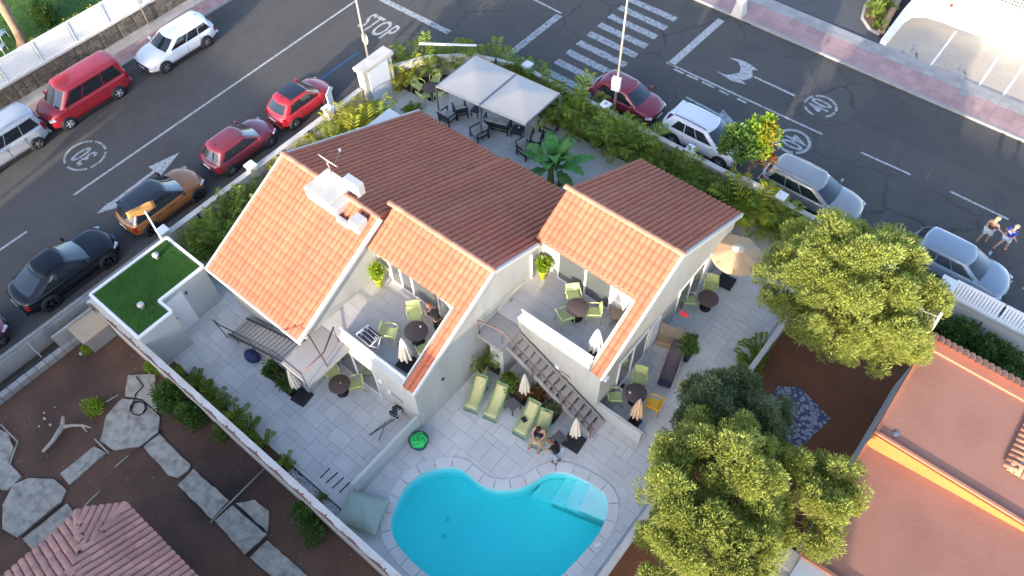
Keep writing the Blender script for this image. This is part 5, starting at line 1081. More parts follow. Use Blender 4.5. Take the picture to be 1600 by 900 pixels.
# banana plant
p = at(860,287,0.03); t = thing('banana_plant', 'lush banana plant with big paddle leaves behind the valley of the roofs', 'banana plant', (p.x,p.y,0.03)); t.scale = (1.38,)*3
MB().tube([(0,0,0),(0,0,0.9)],[0.13,0.09],9).obj('pseudostem', STEM, t); MB().tube([(0.3,0.15,0),(0.32,0.15,0.7)],[0.1,0.07],8).obj('pseudostem', STEM, t); rb = random.Random(17)
for k in range(20):
    az = 2.4*k; ln = rb.uniform(1.2,1.75); ri = rb.uniform(0.35,1.25) if k < 9 else rb.uniform(1.2,1.9); d = Vector((math.cos(az),math.sin(az),0)); s = Vector((-d.y,d.x,0)); b0 = Vector((0.15*(k % 2),0.07*(k % 2),0.7)); rows = []
    for i in range(12):
        u = i/11; c = b0+d*ln*u*(0.9 if ri < 1.2 else 0.5)+Vector((0,0,ri*ln*(u-0.62*u*u))); w_ = 0.21*math.sin(PI*min(1,0.08+max(0,(u-0.2))/0.8*0.9))**0.7 if u > 0.16 else 0.02
        ru = 0.045*math.sin(i*2.6+k*1.3); rows.append([c-s*w_+Vector((0,0,0.35*w_+ru)), c-s*w_*0.5+Vector((0,0,0.2*w_)), c, c+s*w_*0.5+Vector((0,0,0.2*w_)), c+s*w_+Vector((0,0,0.35*w_-ru))])
    MB().grid(rows,0,True).obj('leaf', L_BAN, t)

# unseen trees added below the picture so their shadows band the road
for i, (x, y, z, r_, lab) in enumerate(((-31.2,-13.5,6.2,1.5,'unseen tree added below the near side of the side street to cast shadow bands'),(-35.6,-17.0,6.6,1.7,'unseen middle tree added below the picture to cast shadow bands'),(-40.5,-12.0,6.0,1.9,'unseen tree added below the lawn side of the side street to cast shadow bands'))):
    tree('street_tree', lab, (x,y,0), [((x,y,z),(r_,r_,1.6),46,L_BUSH)], 0.13, L_BUSH, 70, 0.26, 0.12, 0.45, 300+i)
# ================================================================== furniture
def face(a, b):
    """rotation that turns +y from a towards b"""
    return math.atan2(b[1]-a[1], b[0]-a[0])-PI/2
def make_chair(m):
    t = thing('garden_chair', 'lime green plastic armchair', 'chair'); s = MB(); rows = []
    for j in range(5):
        y = -0.22+0.46*j/4; rows.append([(x, y, 0.42-0.02*math.cos(x*5)+(0.015 if j == 4 else 0)) for x in (-0.23,-0.12,0,0.12,0.23)])
    s.grid(rows).grid([[Vector(p)-Vector((0,0,0.025)) for p in r] for r in rows], flip=True); s.bx(-0.235,0.235,0.22,0.245,0.37,0.42); s.obj('seat', m, t)
    b = MB()
    for k in range(6):                                # slatted back
        a = -0.62+1.24*k/5; x0, x1 = 0.25*math.sin(a-0.11)/math.sin(0.75), 0.25*math.sin(a+0.11)/math.sin(0.75)
        y0, y1 = -0.27+0.10*(1-math.cos(a-0.11)), -0.27+0.10*(1-math.cos(a+0.11))
        b.add([(x0,y0+0.05,0.42),(x1,y1+0.05,0.42),(x1*1.05,y1-0.07,0.80),(x0*1.05,y0-0.07,0.80),(x0,y0+0.035,0.42),(x1,y1+0.035,0.42),(x1*1.05,y1-0.085,0.80),(x0*1.05,y0-0.085,0.80)],[(3,2,1,0),(4,5,6,7),(0,1,5,4),(1,2,6,5),(2,3,7,6),(3,0,4,7)])
    b.tube([(0.275*math.sin(a)/math.sin(0.75), -0.345+0.10*(1-math.cos(a)), 0.80) for a in [-0.75+1.5*i/8 for i in range(9)]],0.022,6); b.obj('backrest', m, t)
    for sx in (-1,1):
        MB().tube([(sx*0.275,-0.30,0.66),(sx*0.285,-0.1,0.665),(sx*0.28,0.16,0.65),(sx*0.262,0.23,0.60)],[0.022,0.026,0.028,0.02],6).obj('armrest', m, t)
        MB().tube([(sx*0.262,0.23,0.60),(sx*0.25,0.23,0.40),(sx*0.27,0.27,0.0)],[0.02,0.024,0.018],6).obj('leg', m, t); MB().tube([(sx*0.275,-0.31,0.70),(sx*0.25,-0.24,0.42),(sx*0.27,-0.34,0.0)],[0.02,0.024,0.018],6).obj('leg', m, t)
    return t
protoG = make_chair(GREENP); protoY = make_chair(YELL); protoW = make_chair(WHITE); usedp = {}
def chair(px_, z, target, label, proto=protoG, group='lime green garden chairs'):
    p = at(px_[0],px_[1],z+0.42); p.z = z; rz = face(p, target)
    if proto.name not in usedp:
        usedp[proto.name] = 1; proto.location = p; proto.rotation_euler = (0,0,rz); proto['label'] = label; proto['group'] = group; return proto
    return dup(proto, p, rz, label, group)
def make_table():
    t = thing('bistro_table', 'table', 'table'); MB().lathe([(0.001,0.695),(0.40,0.695),(0.43,0.705),(0.43,0.725),(0.41,0.735),(0.001,0.735)],(0,0,0),28).obj('tabletop', TABLE, t); MB().tube([(0,0,0.04),(0,0,0.70)],0.035,10).obj('column', DARKM, t); MB().lathe([(0.24,0),(0.24,0.02),(0.06,0.05),(0.001,0.05)],(0,0,0),20).obj('base', BLACKP, t); return t
protoT = make_table()
def table(px_, z, label, sc=1.0, first=[True]):
    p = at(px_[0],px_[1],z+0.73*sc); p.z = z
    if first[0]: first[0] = False; protoT.location = p; protoT['label'] = label; protoT['group'] = 'round brown bistro tables'; protoT.scale = (sc,)*3; return protoT
    return dup(protoT, p, 0, label, 'round brown bistro tables', sc)
F0, F1 = 0.035, 2.66
T1 = table((530,600),F0,'round dark table under the left balcony between two lime chairs'); T2 = table((650,517),F1,'round brown table on the middle balcony beside the person in black',1.05); T3 = table((902,480),F1,'round brown table on the right balcony with three lime chairs'); T4 = table((994,614),F0,'round dark table beside the amber chair at the foot of the right wing'); T5 = table((1107,466),F0,'round dark table near the open tan parasol'); T6 = table((672,136),F0,'round dark table at the back patio left of the gazebo')
chair((518,580),F0,T1.location,'lime chair left of the round table under the left balcony'); chair((556,600),F0,T1.location,'lime chair right of the round table, next to the left patio doors')
chair((648,490),F1,T2.location,'lime chair behind the middle balcony table, nearest the glass doors'); chair((610,520),F1,T2.location,'lime chair between clothes airer and middle balcony table'); chair((663,546),F1,T2.location,'lime chair half hidden behind the tiled edge of the middle balcony')
chair((896,463),F1,T3.location,'lime chair behind the right balcony table by the glass'); chair((884,494),F1,T3.location,'lime chair on the near left of the right balcony table'); chair((926,488),F1,T3.location,'lime chair on the right of the right balcony table')
chair((999,590),F0,T4.location,'lime chair behind the dark table on the side patio'); chair((962,620),F0,T4.location,'lime chair against the right wing wall beside the low wall'); chair((1020,631),F0,T4.location,'amber orange plastic armchair at the side patio table',protoY,'amber chairs')
chair((1110,446),F0,T5.location,'lime chair behind the dark table near the open tan parasol'); chair((1078,470),F0,T5.location,'lime chair by the right wing doors near the open tan parasol')
chair((654,134),F0,T6.location,'lime chair at the left of the back patio table'); chair((663,150),F0,T6.location,'lime chair at the front of the back patio table'); chair((681,123),F0,T6.location,'lime chair at the back of the back patio table'); chair((687,147),F0,T6.location,'lime chair right of the back patio table, behind the gazebo post')
chair((-1,52),0.25,at(40,40),'white lattice chair on the lawn at the upper left edge',protoW,'white lawn chairs'); chair((-2,74),0.25,at(40,20),'lower white lattice chair on the lawn, cut by the left edge',protoW,'white lawn chairs')
# parasols
def closed_parasol(px_, z, label, m, base=0.62, h=2.35, rz=0.0, tilt=0, basem=SLATE, bn=0.0, fat=1.0):
    p = at(px_[0],px_[1],z+0.05); p.z = z; t = thing('closed_parasol', label, 'parasol', p, rz, 'closed parasols')
    MB().box((0,0,0.04),(base,base,0.08),0.0).obj('base', basem, t, bevel=0.01); MB().tube([(0,0,0.08),(0,0,h)],0.024,8).obj('pole', DARKM, t); MB().lathe([(0.05,0),(0.05,0.22),(0.03,0.24)],(0,0,0.08),10).obj('base_tube', DARKM, t)
    mb = MB(); rows = []; n = 48
    for (zz, r, dp) in ((h-1.28,0.20,0.55),(h-1.2,0.215,0.5),(h-0.85,0.17,0.45),(h-0.45,0.115,0.4),(h-0.12,0.06,0.25),(h+0.0,0.02,0.0)):
        rows.append([(fat*r*(1-dp*0.5+dp*0.5*math.cos(8*a+0.4*math.sin(3*a)))*math.cos(a), fat*r*(1-dp*0.5+dp*0.5*math.cos(8*a+0.4*math.sin(3*a)))*math.sin(a), zz+0.03*math.sin(3*a)*(r > 0.15)) for a in [2*PI*k/n for k in range(n+1)]])
    mb.grid(rows,0,True); mb.obj('folded_canopy', m, t); MB().tube([(0,0,h-0.02),(0,0,h+0.07)],[0.022,0.008],6).obj('finial', WHITE, t); return t
closed_parasol((472,620),F0,'closed cream parasol on a black square base beside the left landing',CREAMC,0.66,2.3,R(8)); closed_parasol((637,567),F1,'closed cream parasol on a black base on the middle balcony',CREAMC,0.66,1.75,R(5),fat=1.35); closed_parasol((929,553),F1,'closed white parasol on the right balcony',WHITEC,0.5,1.75,R(20),fat=1.5); closed_parasol((897,690),F0,'closed cream parasol on a dark square base near the foot of the pool stairs',CREAMC,0.72,2.05,R(5),fat=1.1); closed_parasol((820,624),F0,'closed cream parasol among the planters behind the loungers',CREAMC,0.5,2.1,R(5),fat=1.15); closed_parasol((991,659),F0,'closed tan parasol inside the low wall of the side patio',TANC,0.45,1.95,R(0),fat=1.25)
p = at(1134,441,F0); p.z = F0; t = thing('open_parasol', 'open round tan parasol shading the side patio by the palm hedge', 'parasol', p)
MB().box((0,0,0.04),(0.7,0.7,0.08),R(5)).obj('base', SLATE, t, bevel=0.01); MB().tube([(0,0,0.08),(0.02,0.02,2.35)],0.025,8).obj('pole', DARKM, t)
rows = []; n = 32
for i in range(7):
    u = i/6; rows.append([(1.04*u*math.cos(a)*(1-0.03*(abs(math.sin(4*a)))*u), 1.04*u*math.sin(a)*(1-0.03*(abs(math.sin(4*a)))*u), 2.42-0.36*u**1.3-0.05*u*abs(math.sin(4*a))) for a in [2*PI*k/n for k in range(n+1)]])
o = MB().grid(rows,0,True,flip=True).obj('canopy', TANC, t); rows = [[Vector(q)+Vector((0,0,0)) for q in rows[-1]],[Vector(q)+Vector((0,0,-0.13)) for q in rows[-1]]]; MB().grid(rows,0,True).obj('valance', TANC, t)
rows = [[(r*math.cos(a), r*math.sin(a), z) for a in [2*PI*k/16 for k in range(17)]] for r, z in ((0.01,2.52),(0.26,2.40))]; MB().grid(rows,0,True).obj('vent_cap', CREAMC, t)
for k in range(8): a = 2*PI*(k+0.5)/8; MB().bar((0.05*math.cos(a),0.05*math.sin(a),2.38),(1.0*math.cos(a),1.0*math.sin(a),2.03),0.018).obj('rib', DARKM, t)
# sling loungers
def lounger(head, foot, label):
    h = at(head[0],head[1],0.85); f = at(foot[0],foot[1],0.25); d = Vector((f.x-h.x,f.y-h.y,0)); rz = math.atan2(d.y,d.x)-PI/2; c = (h+f)/2; L_ = 1.25
    t = thing('sling_lounger', label, 'lounger', (c.x,c.y,F0), rz, 'green sling loungers by the pool'); rows = []
    for i in range(12):
        u = i/11; y = -L_/2+L_*u; z = 0.86-0.62*u**0.8-0.16*math.sin(PI*min(1,u*1.05))+0.12*max(0,u-0.7); rows.append([(x,y,z) for x in (-0.25,-0.1,0.1,0.25)])
    o = MB().grid(rows,0,True,flip=True).obj('sling', GREENC, t); md = o.modifiers.new('solid','SOLIDIFY'); md.thickness = 0.012
    for sx in (-1,1): MB().tube([(sx*0.27,-L_/2,0.88),(sx*0.27,-0.1,0.5),(sx*0.27,L_/2,0.22),(sx*0.27,L_/2+0.05,0.0)],0.024,6).obj('side_rail', GFRAME, t); MB().tube([(sx*0.25,-0.05,0.48),(sx*0.25,-L_/2+0.1,0.0)],0.022,6).obj('rear_leg', GFRAME, t)
    for y, z in ((-L_/2,0.88),(L_/2,0.22),(L_/2+0.05,0.02),(-L_/2+0.1,0.02)): MB().tube([(-0.27,y,z),(0.27,y,z)],0.022,6).obj('crossbar', GFRAME, t)
    MB().lathe([(0.001,-0.2),(0.05,-0.2),(0.05,0.2),(0.001,0.2)],(0,0,0),10).obj('head_roll', GREENC, t, loc=(0,-L_/2+0.12,0.83), rot=(0,R(90),0)); return t
lounger((751,592),(738,633),'lime sling lounger nearest the middle wing wall'); lounger((783,605),(768,646),'second lime sling lounger from the wall, left of the grey side table'); lounger((834,631),(814,673),'lime sling lounger with a black tablet lying on it'); L4 = lounger((852,647),(840,689),'lime sling lounger with the bare-chested man sitting on it')
p = at(819,656,0.45); tag(MB().box((p.x,p.y,0.47),(0.24,0.19,0.02),R(-20)).obj('tablet', BLACKP, bevel=0.004), 'black tablet lying on a lime sling lounger', 'tablet')
def side_table(px_, label, rz=0, m=WICK, s=0.45, h=0.42):
    p = at(px_[0],px_[1],h); t = thing('side_table', label, 'side table', (p.x,p.y,F0), rz); MB().box((0,0,h-0.02),(s,s,0.04)).obj('tabletop', m, t, bevel=0.006); MB().box((0,0,h-0.07),(s*0.92,s*0.92,0.06)).obj('apron', m, t)
    for sx in (-1,1):
        for sy in (-1,1): MB().bx(sx*s*0.46-0.022,sx*s*0.46+0.022,sy*s*0.46-0.022,sy*s*0.46+0.022,0,h-0.06).obj('leg', m, t)
    return t
side_table((801,632),'grey wicker side table between the pairs of sling loungers',R(-8)); side_table((874,684),'grey wicker side table behind the bending woman',R(-8))
# planters and potted plants
def planter(px_, z, label, rz=0, s=0.5, h=0.5, plant=None, m=BLACKP, seed=0):
    p = at(px_[0],px_[1],z+h); t = thing('planter', label, 'planter', (p.x,p.y,z), rz); k = 0.86; mb = MB(); a, b = s/2*k, s/2
    mb.add([(-a,-a,0),(a,-a,0),(a,a,0),(-a,a,0),(-b,-b,h),(b,-b,h),(b,b,h),(-b,b,h)],[(3,2,1,0),(0,1,5,4),(1,2,6,5),(2,3,7,6),(3,0,4,7)]); i_ = b-0.03
    mb.add([(-b,-b,h),(b,-b,h),(b,b,h),(-b,b,h),(-i_,-i_,h),(i_,-i_,h),(i_,i_,h),(-i_,i_,h)],[(0,1,5,4),(1,2,6,5),(2,3,7,6),(3,0,4,7)]); mb.obj('pot', m, t); MB().bx(-i_,i_,-i_,i_,h-0.1,h-0.05).obj('soil', SOIL, t)
    if plant == 'palm': fr, st = PALMS[seed % 3]; link('fronds', fr, t, loc=(0,0,h-0.1), scale=(0.72,)*3); link('stems', st, t, loc=(0,0,h-0.1), scale=(0.72,)*3)
    elif plant: foliage('foliage', crown_clumps((0,0,h+0.22),(0.33,0.33,0.32),16,0.14,seed,low=-0.2),45,0.15,0.06,plant,t,seed); MB().tube([(0,0,h-0.06),(0,0,h+0.2)],0.02,5).obj('stem', BARK, t)
    return t
planter((750,562),F0,'black planter with an arching palm in the corner of the pool stairs',R(5),0.6,0.5,'palm',seed=1); planter((776,566),F0,'black planter below the upper end of the pool stairs',R(5),0.55,0.5,None); planter((795,600),F0,'black planter with a bushy green plant behind the loungers',R(5),0.5,0.45,L_PALM,seed=3); planter((812,612),F0,'black planter beside the closed parasol among the loungers',R(5),0.6,0.4,None); planter((838,622),F0,'black planter with a russet-leaved plant under the stairs',R(5),0.5,0.42,L_RED,seed=5); planter((862,642),F0,'black planter with dark foliage next to the lower pool stairs',R(5),0.62,0.42,L_TREED,seed=6)
planter((428,580),F0,'dark box planter with greenery under the left staircase',R(3),0.62,0.4,L_BUSH,seed=7); planter((452,604),F0,'black box planter beside the closed parasol under the left landing',R(3),0.5,0.35,L_BUSH,seed=8)
def round_pot(px_, z, label, r=0.19, h=0.55, m=POTY, leaf=L_LIME, seed=1, bush=(0.2,0.2,0.22), n=14):
    p = at(px_[0],px_[1],z+h); t = thing('potted_plant', label, 'potted plant', (p.x,p.y,z)); MB().lathe([(r*0.62,0),(r,h),(r+0.02,h),(r+0.02,h-0.04),(r-0.02,h-0.05),(0.001,h-0.05)],(0,0,0),18).obj('pot', m, t)
    foliage('foliage', crown_clumps((0,0,h+bush[2]*1.3),bush,n,0.14,seed,low=-0.3),45,0.17,0.055,leaf,t,seed); MB().tube([(0,0,h-0.06),(0,0,h+0.2)],0.02,5).obj('stem', BARK, t); return t
round_pot((590,433),F1,'plant in a lime yellow pot in the corner of the middle balcony',seed=21); round_pot((848,421),F1,'plant in a lime yellow pot in the corner of the right balcony',seed=22); round_pot((1076,548),F0,'leafy plant in a tall dark pot on the side patio',0.2,0.75,BLACKP,L_BUSH,23,(0.34,0.34,0.32),20)
# beanbag
p = at(567,799,0.3); t = thing('beanbag', 'large sage green floor beanbag lying beside the pool', 'beanbag', (p.x,p.y,F0), R(20)); bm = bmesh.new(); bmesh.ops.create_cube(bm, size=1); bmesh.ops.subdivide_edges(bm, edges=bm.edges, cuts=9, use_grid_fill=True); rb = random.Random(2)
for v in bm.verts:
    x, y, z = v.co*2; e = (1-min(1,abs(x))**3.2)*(1-min(1,abs(y))**3.2); k = 1-0.06*(1-abs(x))*(abs(y) > 0.9)-0.06*(1-abs(y))*0
    v.co = Vector((x*0.82*(1-0.09*(1-abs(y)**2)*(abs(x) > 0.5)*abs(x)), y*0.68*(1-0.10*(1-abs(x)**2)*abs(y)), 0.28+z*(0.05+0.24*e**0.75)+0.02*math.sin(x*9+y*5)*e))
me = bpy.data.meshes.new('cushion'); bm.to_mesh(me); bm.free(); me.materials.append(SAGE); me.polygons.foreach_set('use_smooth',[True]*len(me.polygons)); o = link('cushion', me, t); md = o.modifiers.new('sub','SUBSURF'); md.levels = 1; md.render_levels = 1; MB().tube([(0.8,-0.6,0.26),(0.95,-0.68,0.22)],0.03,6).obj('handle', SAGE, t)
t = thing('net_basket', 'blue tub filled with bright green pool netting by the low wall', 'basket', (-10.48,6.62,F0)); MB().lathe([(0.26,0),(0.36,0.42),(0.38,0.42),(0.36,0.38),(0.001,0.34)],(0,0,0),20).obj('tub', mat('blue_tub',(0.08,0.17,0.36),0.6), t)
mb = MB(); rows = []
for i in range(7): rows.append([((0.35*i/6)*math.cos(a), (0.35*i/6)*math.sin(a), 0.53-0.12*(i/6)**2+0.035*math.sin(5*a+i*1.7)) for a in [2*PI*k/24 for k in range(25)]])
mb.grid(rows,0,True,flip=True).obj('net', mat('green_net',(0.04,0.55,0.13),0.7,0.2,9), t); MB().tube([(0.37*math.cos(a),0.37*math.sin(a),0.44) for a in [2*PI*k/20 for k in range(21)]],0.02,6).obj('rim', DARKM, t)
# clothes airers
def airer(px_, z, label, rz, cloth=None, w_=0.75, d_=0.55, h=0.85):
    p = at(px_[0],px_[1],z+h); t = thing('clothes_airer', label, 'clothes airer', (p.x,p.y,z), rz)
    for sx in (-1,1): MB().tube([(sx*w_/2,-d_/2,h),(sx*w_/2,d_/2,h)],0.014,6).obj('rail', ALU, t)
    for k in range(8): MB().tube([(-w_/2,-d_/2+d_*k/7,h),(w_/2,-d_/2+d_*k/7,h)],0.009,5).obj('rung', ALU, t)
    for sx in (-1,1): MB().tube([(sx*w_/2,-d_/2,h),(sx*w_/2,d_/2-0.05,0)],0.013,6).obj('leg', ALU, t); MB().tube([(sx*w_/2,d_/2,h),(sx*w_/2,-d_/2+0.05,0)],0.013,6).obj('leg', ALU, t)
    if cloth:
        for k in range(4): y = -d_/2+0.04+d_*k/3*0.86; MB().bx(-w_/2+0.05+0.05*(k % 2),w_/2-0.08*(k % 3),y-0.045,y+0.045,h-0.22,h+0.018).obj('hanging_cloth', cloth, t)
    return t
airer((576,524),F1,'white clothes airer hung with dark navy clothes on the middle balcony',R(-3),mat('navy_cloth',(0.025,0.03,0.06),0.9,0.1,5)); airer((617,641),F0,'small folding clothes airer with black rungs by the left patio wall',R(10),mat('black_cloth',(0.03,0.03,0.035),0.9,0.1,5),0.42,0.36,0.5)
p = at(592,668,0); t = thing('tripod_stand', 'thin black tripod stand lying by the low wall on the left patio', 'stand', at(600,662,F0)); o_ = at(600,662,F0)
for q in ((577,680),(592,688),(612,655)): MB().tube([Vector(at(603,660,0.25))-o_, Vector(at(q[0],q[1],F0+0.02))-o_],0.014,6).obj('leg', DARKM, t)
MB().tube([Vector(at(577,680,F0+0.03))-o_,Vector(at(617,655,0.4))-o_],0.018,6).obj('pole', DARKM, t)
# sling chair in brown on the right balcony, side patio pieces
p = at(965,493,F1+0.35); t = thing('wooden_chair', 'brown wooden folding chair at the right end of the right balcony', 'chair', (p.x,p.y,F1), R(120)); 
for sx in (-1,1): MB().bar((sx*0.24,-0.3,0.0),(sx*0.24,0.25,0.48),0.04).obj('leg', WOOD, t); MB().bar((sx*0.21,0.28,0.0),(sx*0.21,-0.32,0.85),0.04).obj('leg', WOOD, t)
for k in range(5): MB().box((0,-0.16+k*0.09,0.44),(0.46,0.07,0.025)).obj('seat_slat', WOOD, t)
for k in range(4): MB().box((0,-0.21-k*0.033,0.55+k*0.09),(0.44,0.02,0.07)).obj('back_slat', WOOD, t)
t = thing('privacy_screen', 'grey-brown wooden privacy screen standing out from the right wing wall', 'screen', (-5.2,16.35,0), world=True)
a, b = Vector((-5.95,16.15,0)), Vector((-4.55,16.5,0)); TAUPE = mat('taupe_board',(0.21,0.18,0.155),0.7,0.12,1.2)
for k in range(6): MB().bar(a+Vector((0,0,0.42+k*0.185)),b+Vector((0,0,0.42+k*0.185)),0.035,0.175).obj('board', TAUPE, t)
for q in (0.0,0.5,1.0): c = a.lerp(b,q)+Vector((0.0,0.03,0)); MB().bx(c.x-0.03,c.x+0.03,c.y,c.y+0.06,F0,1.46).obj('post', WOOD, t)
MB().bar(a+Vector((0.05,-0.12,0.2)),b+Vector((-0.25,-0.12,0.2)),0.22,0.32).obj('kick_board', mat('tan_board',(0.34,0.24,0.16),0.8,0.12,2), t)
t = thing('towel_rail', 'red towel hanging on a thin rail beside the wooden screen', 'towel', (-5.4,16.9,0), world=True); MB().tube([(-5.98,16.9,1.75),(-4.95,16.9,1.75)],0.012,6).obj('rail', GALV, t); MB().bx(-5.6,-5.4,16.87,16.93,1.45,1.77).obj('towel', mat('red_cloth',(0.6,0.06,0.06),0.9,0.15,8), t); MB().bx(-5.4,-5.25,16.88,16.92,1.55,1.77).obj('towel', MATS['red_cloth'], t)
p = at(1048,574,0.35); t = thing('sun_lounger', 'grey folding sun lounger with a dark mesh seat on the side patio', 'lounger', (p.x,p.y,F0), R(15)); MESHG = mat('plum_mesh',(0.10,0.085,0.10),0.85,0.15,8)
rows = [[(x,y,z) for x in (-0.28,0,0.28)] for y, z in ((-0.85,0.30),(-0.3,0.30),(0.25,0.32),(0.55,0.55),(0.78,0.8))]; o = MB().grid(rows,0,True).obj('mesh_seat', MESHG, t); md = o.modifiers.new('solid','SOLIDIFY'); md.thickness = 0.02
for sx in (-1,1):
    MB().tube([(sx*0.31,-0.9,0.31),(sx*0.31,0.25,0.33),(sx*0.31,0.8,0.83)],0.022,6).obj('side_rail', GALV, t)
    for y in (-0.75,0.35): MB().tube([(sx*0.31,y,0.31),(sx*0.31,y,0.0)],0.02,6).obj('leg', GALV, t)
MB().bx(-0.25,0.25,-0.95,-0.72,0.33,0.38).obj('foot_cushion', MATS['navy_cloth'], t)
p = at(1060,548,0.4); t = thing('folding_chair', 'grey slatted folding chair leaning beside the wooden screen', 'chair', (p.x,p.y,F0), R(10))
for k in range(7): MB().box((0,-0.2+k*0.065,0.42+k*0.02),(0.46,0.04,0.02)).obj('slat', ALU, t)
for sx in (-1,1): MB().tube([(sx*0.24,-0.25,0.41),(sx*0.24,0.25,0.55)],0.015,6).obj('rail', STEEL, t); MB().tube([(sx*0.24,-0.22,0.0),(sx*0.24,0.15,0.5)],0.015,6).obj('leg', STEEL, t); MB().tube([(sx*0.24,0.22,0.0),(sx*0.24,-0.15,0.42)],0.015,6).obj('leg', STEEL, t)
p = at(973,603,0.1); t = thing('shoes', 'pair of black shoes left by the right wing wall', 'shoes', (p.x,p.y,F0)); MB().lathe([(0.001,0),(0.07,0.01),(0.06,0.08),(0.001,0.1)],(0,0,0),10,sq=2.0).obj('shoe', BLACKP, t); MB().lathe([(0.001,0),(0.07,0.01),(0.06,0.08),(0.001,0.1)],(0.2,0.08,0),10,sq=2.0).obj('shoe', BLACKP, t)
p = at(394,556,0.25); t = thing('storage_bag', 'dark blue bag tucked under the left staircase', 'bag', (p.x,p.y,F0), R(10)); MB().lathe([(0.28,0),(0.36,0.12),(0.34,0.34),(0.2,0.45),(0.001,0.46)],(0,0,0),14,sq=0.75).obj('bag_body', mat('blue_bag',(0.03,0.04,0.12),0.7,0.15,5), t); MB().tube([(-0.15,0,0.44),(0,0,0.56),(0.15,0,0.44)],0.015,6).obj('strap', BLACKP, t)
# gazebo
gz = thing('gazebo', 'double beige canvas gazebo on grey posts over the back patio', 'gazebo', (-19.2,22,0), world=True)
GX = [-21.78,-19.2,-16.62]; GY0, GY1 = 20.55, 23.3; cor = lambda i, j: Vector((GX[i], (20.25+0.3*i) if j == 0 else (23.1+0.2*i), 2.28))
for i in range(3):
    for j in range(2): c = cor(i,j); MB().bx(c.x-0.035,c.x+0.035,c.y-0.035,c.y+0.035,F0,2.26).obj('post', STEEL, gz)
for i in range(2):
    q = [cor(i,0)+Vector((0.03,0,0)),cor(i+1,0)-Vector((0.03,0,0)),cor(i+1,1)-Vector((0.03,0,0)),cor(i,1)+Vector((0.03,0,0))]; rows = []; n = 12
    for a in range(n+1):
        row = []
        for b in range(n+1):
            u, v = a/n, b/n; pt = (q[0].lerp(q[1],u)).lerp(q[3].lerp(q[2],u),v); m_ = min(u,1-u,v,1-v)*2; row.append(pt+Vector((0,0,0.05+0.62*m_**1.0)))
        rows.append(row)
    MB().grid(rows,0,True,flip=True).obj('canopy', CANV, gz)
    for k in range(4): MB().bar(q[k]+Vector((0,0,0.03)),q[(k+1) % 4]+Vector((0,0,0.03)),0.05,0.1).obj('frame_beam', STEEL if k in (1,3) else CANV, gz)
# dark framed lounge set
def lounge_seat(name, label, px_, rz, wd, cat='chair', back=True):
    p = at(px_[0],px_[1],0.4); t = thing(name, label, cat, (p.x,p.y,F0), rz); h = wd/2
    for sx in (-1,1):
        for y in (-0.33,0.33): MB().bx(sx*h-0.03,sx*h+0.03,y-0.03,y+0.03,0,0.58).obj('leg', DARKM, t)
        MB().bx(sx*h-0.04,sx*h+0.04,-0.37,0.37,0.58,0.61).obj('armrest', DARKM, t)
    MB().bx(-h,h,-0.34,0.34,0.24,0.28).obj('seat_frame', DARKM, t); n = max(1,round(wd/0.62))
    for k in range(n): MB().bx(-h+0.04+(wd-0.08)*k/n+0.005,-h+0.04+(wd-0.08)*(k+1)/n-0.005,-0.30,0.34,0.285,0.40).obj('seat_cushion', CUSH, t, bevel=0.03)
    if back:
        for k in range(5): MB().bar((-h,-0.34-0.03*k,0.42+k*0.09),(h,-0.34-0.03*k,0.42+k*0.09),0.02,0.05).obj('back_slat', DARKM, t)
        for k in range(n): mb = MB().box((-h+wd*(k+0.5)/n,-0.29,0.6),((wd-0.1)/n,0.11,0.38),mat=Matrix.Rotation(R(14),4,'X')); mb.obj('back_cushion', CUSH, t, bevel=0.03)
    return t
lounge_seat('lounge_armchair','dark framed armchair with grey cushions left of the gazebo side table',(700,181),R(0),0.68); lounge_seat('lounge_armchair','dark lounge chair turned towards the back hedge under the gazebo',(719,171),R(55),0.62); lounge_seat('lounge_armchair','dark framed armchair seen from behind in front of the sofa',(749,206),R(165),0.66); lounge_seat('lounge_sofa','two-seat dark framed sofa with beige cushions under the gazebo',(776,193),R(20),1.35,'sofa'); lounge_seat('lounge_armchair','dark framed armchair with beige cushions at the hedge right of the gazebo',(857,199),R(-200+120),0.66); lounge_seat('lounge_armchair','dark armchair behind the front right gazebo post',(822,234),R(-100),0.62)
lounge_seat('ottoman','low grey cushioned stool right of the gazebo post',(839,214),R(25),0.5,'stool',False)
side_table((744,171),'small black square table between armchair and sofa under the gazebo',R(10),DARKM,0.42,0.42); side_table((809,203),'black coffee table in front of the gazebo sofa',R(20),DARKM,0.6,0.36)
p = at(811,199,0.45); tag(MB().lathe([(0.03,0),(0.04,0.07),(0.001,0.07)],(p.x,p.y,0.4),10).obj('cup', WHITE), 'small white cup on the black coffee table under the gazebo', 'cup'); p = at(657,511,F1+0.8); tag(MB().lathe([(0.03,0),(0.04,0.09),(0.001,0.09)],(p.x,p.y,F1+0.775),10).obj('cup', WHITE), 'white cup on the middle balcony table', 'cup'); p = at(984,614,0.75); tag(MB().lathe([(0.05,0),(0.06,0.05),(0.001,0.04)],(p.x,p.y,0.772),12).obj('ashtray', WHITEW), 'small pale ashtray on the side patio table', 'ashtray'); p = at(532,598,0.8); tag(MB().lathe([(0.04,0),(0.05,0.04),(0.001,0.04)],(p.x,p.y,0.772),12).obj('ashtray', mat('brass_dish',(0.4,0.33,0.22),0.5)), 'small metal ashtray on the left patio table', 'ashtray')
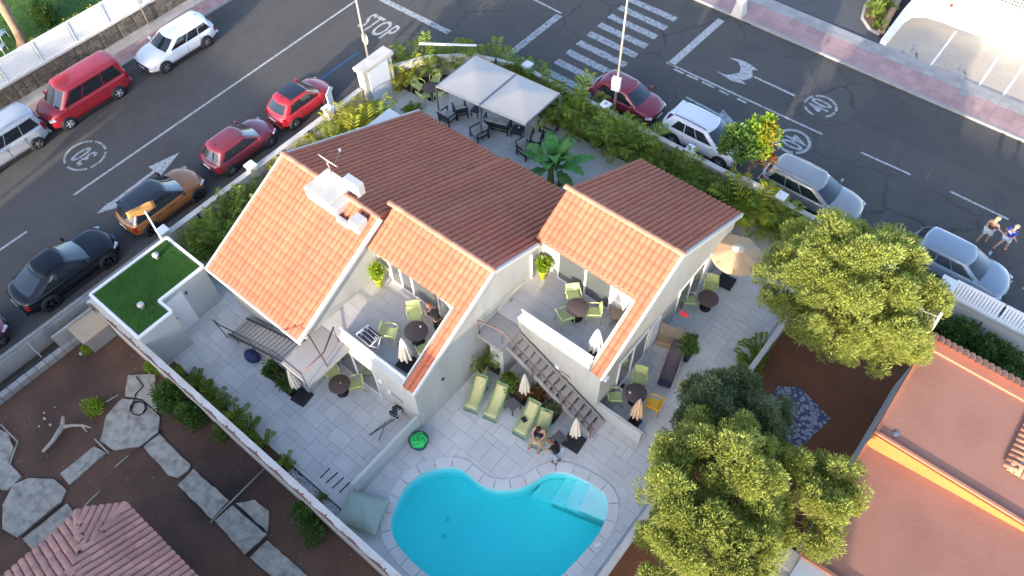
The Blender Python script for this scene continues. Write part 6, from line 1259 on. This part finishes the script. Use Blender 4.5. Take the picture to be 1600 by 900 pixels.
# ================================================================== vehicles
def paint(name, col, metal=0.0, rough=0.35): return mat(name, col, rough, 0.03, 1.5, metal=metal, coat=1.0, spec=0.5)
TAIL = mat('tail_lamp',(0.35,0.012,0.015),0.2,0.0); HEADL = mat('head_lamp',(0.62,0.65,0.68),0.12,0.0,spec=0.8); PLATE = mat('number_plate',(0.75,0.75,0.72),0.5,0.0); TRIM = mat('dark_trim',(0.025,0.025,0.027),0.6,0.08,4)
def lerp(a, b, t): return a+(b-a)*t
def car(name, label, pos, heading, L, W, H, pm, wb, prof, cat='car', roofm=None, rim=RIM, wr=0.31, front_o=None, side=3, extras=()):
    """prof: dict zs (shoulder), zh (bonnet front), xwb/xwt windscreen base/top, xrt/xrb rear glass top/base (metres from the middle, forward +x), tail z"""
    t = thing(name, label, cat, pos, heading); hw = W/2; fx = L/2; zb = 0.24
    fo = front_o if front_o is not None else (L-wb)*0.47; xf = fx-fo; xr = xf-wb
    # lower body: cross sections along the length
    zs, zh, zt = prof['zs'], prof['zh'], prof['zt']; xwb, xrb = prof['xwb'], prof['xrb']
    def top(x):
        if x > xwb: u = (x-xwb)/(fx-xwb); return lerp(zs+0.03, zh, u**1.5)
        if x < xrb: u = (xrb-x)/(xrb+fx); return lerp(zs+0.02, zt, u**1.2)
        return zs+0.02
    xs = [-fx, -fx+0.05, -fx+0.16, -fx+0.4, xr-0.1, xrb if xrb > -fx+0.5 else -fx+0.6, xr+0.5, 0.0, xf-0.7, xwb, xwb+0.25, xf+0.1, fx-0.42, fx-0.2, fx-0.07, fx]
    xs = sorted(set(round(x, 3) for x in xs)); rows = []
    for x in xs:
        e = min(fx-x, x+fx); k = 1.0 if e > 0.75 else 1-prof.get('round', 0.15)*(1-e/0.75)**2.2; endk = 1.0 if e > 0.2 else (0.80+0.20*(e/0.2)**0.5); w_ = hw*k; zt_ = top(x); lo = zb+(0.10*(1-e/0.3) if e < 0.3 else 0)
        zt_ = lo+(zt_-lo)*endk
        half = [(0.0,lo),(w_*0.80,lo),(w_*0.96,lo+0.08),(w_*0.995,lo+0.24),(w_,lerp(lo,zt_,0.55)),(w_*0.985,lerp(lo,zt_,0.82)),(w_*0.94,zt_-0.045),(w_*0.84,zt_-0.005),(w_*0.5,zt_+0.025),(0.0,zt_+0.035)]
        xo = lambda y: x-math.copysign(0.20*max(0,1-e/0.7)*(y/hw)**2, x)
        ring = [(xo(y),-y,z) for y, z in half]+[(xo(y),y,z) for y, z in half[::-1][1:]]
        rows.append(ring)
    b = MB(); b.grid(rows, 0, True, flip=True); n = len(rows[0]); base = len(b.v)
    for r_, fl in ((rows[0], False), (rows[-1], True)):
        i0 = len(b.v); b.v += r_; b.f.append(list(range(i0, i0+n)) if not fl else list(range(i0, i0+n))[::-1]); b.m.append(0); b.sm.append(False)
    # cabin: rings from the belt line up to the roof
    xwt, xrt = prof['xwt'], prof['xrt']; hwb, hwr = hw*0.92, hw*prof.get('tumble', 0.74); bow = 0.2
    zr = H-0.10
    def ends(h):
        c = h**0.92; return lerp(xrb, xrt, c)-0.0, lerp(xwb, xwt, c), lerp(hwb, hwr, h**1.35), lerp(zs-0.02, zr, h)
    def surf(kind, s, h):
        """point on the glasshouse: front/rear s in -1..1 across, side s in 0..1 from rear to front"""
        a, f_, y_, z = ends(h)
        if kind == 'front': return Vector((f_+bow*(0.5-s*s)*0.8, s*y_*0.93, z))
        if kind == 'rear': return Vector((a-bow*(0.5-s*s)*0.7, s*y_*0.93, z))
        sg = 1 if kind == 'left' else -1; bul = 0.03*math.sin(PI*s); return Vector((lerp(a+0.03, f_-0.03, s), sg*(y_*(0.955+0.045*math.sin(PI*min(1,max(0,s)))**0.5)+bul*0.5), z))
    def ring(h):
        P = [surf('front', s, h) for s in (-1,-0.66,-0.33,0,0.33,0.66,1)]; P += [surf('left', s, h) for s in (0.93,0.75,0.5,0.25,0.07)]; P += [surf('rear', s, h) for s in (1,0.66,0.33,0,-0.33,-0.66,-1)]; P += [surf('right', s, h) for s in (0.07,0.25,0.5,0.75,0.93)]; return P+[P[0]]
    cab = MB(); rings = [ring(h) for h in (0,0.25,0.5,0.75,0.93,1.0)]; cx = (xwt+xrt)/2
    c_last = rings[-1]
    for k, dz in ((0.97,0.022),(0.90,0.05),(0.76,0.074),(0.5,0.092),(0.02,0.10)): rings.append([Vector((cx+(p.x-cx)*k, p.y*k, zr+dz)) for p in c_last])
    if roofm:
        cab.grid(rings[:5], 0, True); cab.grid(rings[4:], 1, True)
        cab.m = [1 if (i >= 4*(len(rings[0])-1)) else 1 for i in range(len(cab.f))]
    else: cab.grid(rings, 0, True)
    b0 = len(b.v); b.v += cab.v; b.f += [[b0+i for i in f] for f in cab.f]; b.m += cab.m; b.sm += cab.sm
    bo = b.obj('body', [pm, roofm or pm], t, fix=True)
    # glazing, a few millimetres proud of the shell
    def pane(nm, kind, s0, s1, h0, h1, off=0.007, ns=7, nh=5, cut=None, m=CGLASS):
        rows = []
        for i in range(nh):
            h = lerp(h0, h1, i/(nh-1)); a0, a1 = (s0, s1) if cut is None else cut(i/(nh-1), s0, s1); row = []
            for j in range(ns):
                s = lerp(a0, a1, j/(ns-1)); p = surf(kind, s, h); d = {'front': Vector((0.75,0,0.6)), 'rear': Vector((-0.8,0,0.5)), 'left': Vector((0,0.95,0.25)), 'right': Vector((0,-0.95,0.25))}[kind]; row.append(p+d*off)
            rows.append(row)
        fl = kind in ('rear','right'); 
        return MB().grid(rows, 0, True, flip=(kind in ('front','left')) is False if False else (kind in ('rear','left'))).obj(nm, m, t)
    pane('windscreen','front',-0.9,0.9,0.07,0.95); pane('rear_window','rear',-0.84,0.84,prof.get('rw0',0.18),0.92)
    sp = prof.get('doors',(0.10,0.36,0.62,0.93))
    for kd in ('left','right'):
        for i in range(len(sp)-1):
            pane('side_window', kd, sp[i]+0.008, sp[i+1]-0.008, 0.08, 0.88, cut=(lambda u, a, c: (a, c-0.05*u)) if i == len(sp)-2 else ((lambda u, a, c: (a+0.05*u, c)) if i == 0 else None))
    # seams, sills, bumpers
    for sg in (-1,1):
        for s in sp[1:-1]:
            a, f_, y_, z = ends(0.0); x = lerp(a+0.03, f_-0.03, s); MB().bx(x-0.008,x+0.008,sg*hw*0.998-0.004,sg*hw*0.998+0.004,zb+0.2,zs-0.12).obj('door_seam', TRIM, t)
            MB().box((x+0.14 if s < sp[-2]+1e-6 else x-0.14, sg*(hw+0.012), zs-0.2),(0.16,0.03,0.03)).obj('door_handle', TRIM if roofm else pm, t)
        MB().bx(xr+wr+0.05,xf-wr-0.05,sg*hw*0.93-0.03,sg*hw*0.93+0.05,zb-0.06,zb+0.07).obj('sill', TRIM, t)
        a, f_, y_, z = ends(0.1); m_ = MB().box((f_-0.22,sg*(hw+0.09),zs+0.09),(0.12,0.2,0.14)); m_.obj('wing_mirror', pm if not roofm else TRIM, t, bevel=0.03)
        # lamps
        MB().box((fx-0.27,sg*hw*0.71,zh-0.10),(0.34,0.34,0.13),-sg*0.5).obj('headlight', HEADL, t, bevel=0.04); tz = prof.get('tl',(0.62,0.30)); MB().box((-fx+0.2,sg*hw*0.80,zs*tz[0]+0.12),(0.17,0.13,tz[1]),sg*0.45).obj('tail_light', TAIL, t, bevel=0.03)
    MB().box((fx-0.035,0,0.45),(0.10,W*0.55,0.2)).obj('grille', TRIM, t, bevel=0.03); MB().box((fx+0.022,0,0.50),(0.014,0.48,0.11)).obj('number_plate', PLATE, t); MB().box((-fx-0.012,0,zs*0.55+0.15),(0.02,0.48,0.11)).obj('number_plate', PLATE, t)
    MB().box((-fx+0.03,0,0.36),(0.12,W*0.74,0.12)).obj('bumper', TRIM if 'darkbumper' in extras else pm, t, bevel=0.03)
    # wheels and arches
    for x in (xf, xr):
        for sg in (-1,1):
            arch = MB().lathe([(wr+0.065,-0.02),(wr+0.065,0.012),(0.001,0.012)],(0,0,0),24).obj('wheel_arch', TRIM, t, loc=(x,sg*(hw-0.006),wr+0.0), rot=(R(-90)*sg,0,0))
            w_ = MB().lathe([(wr*0.66,-0.10),(wr*0.93,-0.10),(wr,-0.06),(wr,0.06),(wr*0.93,0.095),(wr*0.68,0.10),(wr*0.66,0.085)],(0,0,0),24).obj('wheel', RUBBER, t, loc=(x,sg*(hw-0.075),wr), rot=(R(-90)*sg,0,0))
            rm = MB().lathe([(0.001,0.085),(0.06,0.088),(0.065,0.07),(wr*0.16,0.065)],(0,0,0),16); rm.lathe([(wr*0.56,0.075),(wr*0.66,0.092),(wr*0.68,0.085)],(0,0,0),24)
            for k in range(5):
                a = 2*PI*k/5; rm.bar((0.04*math.cos(a),0.04*math.sin(a),0.078),(wr*0.62*math.cos(a),wr*0.62*math.sin(a),0.08),wr*0.2,0.018)
            rm.lathe([(0.001,0.05),(wr*0.6,0.05)],(0,0,0),20,m=1); rm.obj('rim', [rim, TRIM], w_)
    if 'rails' in extras:
        for sg in (-1,1): MB().tube([(xrt+0.1,sg*hwr*0.86,H-0.0),(cx,sg*hwr*0.88,H+0.045),(xwt-0.15,sg*hwr*0.86,H-0.0)],0.018,6).obj('roof_rail', RIM if 'chrome' in extras else TRIM, t)
    if 'aerial' in extras: MB().tube([(xrt+0.25,0,H),(xrt+0.1,0,H+0.16)],[0.012,0.004],5).obj('aerial', TRIM, t); MB().lathe([(0.03,0),(0.02,0.03),(0.001,0.035)],(xrt+0.25,0,H-0.005),8).obj('aerial_base', TRIM, t)
    if 'sunroof' in extras:
        rows = [[Vector((lerp(xrt+0.35,xwt-0.06,i/5), y*hwr*0.86, H+0.012-0.03*abs(y)**3-0.02*(i == 5))) for y in (-1,-0.6,-0.2,0.2,0.6,1)] for i in range(6)]; MB().grid(rows,0,True,flip=True).obj('glass_roof', CGLASS, t)
    if 'spoiler' in extras: MB().box((xrt-0.06,0,H-0.05),(0.22,W*0.62,0.03)).obj('spoiler', roofm or pm, t, bevel=0.01)
    return t
def kerbside(px_f, px_r, W, wb, axis, sgn):
    """middle of the car from the two wheel contacts on its near side"""
    f, r_ = (at(*px_f) if px_f else None), (at(*px_r) if px_r else None)
    return f, r_
UP, DN, RT = PI/2, -PI/2, 0.0
HATCH = lambda **k: dict(dict(zs=0.90,zh=0.72,zt=0.80,xwb=1.02,xwt=0.28,xrt=-1.35,xrb=-1.72), **k)
car('parked_car','small bright red hatchback with a dark glass roof parked behind the sunlit palms',(-28.02,16.45,0),UP,3.60,1.64,1.49,paint('bright_red',(0.42,0.018,0.030)),2.30,dict(zs=0.92,zh=0.74,zt=0.80,xwb=0.98,xwt=0.30,xrt=-1.15,xrb=-1.62,doors=(0.12,0.42,0.93),round=0.2),wr=0.30,extras=('sunroof','aerial'),side=2)
car('parked_car','dark red older hatchback parked between the orange car and the small red car',(-28.05,12.45,0),UP,3.84,1.66,1.45,paint('dark_red',(0.20,0.022,0.035)),2.46,HATCH(zt=0.84),wr=0.29,extras=('aerial','darkbumper'))
car('parked_car','metallic orange crossover with a black roof parked beside the garage',(-28.05,7.85,0),UP,4.12,1.78,1.57,paint('copper_orange',(0.34,0.125,0.026),0.2),2.62,dict(zs=0.98,zh=0.82,zt=0.92,xwb=1.05,xwt=0.30,xrt=-1.5,xrb=-1.86),roofm=paint('gloss_black',(0.012,0.013,0.018)),wr=0.34,rim=mat('dark_rim',(0.06,0.06,0.065),0.4,0.05,4,metal=0.5),extras=('spoiler','darkbumper'))
car('parked_car','black fastback SUV parked in front of the garage',(-28.05,2.75,0),UP,4.72,1.90,1.60,mat('black_paint',(0.006,0.007,0.010),0.25,0.02,1.5,coat=0.35,spec=0.3),2.86,dict(zs=1.02,zh=0.86,zt=0.98,xwb=1.12,xwt=0.22,xrt=-0.95,xrb=-2.08,doors=(0.20,0.48,0.70,0.93)),wr=0.37,rim=MATS['dark_rim'])
car('parked_car','dark red car cut off by the left edge in front of the soil garden',(-28.0,-2.35,0),UP,4.0,1.72,1.46,paint('wine_red',(0.23,0.02,0.05)),2.5,HATCH(),wr=0.31)
car('parked_van','silver compact van cut off by the left edge across the side street',(-37.25,5.05,0),DN,4.40,1.79,1.82,paint('silver_white',(0.52,0.53,0.54),0.25),2.68,dict(zs=1.08,zh=0.88,zt=1.02,xwb=1.12,xwt=0.62,xrt=-2.02,xrb=-2.10,tumble=0.82,doors=(0.05,0.36,0.66,0.95),tl=(0.75,0.5)),'van',wr=0.32,extras=('rails','chrome'))
car('parked_van','bright red people carrier van parked across the side street',(-37.25,9.75,0),DN,4.80,1.80,1.96,paint('van_red',(0.40,0.018,0.028)),2.97,dict(zs=1.12,zh=0.92,zt=1.05,xwb=1.68,xwt=0.98,xrt=-2.20,xrb=-2.30,tumble=0.82,doors=(0.06,0.36,0.68,0.95),tl=(0.7,0.45)),'van',wr=0.33,front_o=0.80,rim=mat('steel_rim',(0.55,0.55,0.54),0.5,0.06,5))
car('parked_car','white estate car parked across the side street by the sign pole',(-36.95,15.35,0),DN,4.58,1.80,1.48,paint('car_white',(0.80,0.81,0.82)),2.73,dict(zs=0.93,zh=0.74,zt=0.92,xwb=1.15,xwt=0.34,xrt=-1.95,xrb=-2.12,tumble=0.76,doors=(0.06,0.33,0.60,0.93)),wr=0.33,extras=('aerial',))
car('parked_car','burgundy hatchback parked by the zebra crossing behind the street lamp',(-14.95,27.05,0),RT,3.97,1.74,1.46,paint('burgundy',(0.22,0.012,0.030)),2.54,HATCH(xwb=1.12,xwt=0.32,round=0.18),wr=0.31,extras=('aerial',))
car('parked_car','white compact SUV parked left of the small street tree',(-10.35,27.05,0),RT,4.40,1.84,1.60,paint('suv_white',(0.72,0.74,0.78)),2.62,dict(zs=1.0,zh=0.84,zt=0.95,xwb=1.12,xwt=0.36,xrt=-1.62,xrb=-2.02,doors=(0.14,0.40,0.64,0.93)),wr=0.36,extras=('rails','spoiler'))
car('parked_car','silver grey estate car parked right of the small street tree',(-4.65,27.0,0),RT,4.75,1.82,1.50,paint('silver_grey',(0.33,0.32,0.30),0.35),2.80,dict(zs=0.95,zh=0.76,zt=0.92,xwb=1.2,xwt=0.36,xrt=-1.95,xrb=-2.18,tumble=0.76,doors=(0.06,0.34,0.60,0.93)),wr=0.33,extras=('rails','chrome'))
car('parked_car','pale blue-grey hatchback parked behind the large round tree beside the walking couple',(2.15,27.05,0),RT,4.30,1.80,1.48,paint('ice_blue',(0.27,0.32,0.37),0.3),2.64,HATCH(xwb=1.15,xwt=0.34,xrt=-1.6,xrb=-1.98,zs=0.94),wr=0.33,rim=MATS['dark_rim'])
SHADE_ = mat('sunshade',(0.62,0.58,0.40),0.6,0.25,3)
# ================================================================== people
def skin_obj(name, joints, edges, radii, m, parent, root, sub=2):
    """one continuous surface grown round a skeleton"""
    nm = list(joints); ix = {k: i for i, k in enumerate(nm)}; me = bpy.data.meshes.new(name); me.from_pydata([joints[k] for k in nm], [(ix[a], ix[b]) for a, b in edges], []); me.materials.append(m)
    o = link(name, me, parent); md = o.modifiers.new('skin','SKIN'); md.use_smooth_shade = True; md.branch_smoothing = 0.4
    lay = me.skin_vertices[0].data
    for k in nm:
        r = radii[k]; lay[ix[k]].radius = (r, r) if not isinstance(r, tuple) else r
    lay[ix[root]].use_root = True
    s = o.modifiers.new('sub','SUBSURF'); s.levels = sub; s.render_levels = sub
    return o
BASE = dict(pelvis=(0,0,0.96),waist=(0,0,1.10),chest=(0,0,1.28),neck0=(0,0,1.43),neck1=(0,0.01,1.50),head=(0,0.03,1.60),crown=(0,0.02,1.70),
    shL=(0.17,0,1.39),elL=(0.22,-0.03,1.12),wrL=(0.24,0.06,0.88),paL=(0.24,0.09,0.80),shR=(-0.17,0,1.39),elR=(-0.22,-0.03,1.12),wrR=(-0.24,0.06,0.88),paR=(-0.24,0.09,0.80),
    hiL=(0.095,0,0.90),knL=(0.105,0.02,0.50),anL=(0.105,-0.02,0.09),toL=(0.11,0.13,0.03),hiR=(-0.095,0,0.90),knR=(-0.105,0.02,0.50),anR=(-0.105,-0.02,0.09),toR=(-0.11,0.13,0.03))
RAD = dict(pelvis=(0.15,0.11),waist=(0.13,0.095),chest=(0.16,0.11),neck0=0.06,neck1=0.052,head=0.088,crown=0.07,shL=0.062,elL=0.043,wrL=0.029,paL=0.034,shR=0.062,elR=0.043,wrR=0.029,paR=0.034,hiL=0.09,knL=0.057,anL=0.038,toL=0.033,hiR=0.09,knR=0.057,anR=0.038,toR=0.033)
EDG = [('pelvis','waist'),('waist','chest'),('chest','neck0'),('neck0','neck1'),('neck1','head'),('head','crown')]
for s_ in 'LR': EDG += [('chest','sh'+s_),('sh'+s_,'el'+s_),('el'+s_,'wr'+s_),('wr'+s_,'pa'+s_),('pelvis','hi'+s_),('hi'+s_,'kn'+s_),('kn'+s_,'an'+s_),('an'+s_,'to'+s_)]
def person(label, loc, rz, pose, clothes, hair, hairlen=0.0, skin=SKIN, shoe=None):
    t = thing('person', label, 'person', loc, rz); J = dict(BASE); J.update(pose); J = {k: Vector(v) for k, v in J.items() if k[0] != '_'}
    JJ = dict(J); E_ = list(EDG); RR = dict(RAD)
    for s_ in 'LR':                                  # five fingers: four from the end of the palm, the thumb from its side
        d = (J['pa'+s_]-J['wr'+s_]).normalized(); sd_ = d.cross(Vector((0,0,1))); sd_ = sd_.normalized() if sd_.length > 0.1 else Vector((1,0,0)); up_ = sd_.cross(d); k = 1 if s_ == 'L' else -1
        for i, (o_, l_) in enumerate(((-0.030,0.062),(-0.010,0.075),(0.011,0.070),(0.031,0.055))):
            a = J['pa'+s_]+sd_*o_+d*0.022; JJ['f%d%sa' % (i,s_)] = a; JJ['f%d%sb' % (i,s_)] = a+d*l_*0.6-up_*0.012; JJ['f%d%sc' % (i,s_)] = a+d*l_-up_*0.035
            E_ += [('pa'+s_,'f%d%sa' % (i,s_)),('f%d%sa' % (i,s_),'f%d%sb' % (i,s_)),('f%d%sb' % (i,s_),'f%d%sc' % (i,s_))]; RR.update({'f%d%sa' % (i,s_):0.0095,'f%d%sb' % (i,s_):0.009,'f%d%sc' % (i,s_):0.0075})
        a = J['wr'+s_].lerp(J['pa'+s_],0.5)+sd_*k*0.036; JJ['th'+s_+'a'] = a; JJ['th'+s_+'b'] = a+sd_*k*0.02+d*0.045-up_*0.01; E_ += [('wr'+s_,'th'+s_+'a'),('th'+s_+'a','th'+s_+'b')]; RR.update({'th'+s_+'a':0.011,'th'+s_+'b':0.009})
    skin_obj('body', JJ, E_, RR, skin, t, 'pelvis')
    # face and hair follow the head's own direction
    hd = J['head']; upv = (J['crown']-J['neck1']).normalized(); fw = Vector(pose.get('_face', (0,1,0))).normalized(); fw = (fw-upv*fw.dot(upv)).normalized(); rt = fw.cross(upv); M = Matrix((rt,fw,upv)).transposed()
    def on(x, y, z): return hd+M @ Vector((x,y,z))
    mb = MB(); mb.add([on(-0.016,0.085,-0.005),on(0.016,0.085,-0.005),on(0,0.112,-0.012),on(0,0.086,0.035)],[(0,1,2),(1,3,2),(3,0,2)]); mb.obj('nose', skin, t)
    for sx in (-1,1): MB().lathe([(0.001,-0.008),(0.012,0),(0.001,0.008)],tuple(on(sx*0.032,0.083,0.022)),8).obj('eye', BLACKP, t); MB().lathe([(0.001,-0.03),(0.016,0),(0.001,0.03)],tuple(on(sx*0.092,0.0,0.0)),8).obj('ear', skin, t)
    MB().bar(on(-0.024,0.086,-0.045),on(0.024,0.086,-0.045),0.008,0.008).obj('mouth', mat('lips',(0.36,0.12,0.10),0.5,0.0), t)
    if hair:
        rows = []; 
        for i in range(8):
            a = -0.35+(PI/2+0.35)*i/7; rows.append([on(0.104*math.cos(a)*math.cos(b), 0.112*math.cos(a)*math.sin(b)-0.016, 0.035+0.105*math.sin(a)+(0.05 if (math.sin(b) > 0.45 and a < 0.45) else 0)) for b in [2*PI*k/20 for k in range(21)]])
        MB().grid(rows,0,True).obj('hair', hair, t)
        if hairlen: MB().tube([on(0,-0.085,0.04),on(0,-0.105,-0.06),on(0,-0.10,-0.06-hairlen)],[0.075,0.075,0.03],9).obj('hair_length', hair, t)
    for nm, keys, m, grow, ends_ in clothes:
        Jc = {k: J[k] for k in keys if k in J}; Rc = {}
        for k in Jc: r = RAD[k]; Rc[k] = tuple(x+grow for x in r) if isinstance(r, tuple) else r+grow
        for nk, (a, b, u, rr) in ends_.items(): Jc[nk] = J[a].lerp(J[b],u); Rc[nk] = rr
        ks = set(Jc); Ec = [e for e in EDG if e[0] in ks and e[1] in ks]+[(a, nk) for nk, (a, b, u, rr) in ends_.items() if a in ks]
        skin_obj(nm, Jc, Ec, Rc, m, t, 'pelvis' if 'pelvis' in ks else list(ks)[0])
    if shoe:
        for s_ in 'LR': a, b = J['an'+s_], J['to'+s_]; d = b-a; MB().tube([a-d*0.25+Vector((0,0,-0.05)),a.lerp(b,0.5)+Vector((0,0,-0.035)),b+d*0.18],[0.042,0.05,0.036],8).obj('shoe', shoe, t)
    return t
cl = lambda n, c: mat(n, c, 0.9, 0.06, 6)
SHORT_ENDS = {'lL': ('hiL','knL',0.75,0.085), 'lR': ('hiR','knR',0.75,0.085)}; SLEEVES = {'sL': ('shL','elL',0.55,0.062), 'sR': ('shR','elR',0.55,0.062)}
TOPK = ('pelvis','waist','chest','neck0','shL','shR'); BOTK = ('pelvis','hiL','hiR'); TRK = ('pelvis','hiL','hiR','knL','knR')
# couple walking in the cross street
a = at(1540,388); b = at(1527,385)
person('man in a blue T-shirt with white print and pale shorts walking on the street', (a.x+0.45,a.y+0.25,0.0), R(-30), dict(anL=(0.11,0.20,0.09),toL=(0.115,0.35,0.05),knL=(0.11,0.18,0.50),anR=(-0.11,-0.24,0.13),toR=(-0.11,-0.12,0.04),knR=(-0.105,0.03,0.50),wrL=(0.28,0.16,0.95),paL=(0.28,0.20,0.88),elR=(-0.27,-0.02,1.14),wrR=(-0.30,0.12,0.95),paR=(-0.30,0.18,0.90)),
    [('t_shirt',TOPK,cl('royal_blue',(0.02,0.055,0.42)),0.022,SLEEVES),('shorts',BOTK,cl('pale_blue_cloth',(0.55,0.63,0.72)),0.022,SHORT_ENDS)], mat('grey_hair',(0.32,0.27,0.22),0.8), 0, shoe=mat('sandal',(0.30,0.16,0.10),0.7))
pp = [o for o in bpy.data.objects if o.name.startswith('person')][0]; MB().bx(-0.1,0.1,-0.155,-0.147,1.24,1.36).obj('shirt_print', cl('print_white',(0.75,0.76,0.80)), pp); MB().bx(-0.1,0.1,0.142,0.150,1.27,1.36).obj('shirt_print', MATS['print_white'], pp)
person('blonde woman in a dark red top and pale patterned skirt walking beside the man', (b.x+0.0,b.y+0.3,0.0), R(-20), dict(elL=(0.30,0.05,1.16),wrL=(0.52,0.12,1.10),paL=(0.60,0.14,1.08),anL=(0.10,0.16,0.09),toL=(0.10,0.30,0.04),knL=(0.10,0.16,0.5),anR=(-0.09,-0.18,0.11),toR=(-0.09,-0.05,0.03)),
    [('top',('pelvis','waist','chest'),cl('maroon_cloth',(0.16,0.03,0.04)),0.014,{}),('skirt',BOTK,mat('teal_print',(0.42,0.52,0.54),0.9,0.35,18),0.03,{'lL': ('hiL','knL',0.95,0.12), 'lR': ('hiR','knR',0.95,0.12)})], mat('blonde_hair',(0.55,0.40,0.20),0.7), 0.22, shoe=MATS['sandal'])
# seated man on the lounger, facing the pool
p = at(844,676,0.5); seatz = -0.50
person('bare-chested man in dark swim shorts sitting on a lime lounger', (p.x,p.y+0.05,F0-0.50+0.05), R(192), dict(pelvis=(0,0,0.97),waist=(0,0.03,1.11),chest=(0,0.09,1.28),neck0=(0,0.14,1.42),neck1=(0,0.18,1.48),head=(0,0.23,1.57),crown=(0,0.25,1.67),shL=(0.19,0.10,1.38),shR=(-0.19,0.10,1.38),elL=(0.25,0.20,1.12),elR=(-0.25,0.20,1.12),wrL=(0.12,0.40,1.02),paL=(0.08,0.46,1.0),wrR=(-0.12,0.40,1.02),paR=(-0.08,0.46,1.0),hiL=(0.11,0.06,0.93),hiR=(-0.11,0.06,0.93),knL=(0.17,0.46,0.95),knR=(-0.17,0.46,0.95),anL=(0.18,0.52,0.54),anR=(-0.18,0.52,0.54),toL=(0.20,0.66,0.49),toR=(-0.20,0.66,0.49),_face=(0,0.8,-0.5)),
    [('swim_shorts',BOTK,cl('black_navy',(0.02,0.02,0.045)),0.022,{'lL': ('hiL','knL',0.7,0.085), 'lR': ('hiR','knR',0.7,0.085)})], mat('dark_hair',(0.03,0.02,0.015),0.8), 0, shoe=mat('red_sandal',(0.5,0.10,0.14),0.7))
# woman bending over beside him
p = at(870,721,0.05)
person('woman in a black top and pale trousers bending towards the seated man', (p.x,p.y,F0), R(95), dict(pelvis=(0,-0.02,0.93),waist=(0,0.05,1.06),chest=(0,0.17,1.20),neck0=(0,0.26,1.30),neck1=(0,0.30,1.35),head=(0,0.36,1.42),crown=(0,0.41,1.51),shL=(0.16,0.19,1.27),shR=(-0.16,0.19,1.27),elL=(0.21,0.28,1.02),elR=(-0.21,0.28,1.02),wrL=(0.15,0.50,0.92),paL=(0.14,0.58,0.90),wrR=(-0.15,0.50,0.92),paR=(-0.14,0.58,0.90),hiL=(0.09,0,0.88),hiR=(-0.09,0,0.88),anL=(0.10,-0.04,0.09),_face=(0,0.5,-1)),
    [('blouse',TOPK,cl('black_blouse',(0.012,0.012,0.014)),0.03,SLEEVES),('trousers',TRK,cl('pale_denim',(0.40,0.43,0.47)),0.02,{'lL': ('knL','anL',0.8,0.06), 'lR': ('knR','anR',0.8,0.06)})], mat('auburn_hair',(0.22,0.09,0.04),0.7), 0.1, shoe=BLACKP)
# person leaning over the table on the middle balcony
p = at(683,522,F1)
person('person in black with auburn hair leaning over the middle balcony table', (p.x+0.05,p.y+0.1,F1), R(75), dict(pelvis=(0,-0.05,0.92),waist=(0,0.06,1.03),chest=(0,0.26,1.13),neck0=(0,0.40,1.17),neck1=(0,0.46,1.19),head=(0,0.55,1.21),crown=(0,0.64,1.23),shL=(0.16,0.32,1.15),shR=(-0.16,0.32,1.15),elL=(0.22,0.42,0.92),elR=(-0.22,0.44,0.92),wrL=(0.18,0.62,0.80),paL=(0.17,0.70,0.80),wrR=(-0.14,0.62,0.80),paR=(-0.13,0.70,0.80),hiL=(0.09,-0.02,0.86),hiR=(-0.09,-0.02,0.86),_face=(0,0.5,-1)),
    [('blouse',TOPK,MATS['black_blouse'],0.03,SLEEVES),('trousers',TRK,cl('black_trousers',(0.015,0.015,0.017)),0.02,{'lL': ('knL','anL',0.8,0.06), 'lR': ('knR','anR',0.8,0.06)})], MATS['auburn_hair'], 0.1, shoe=BLACKP)
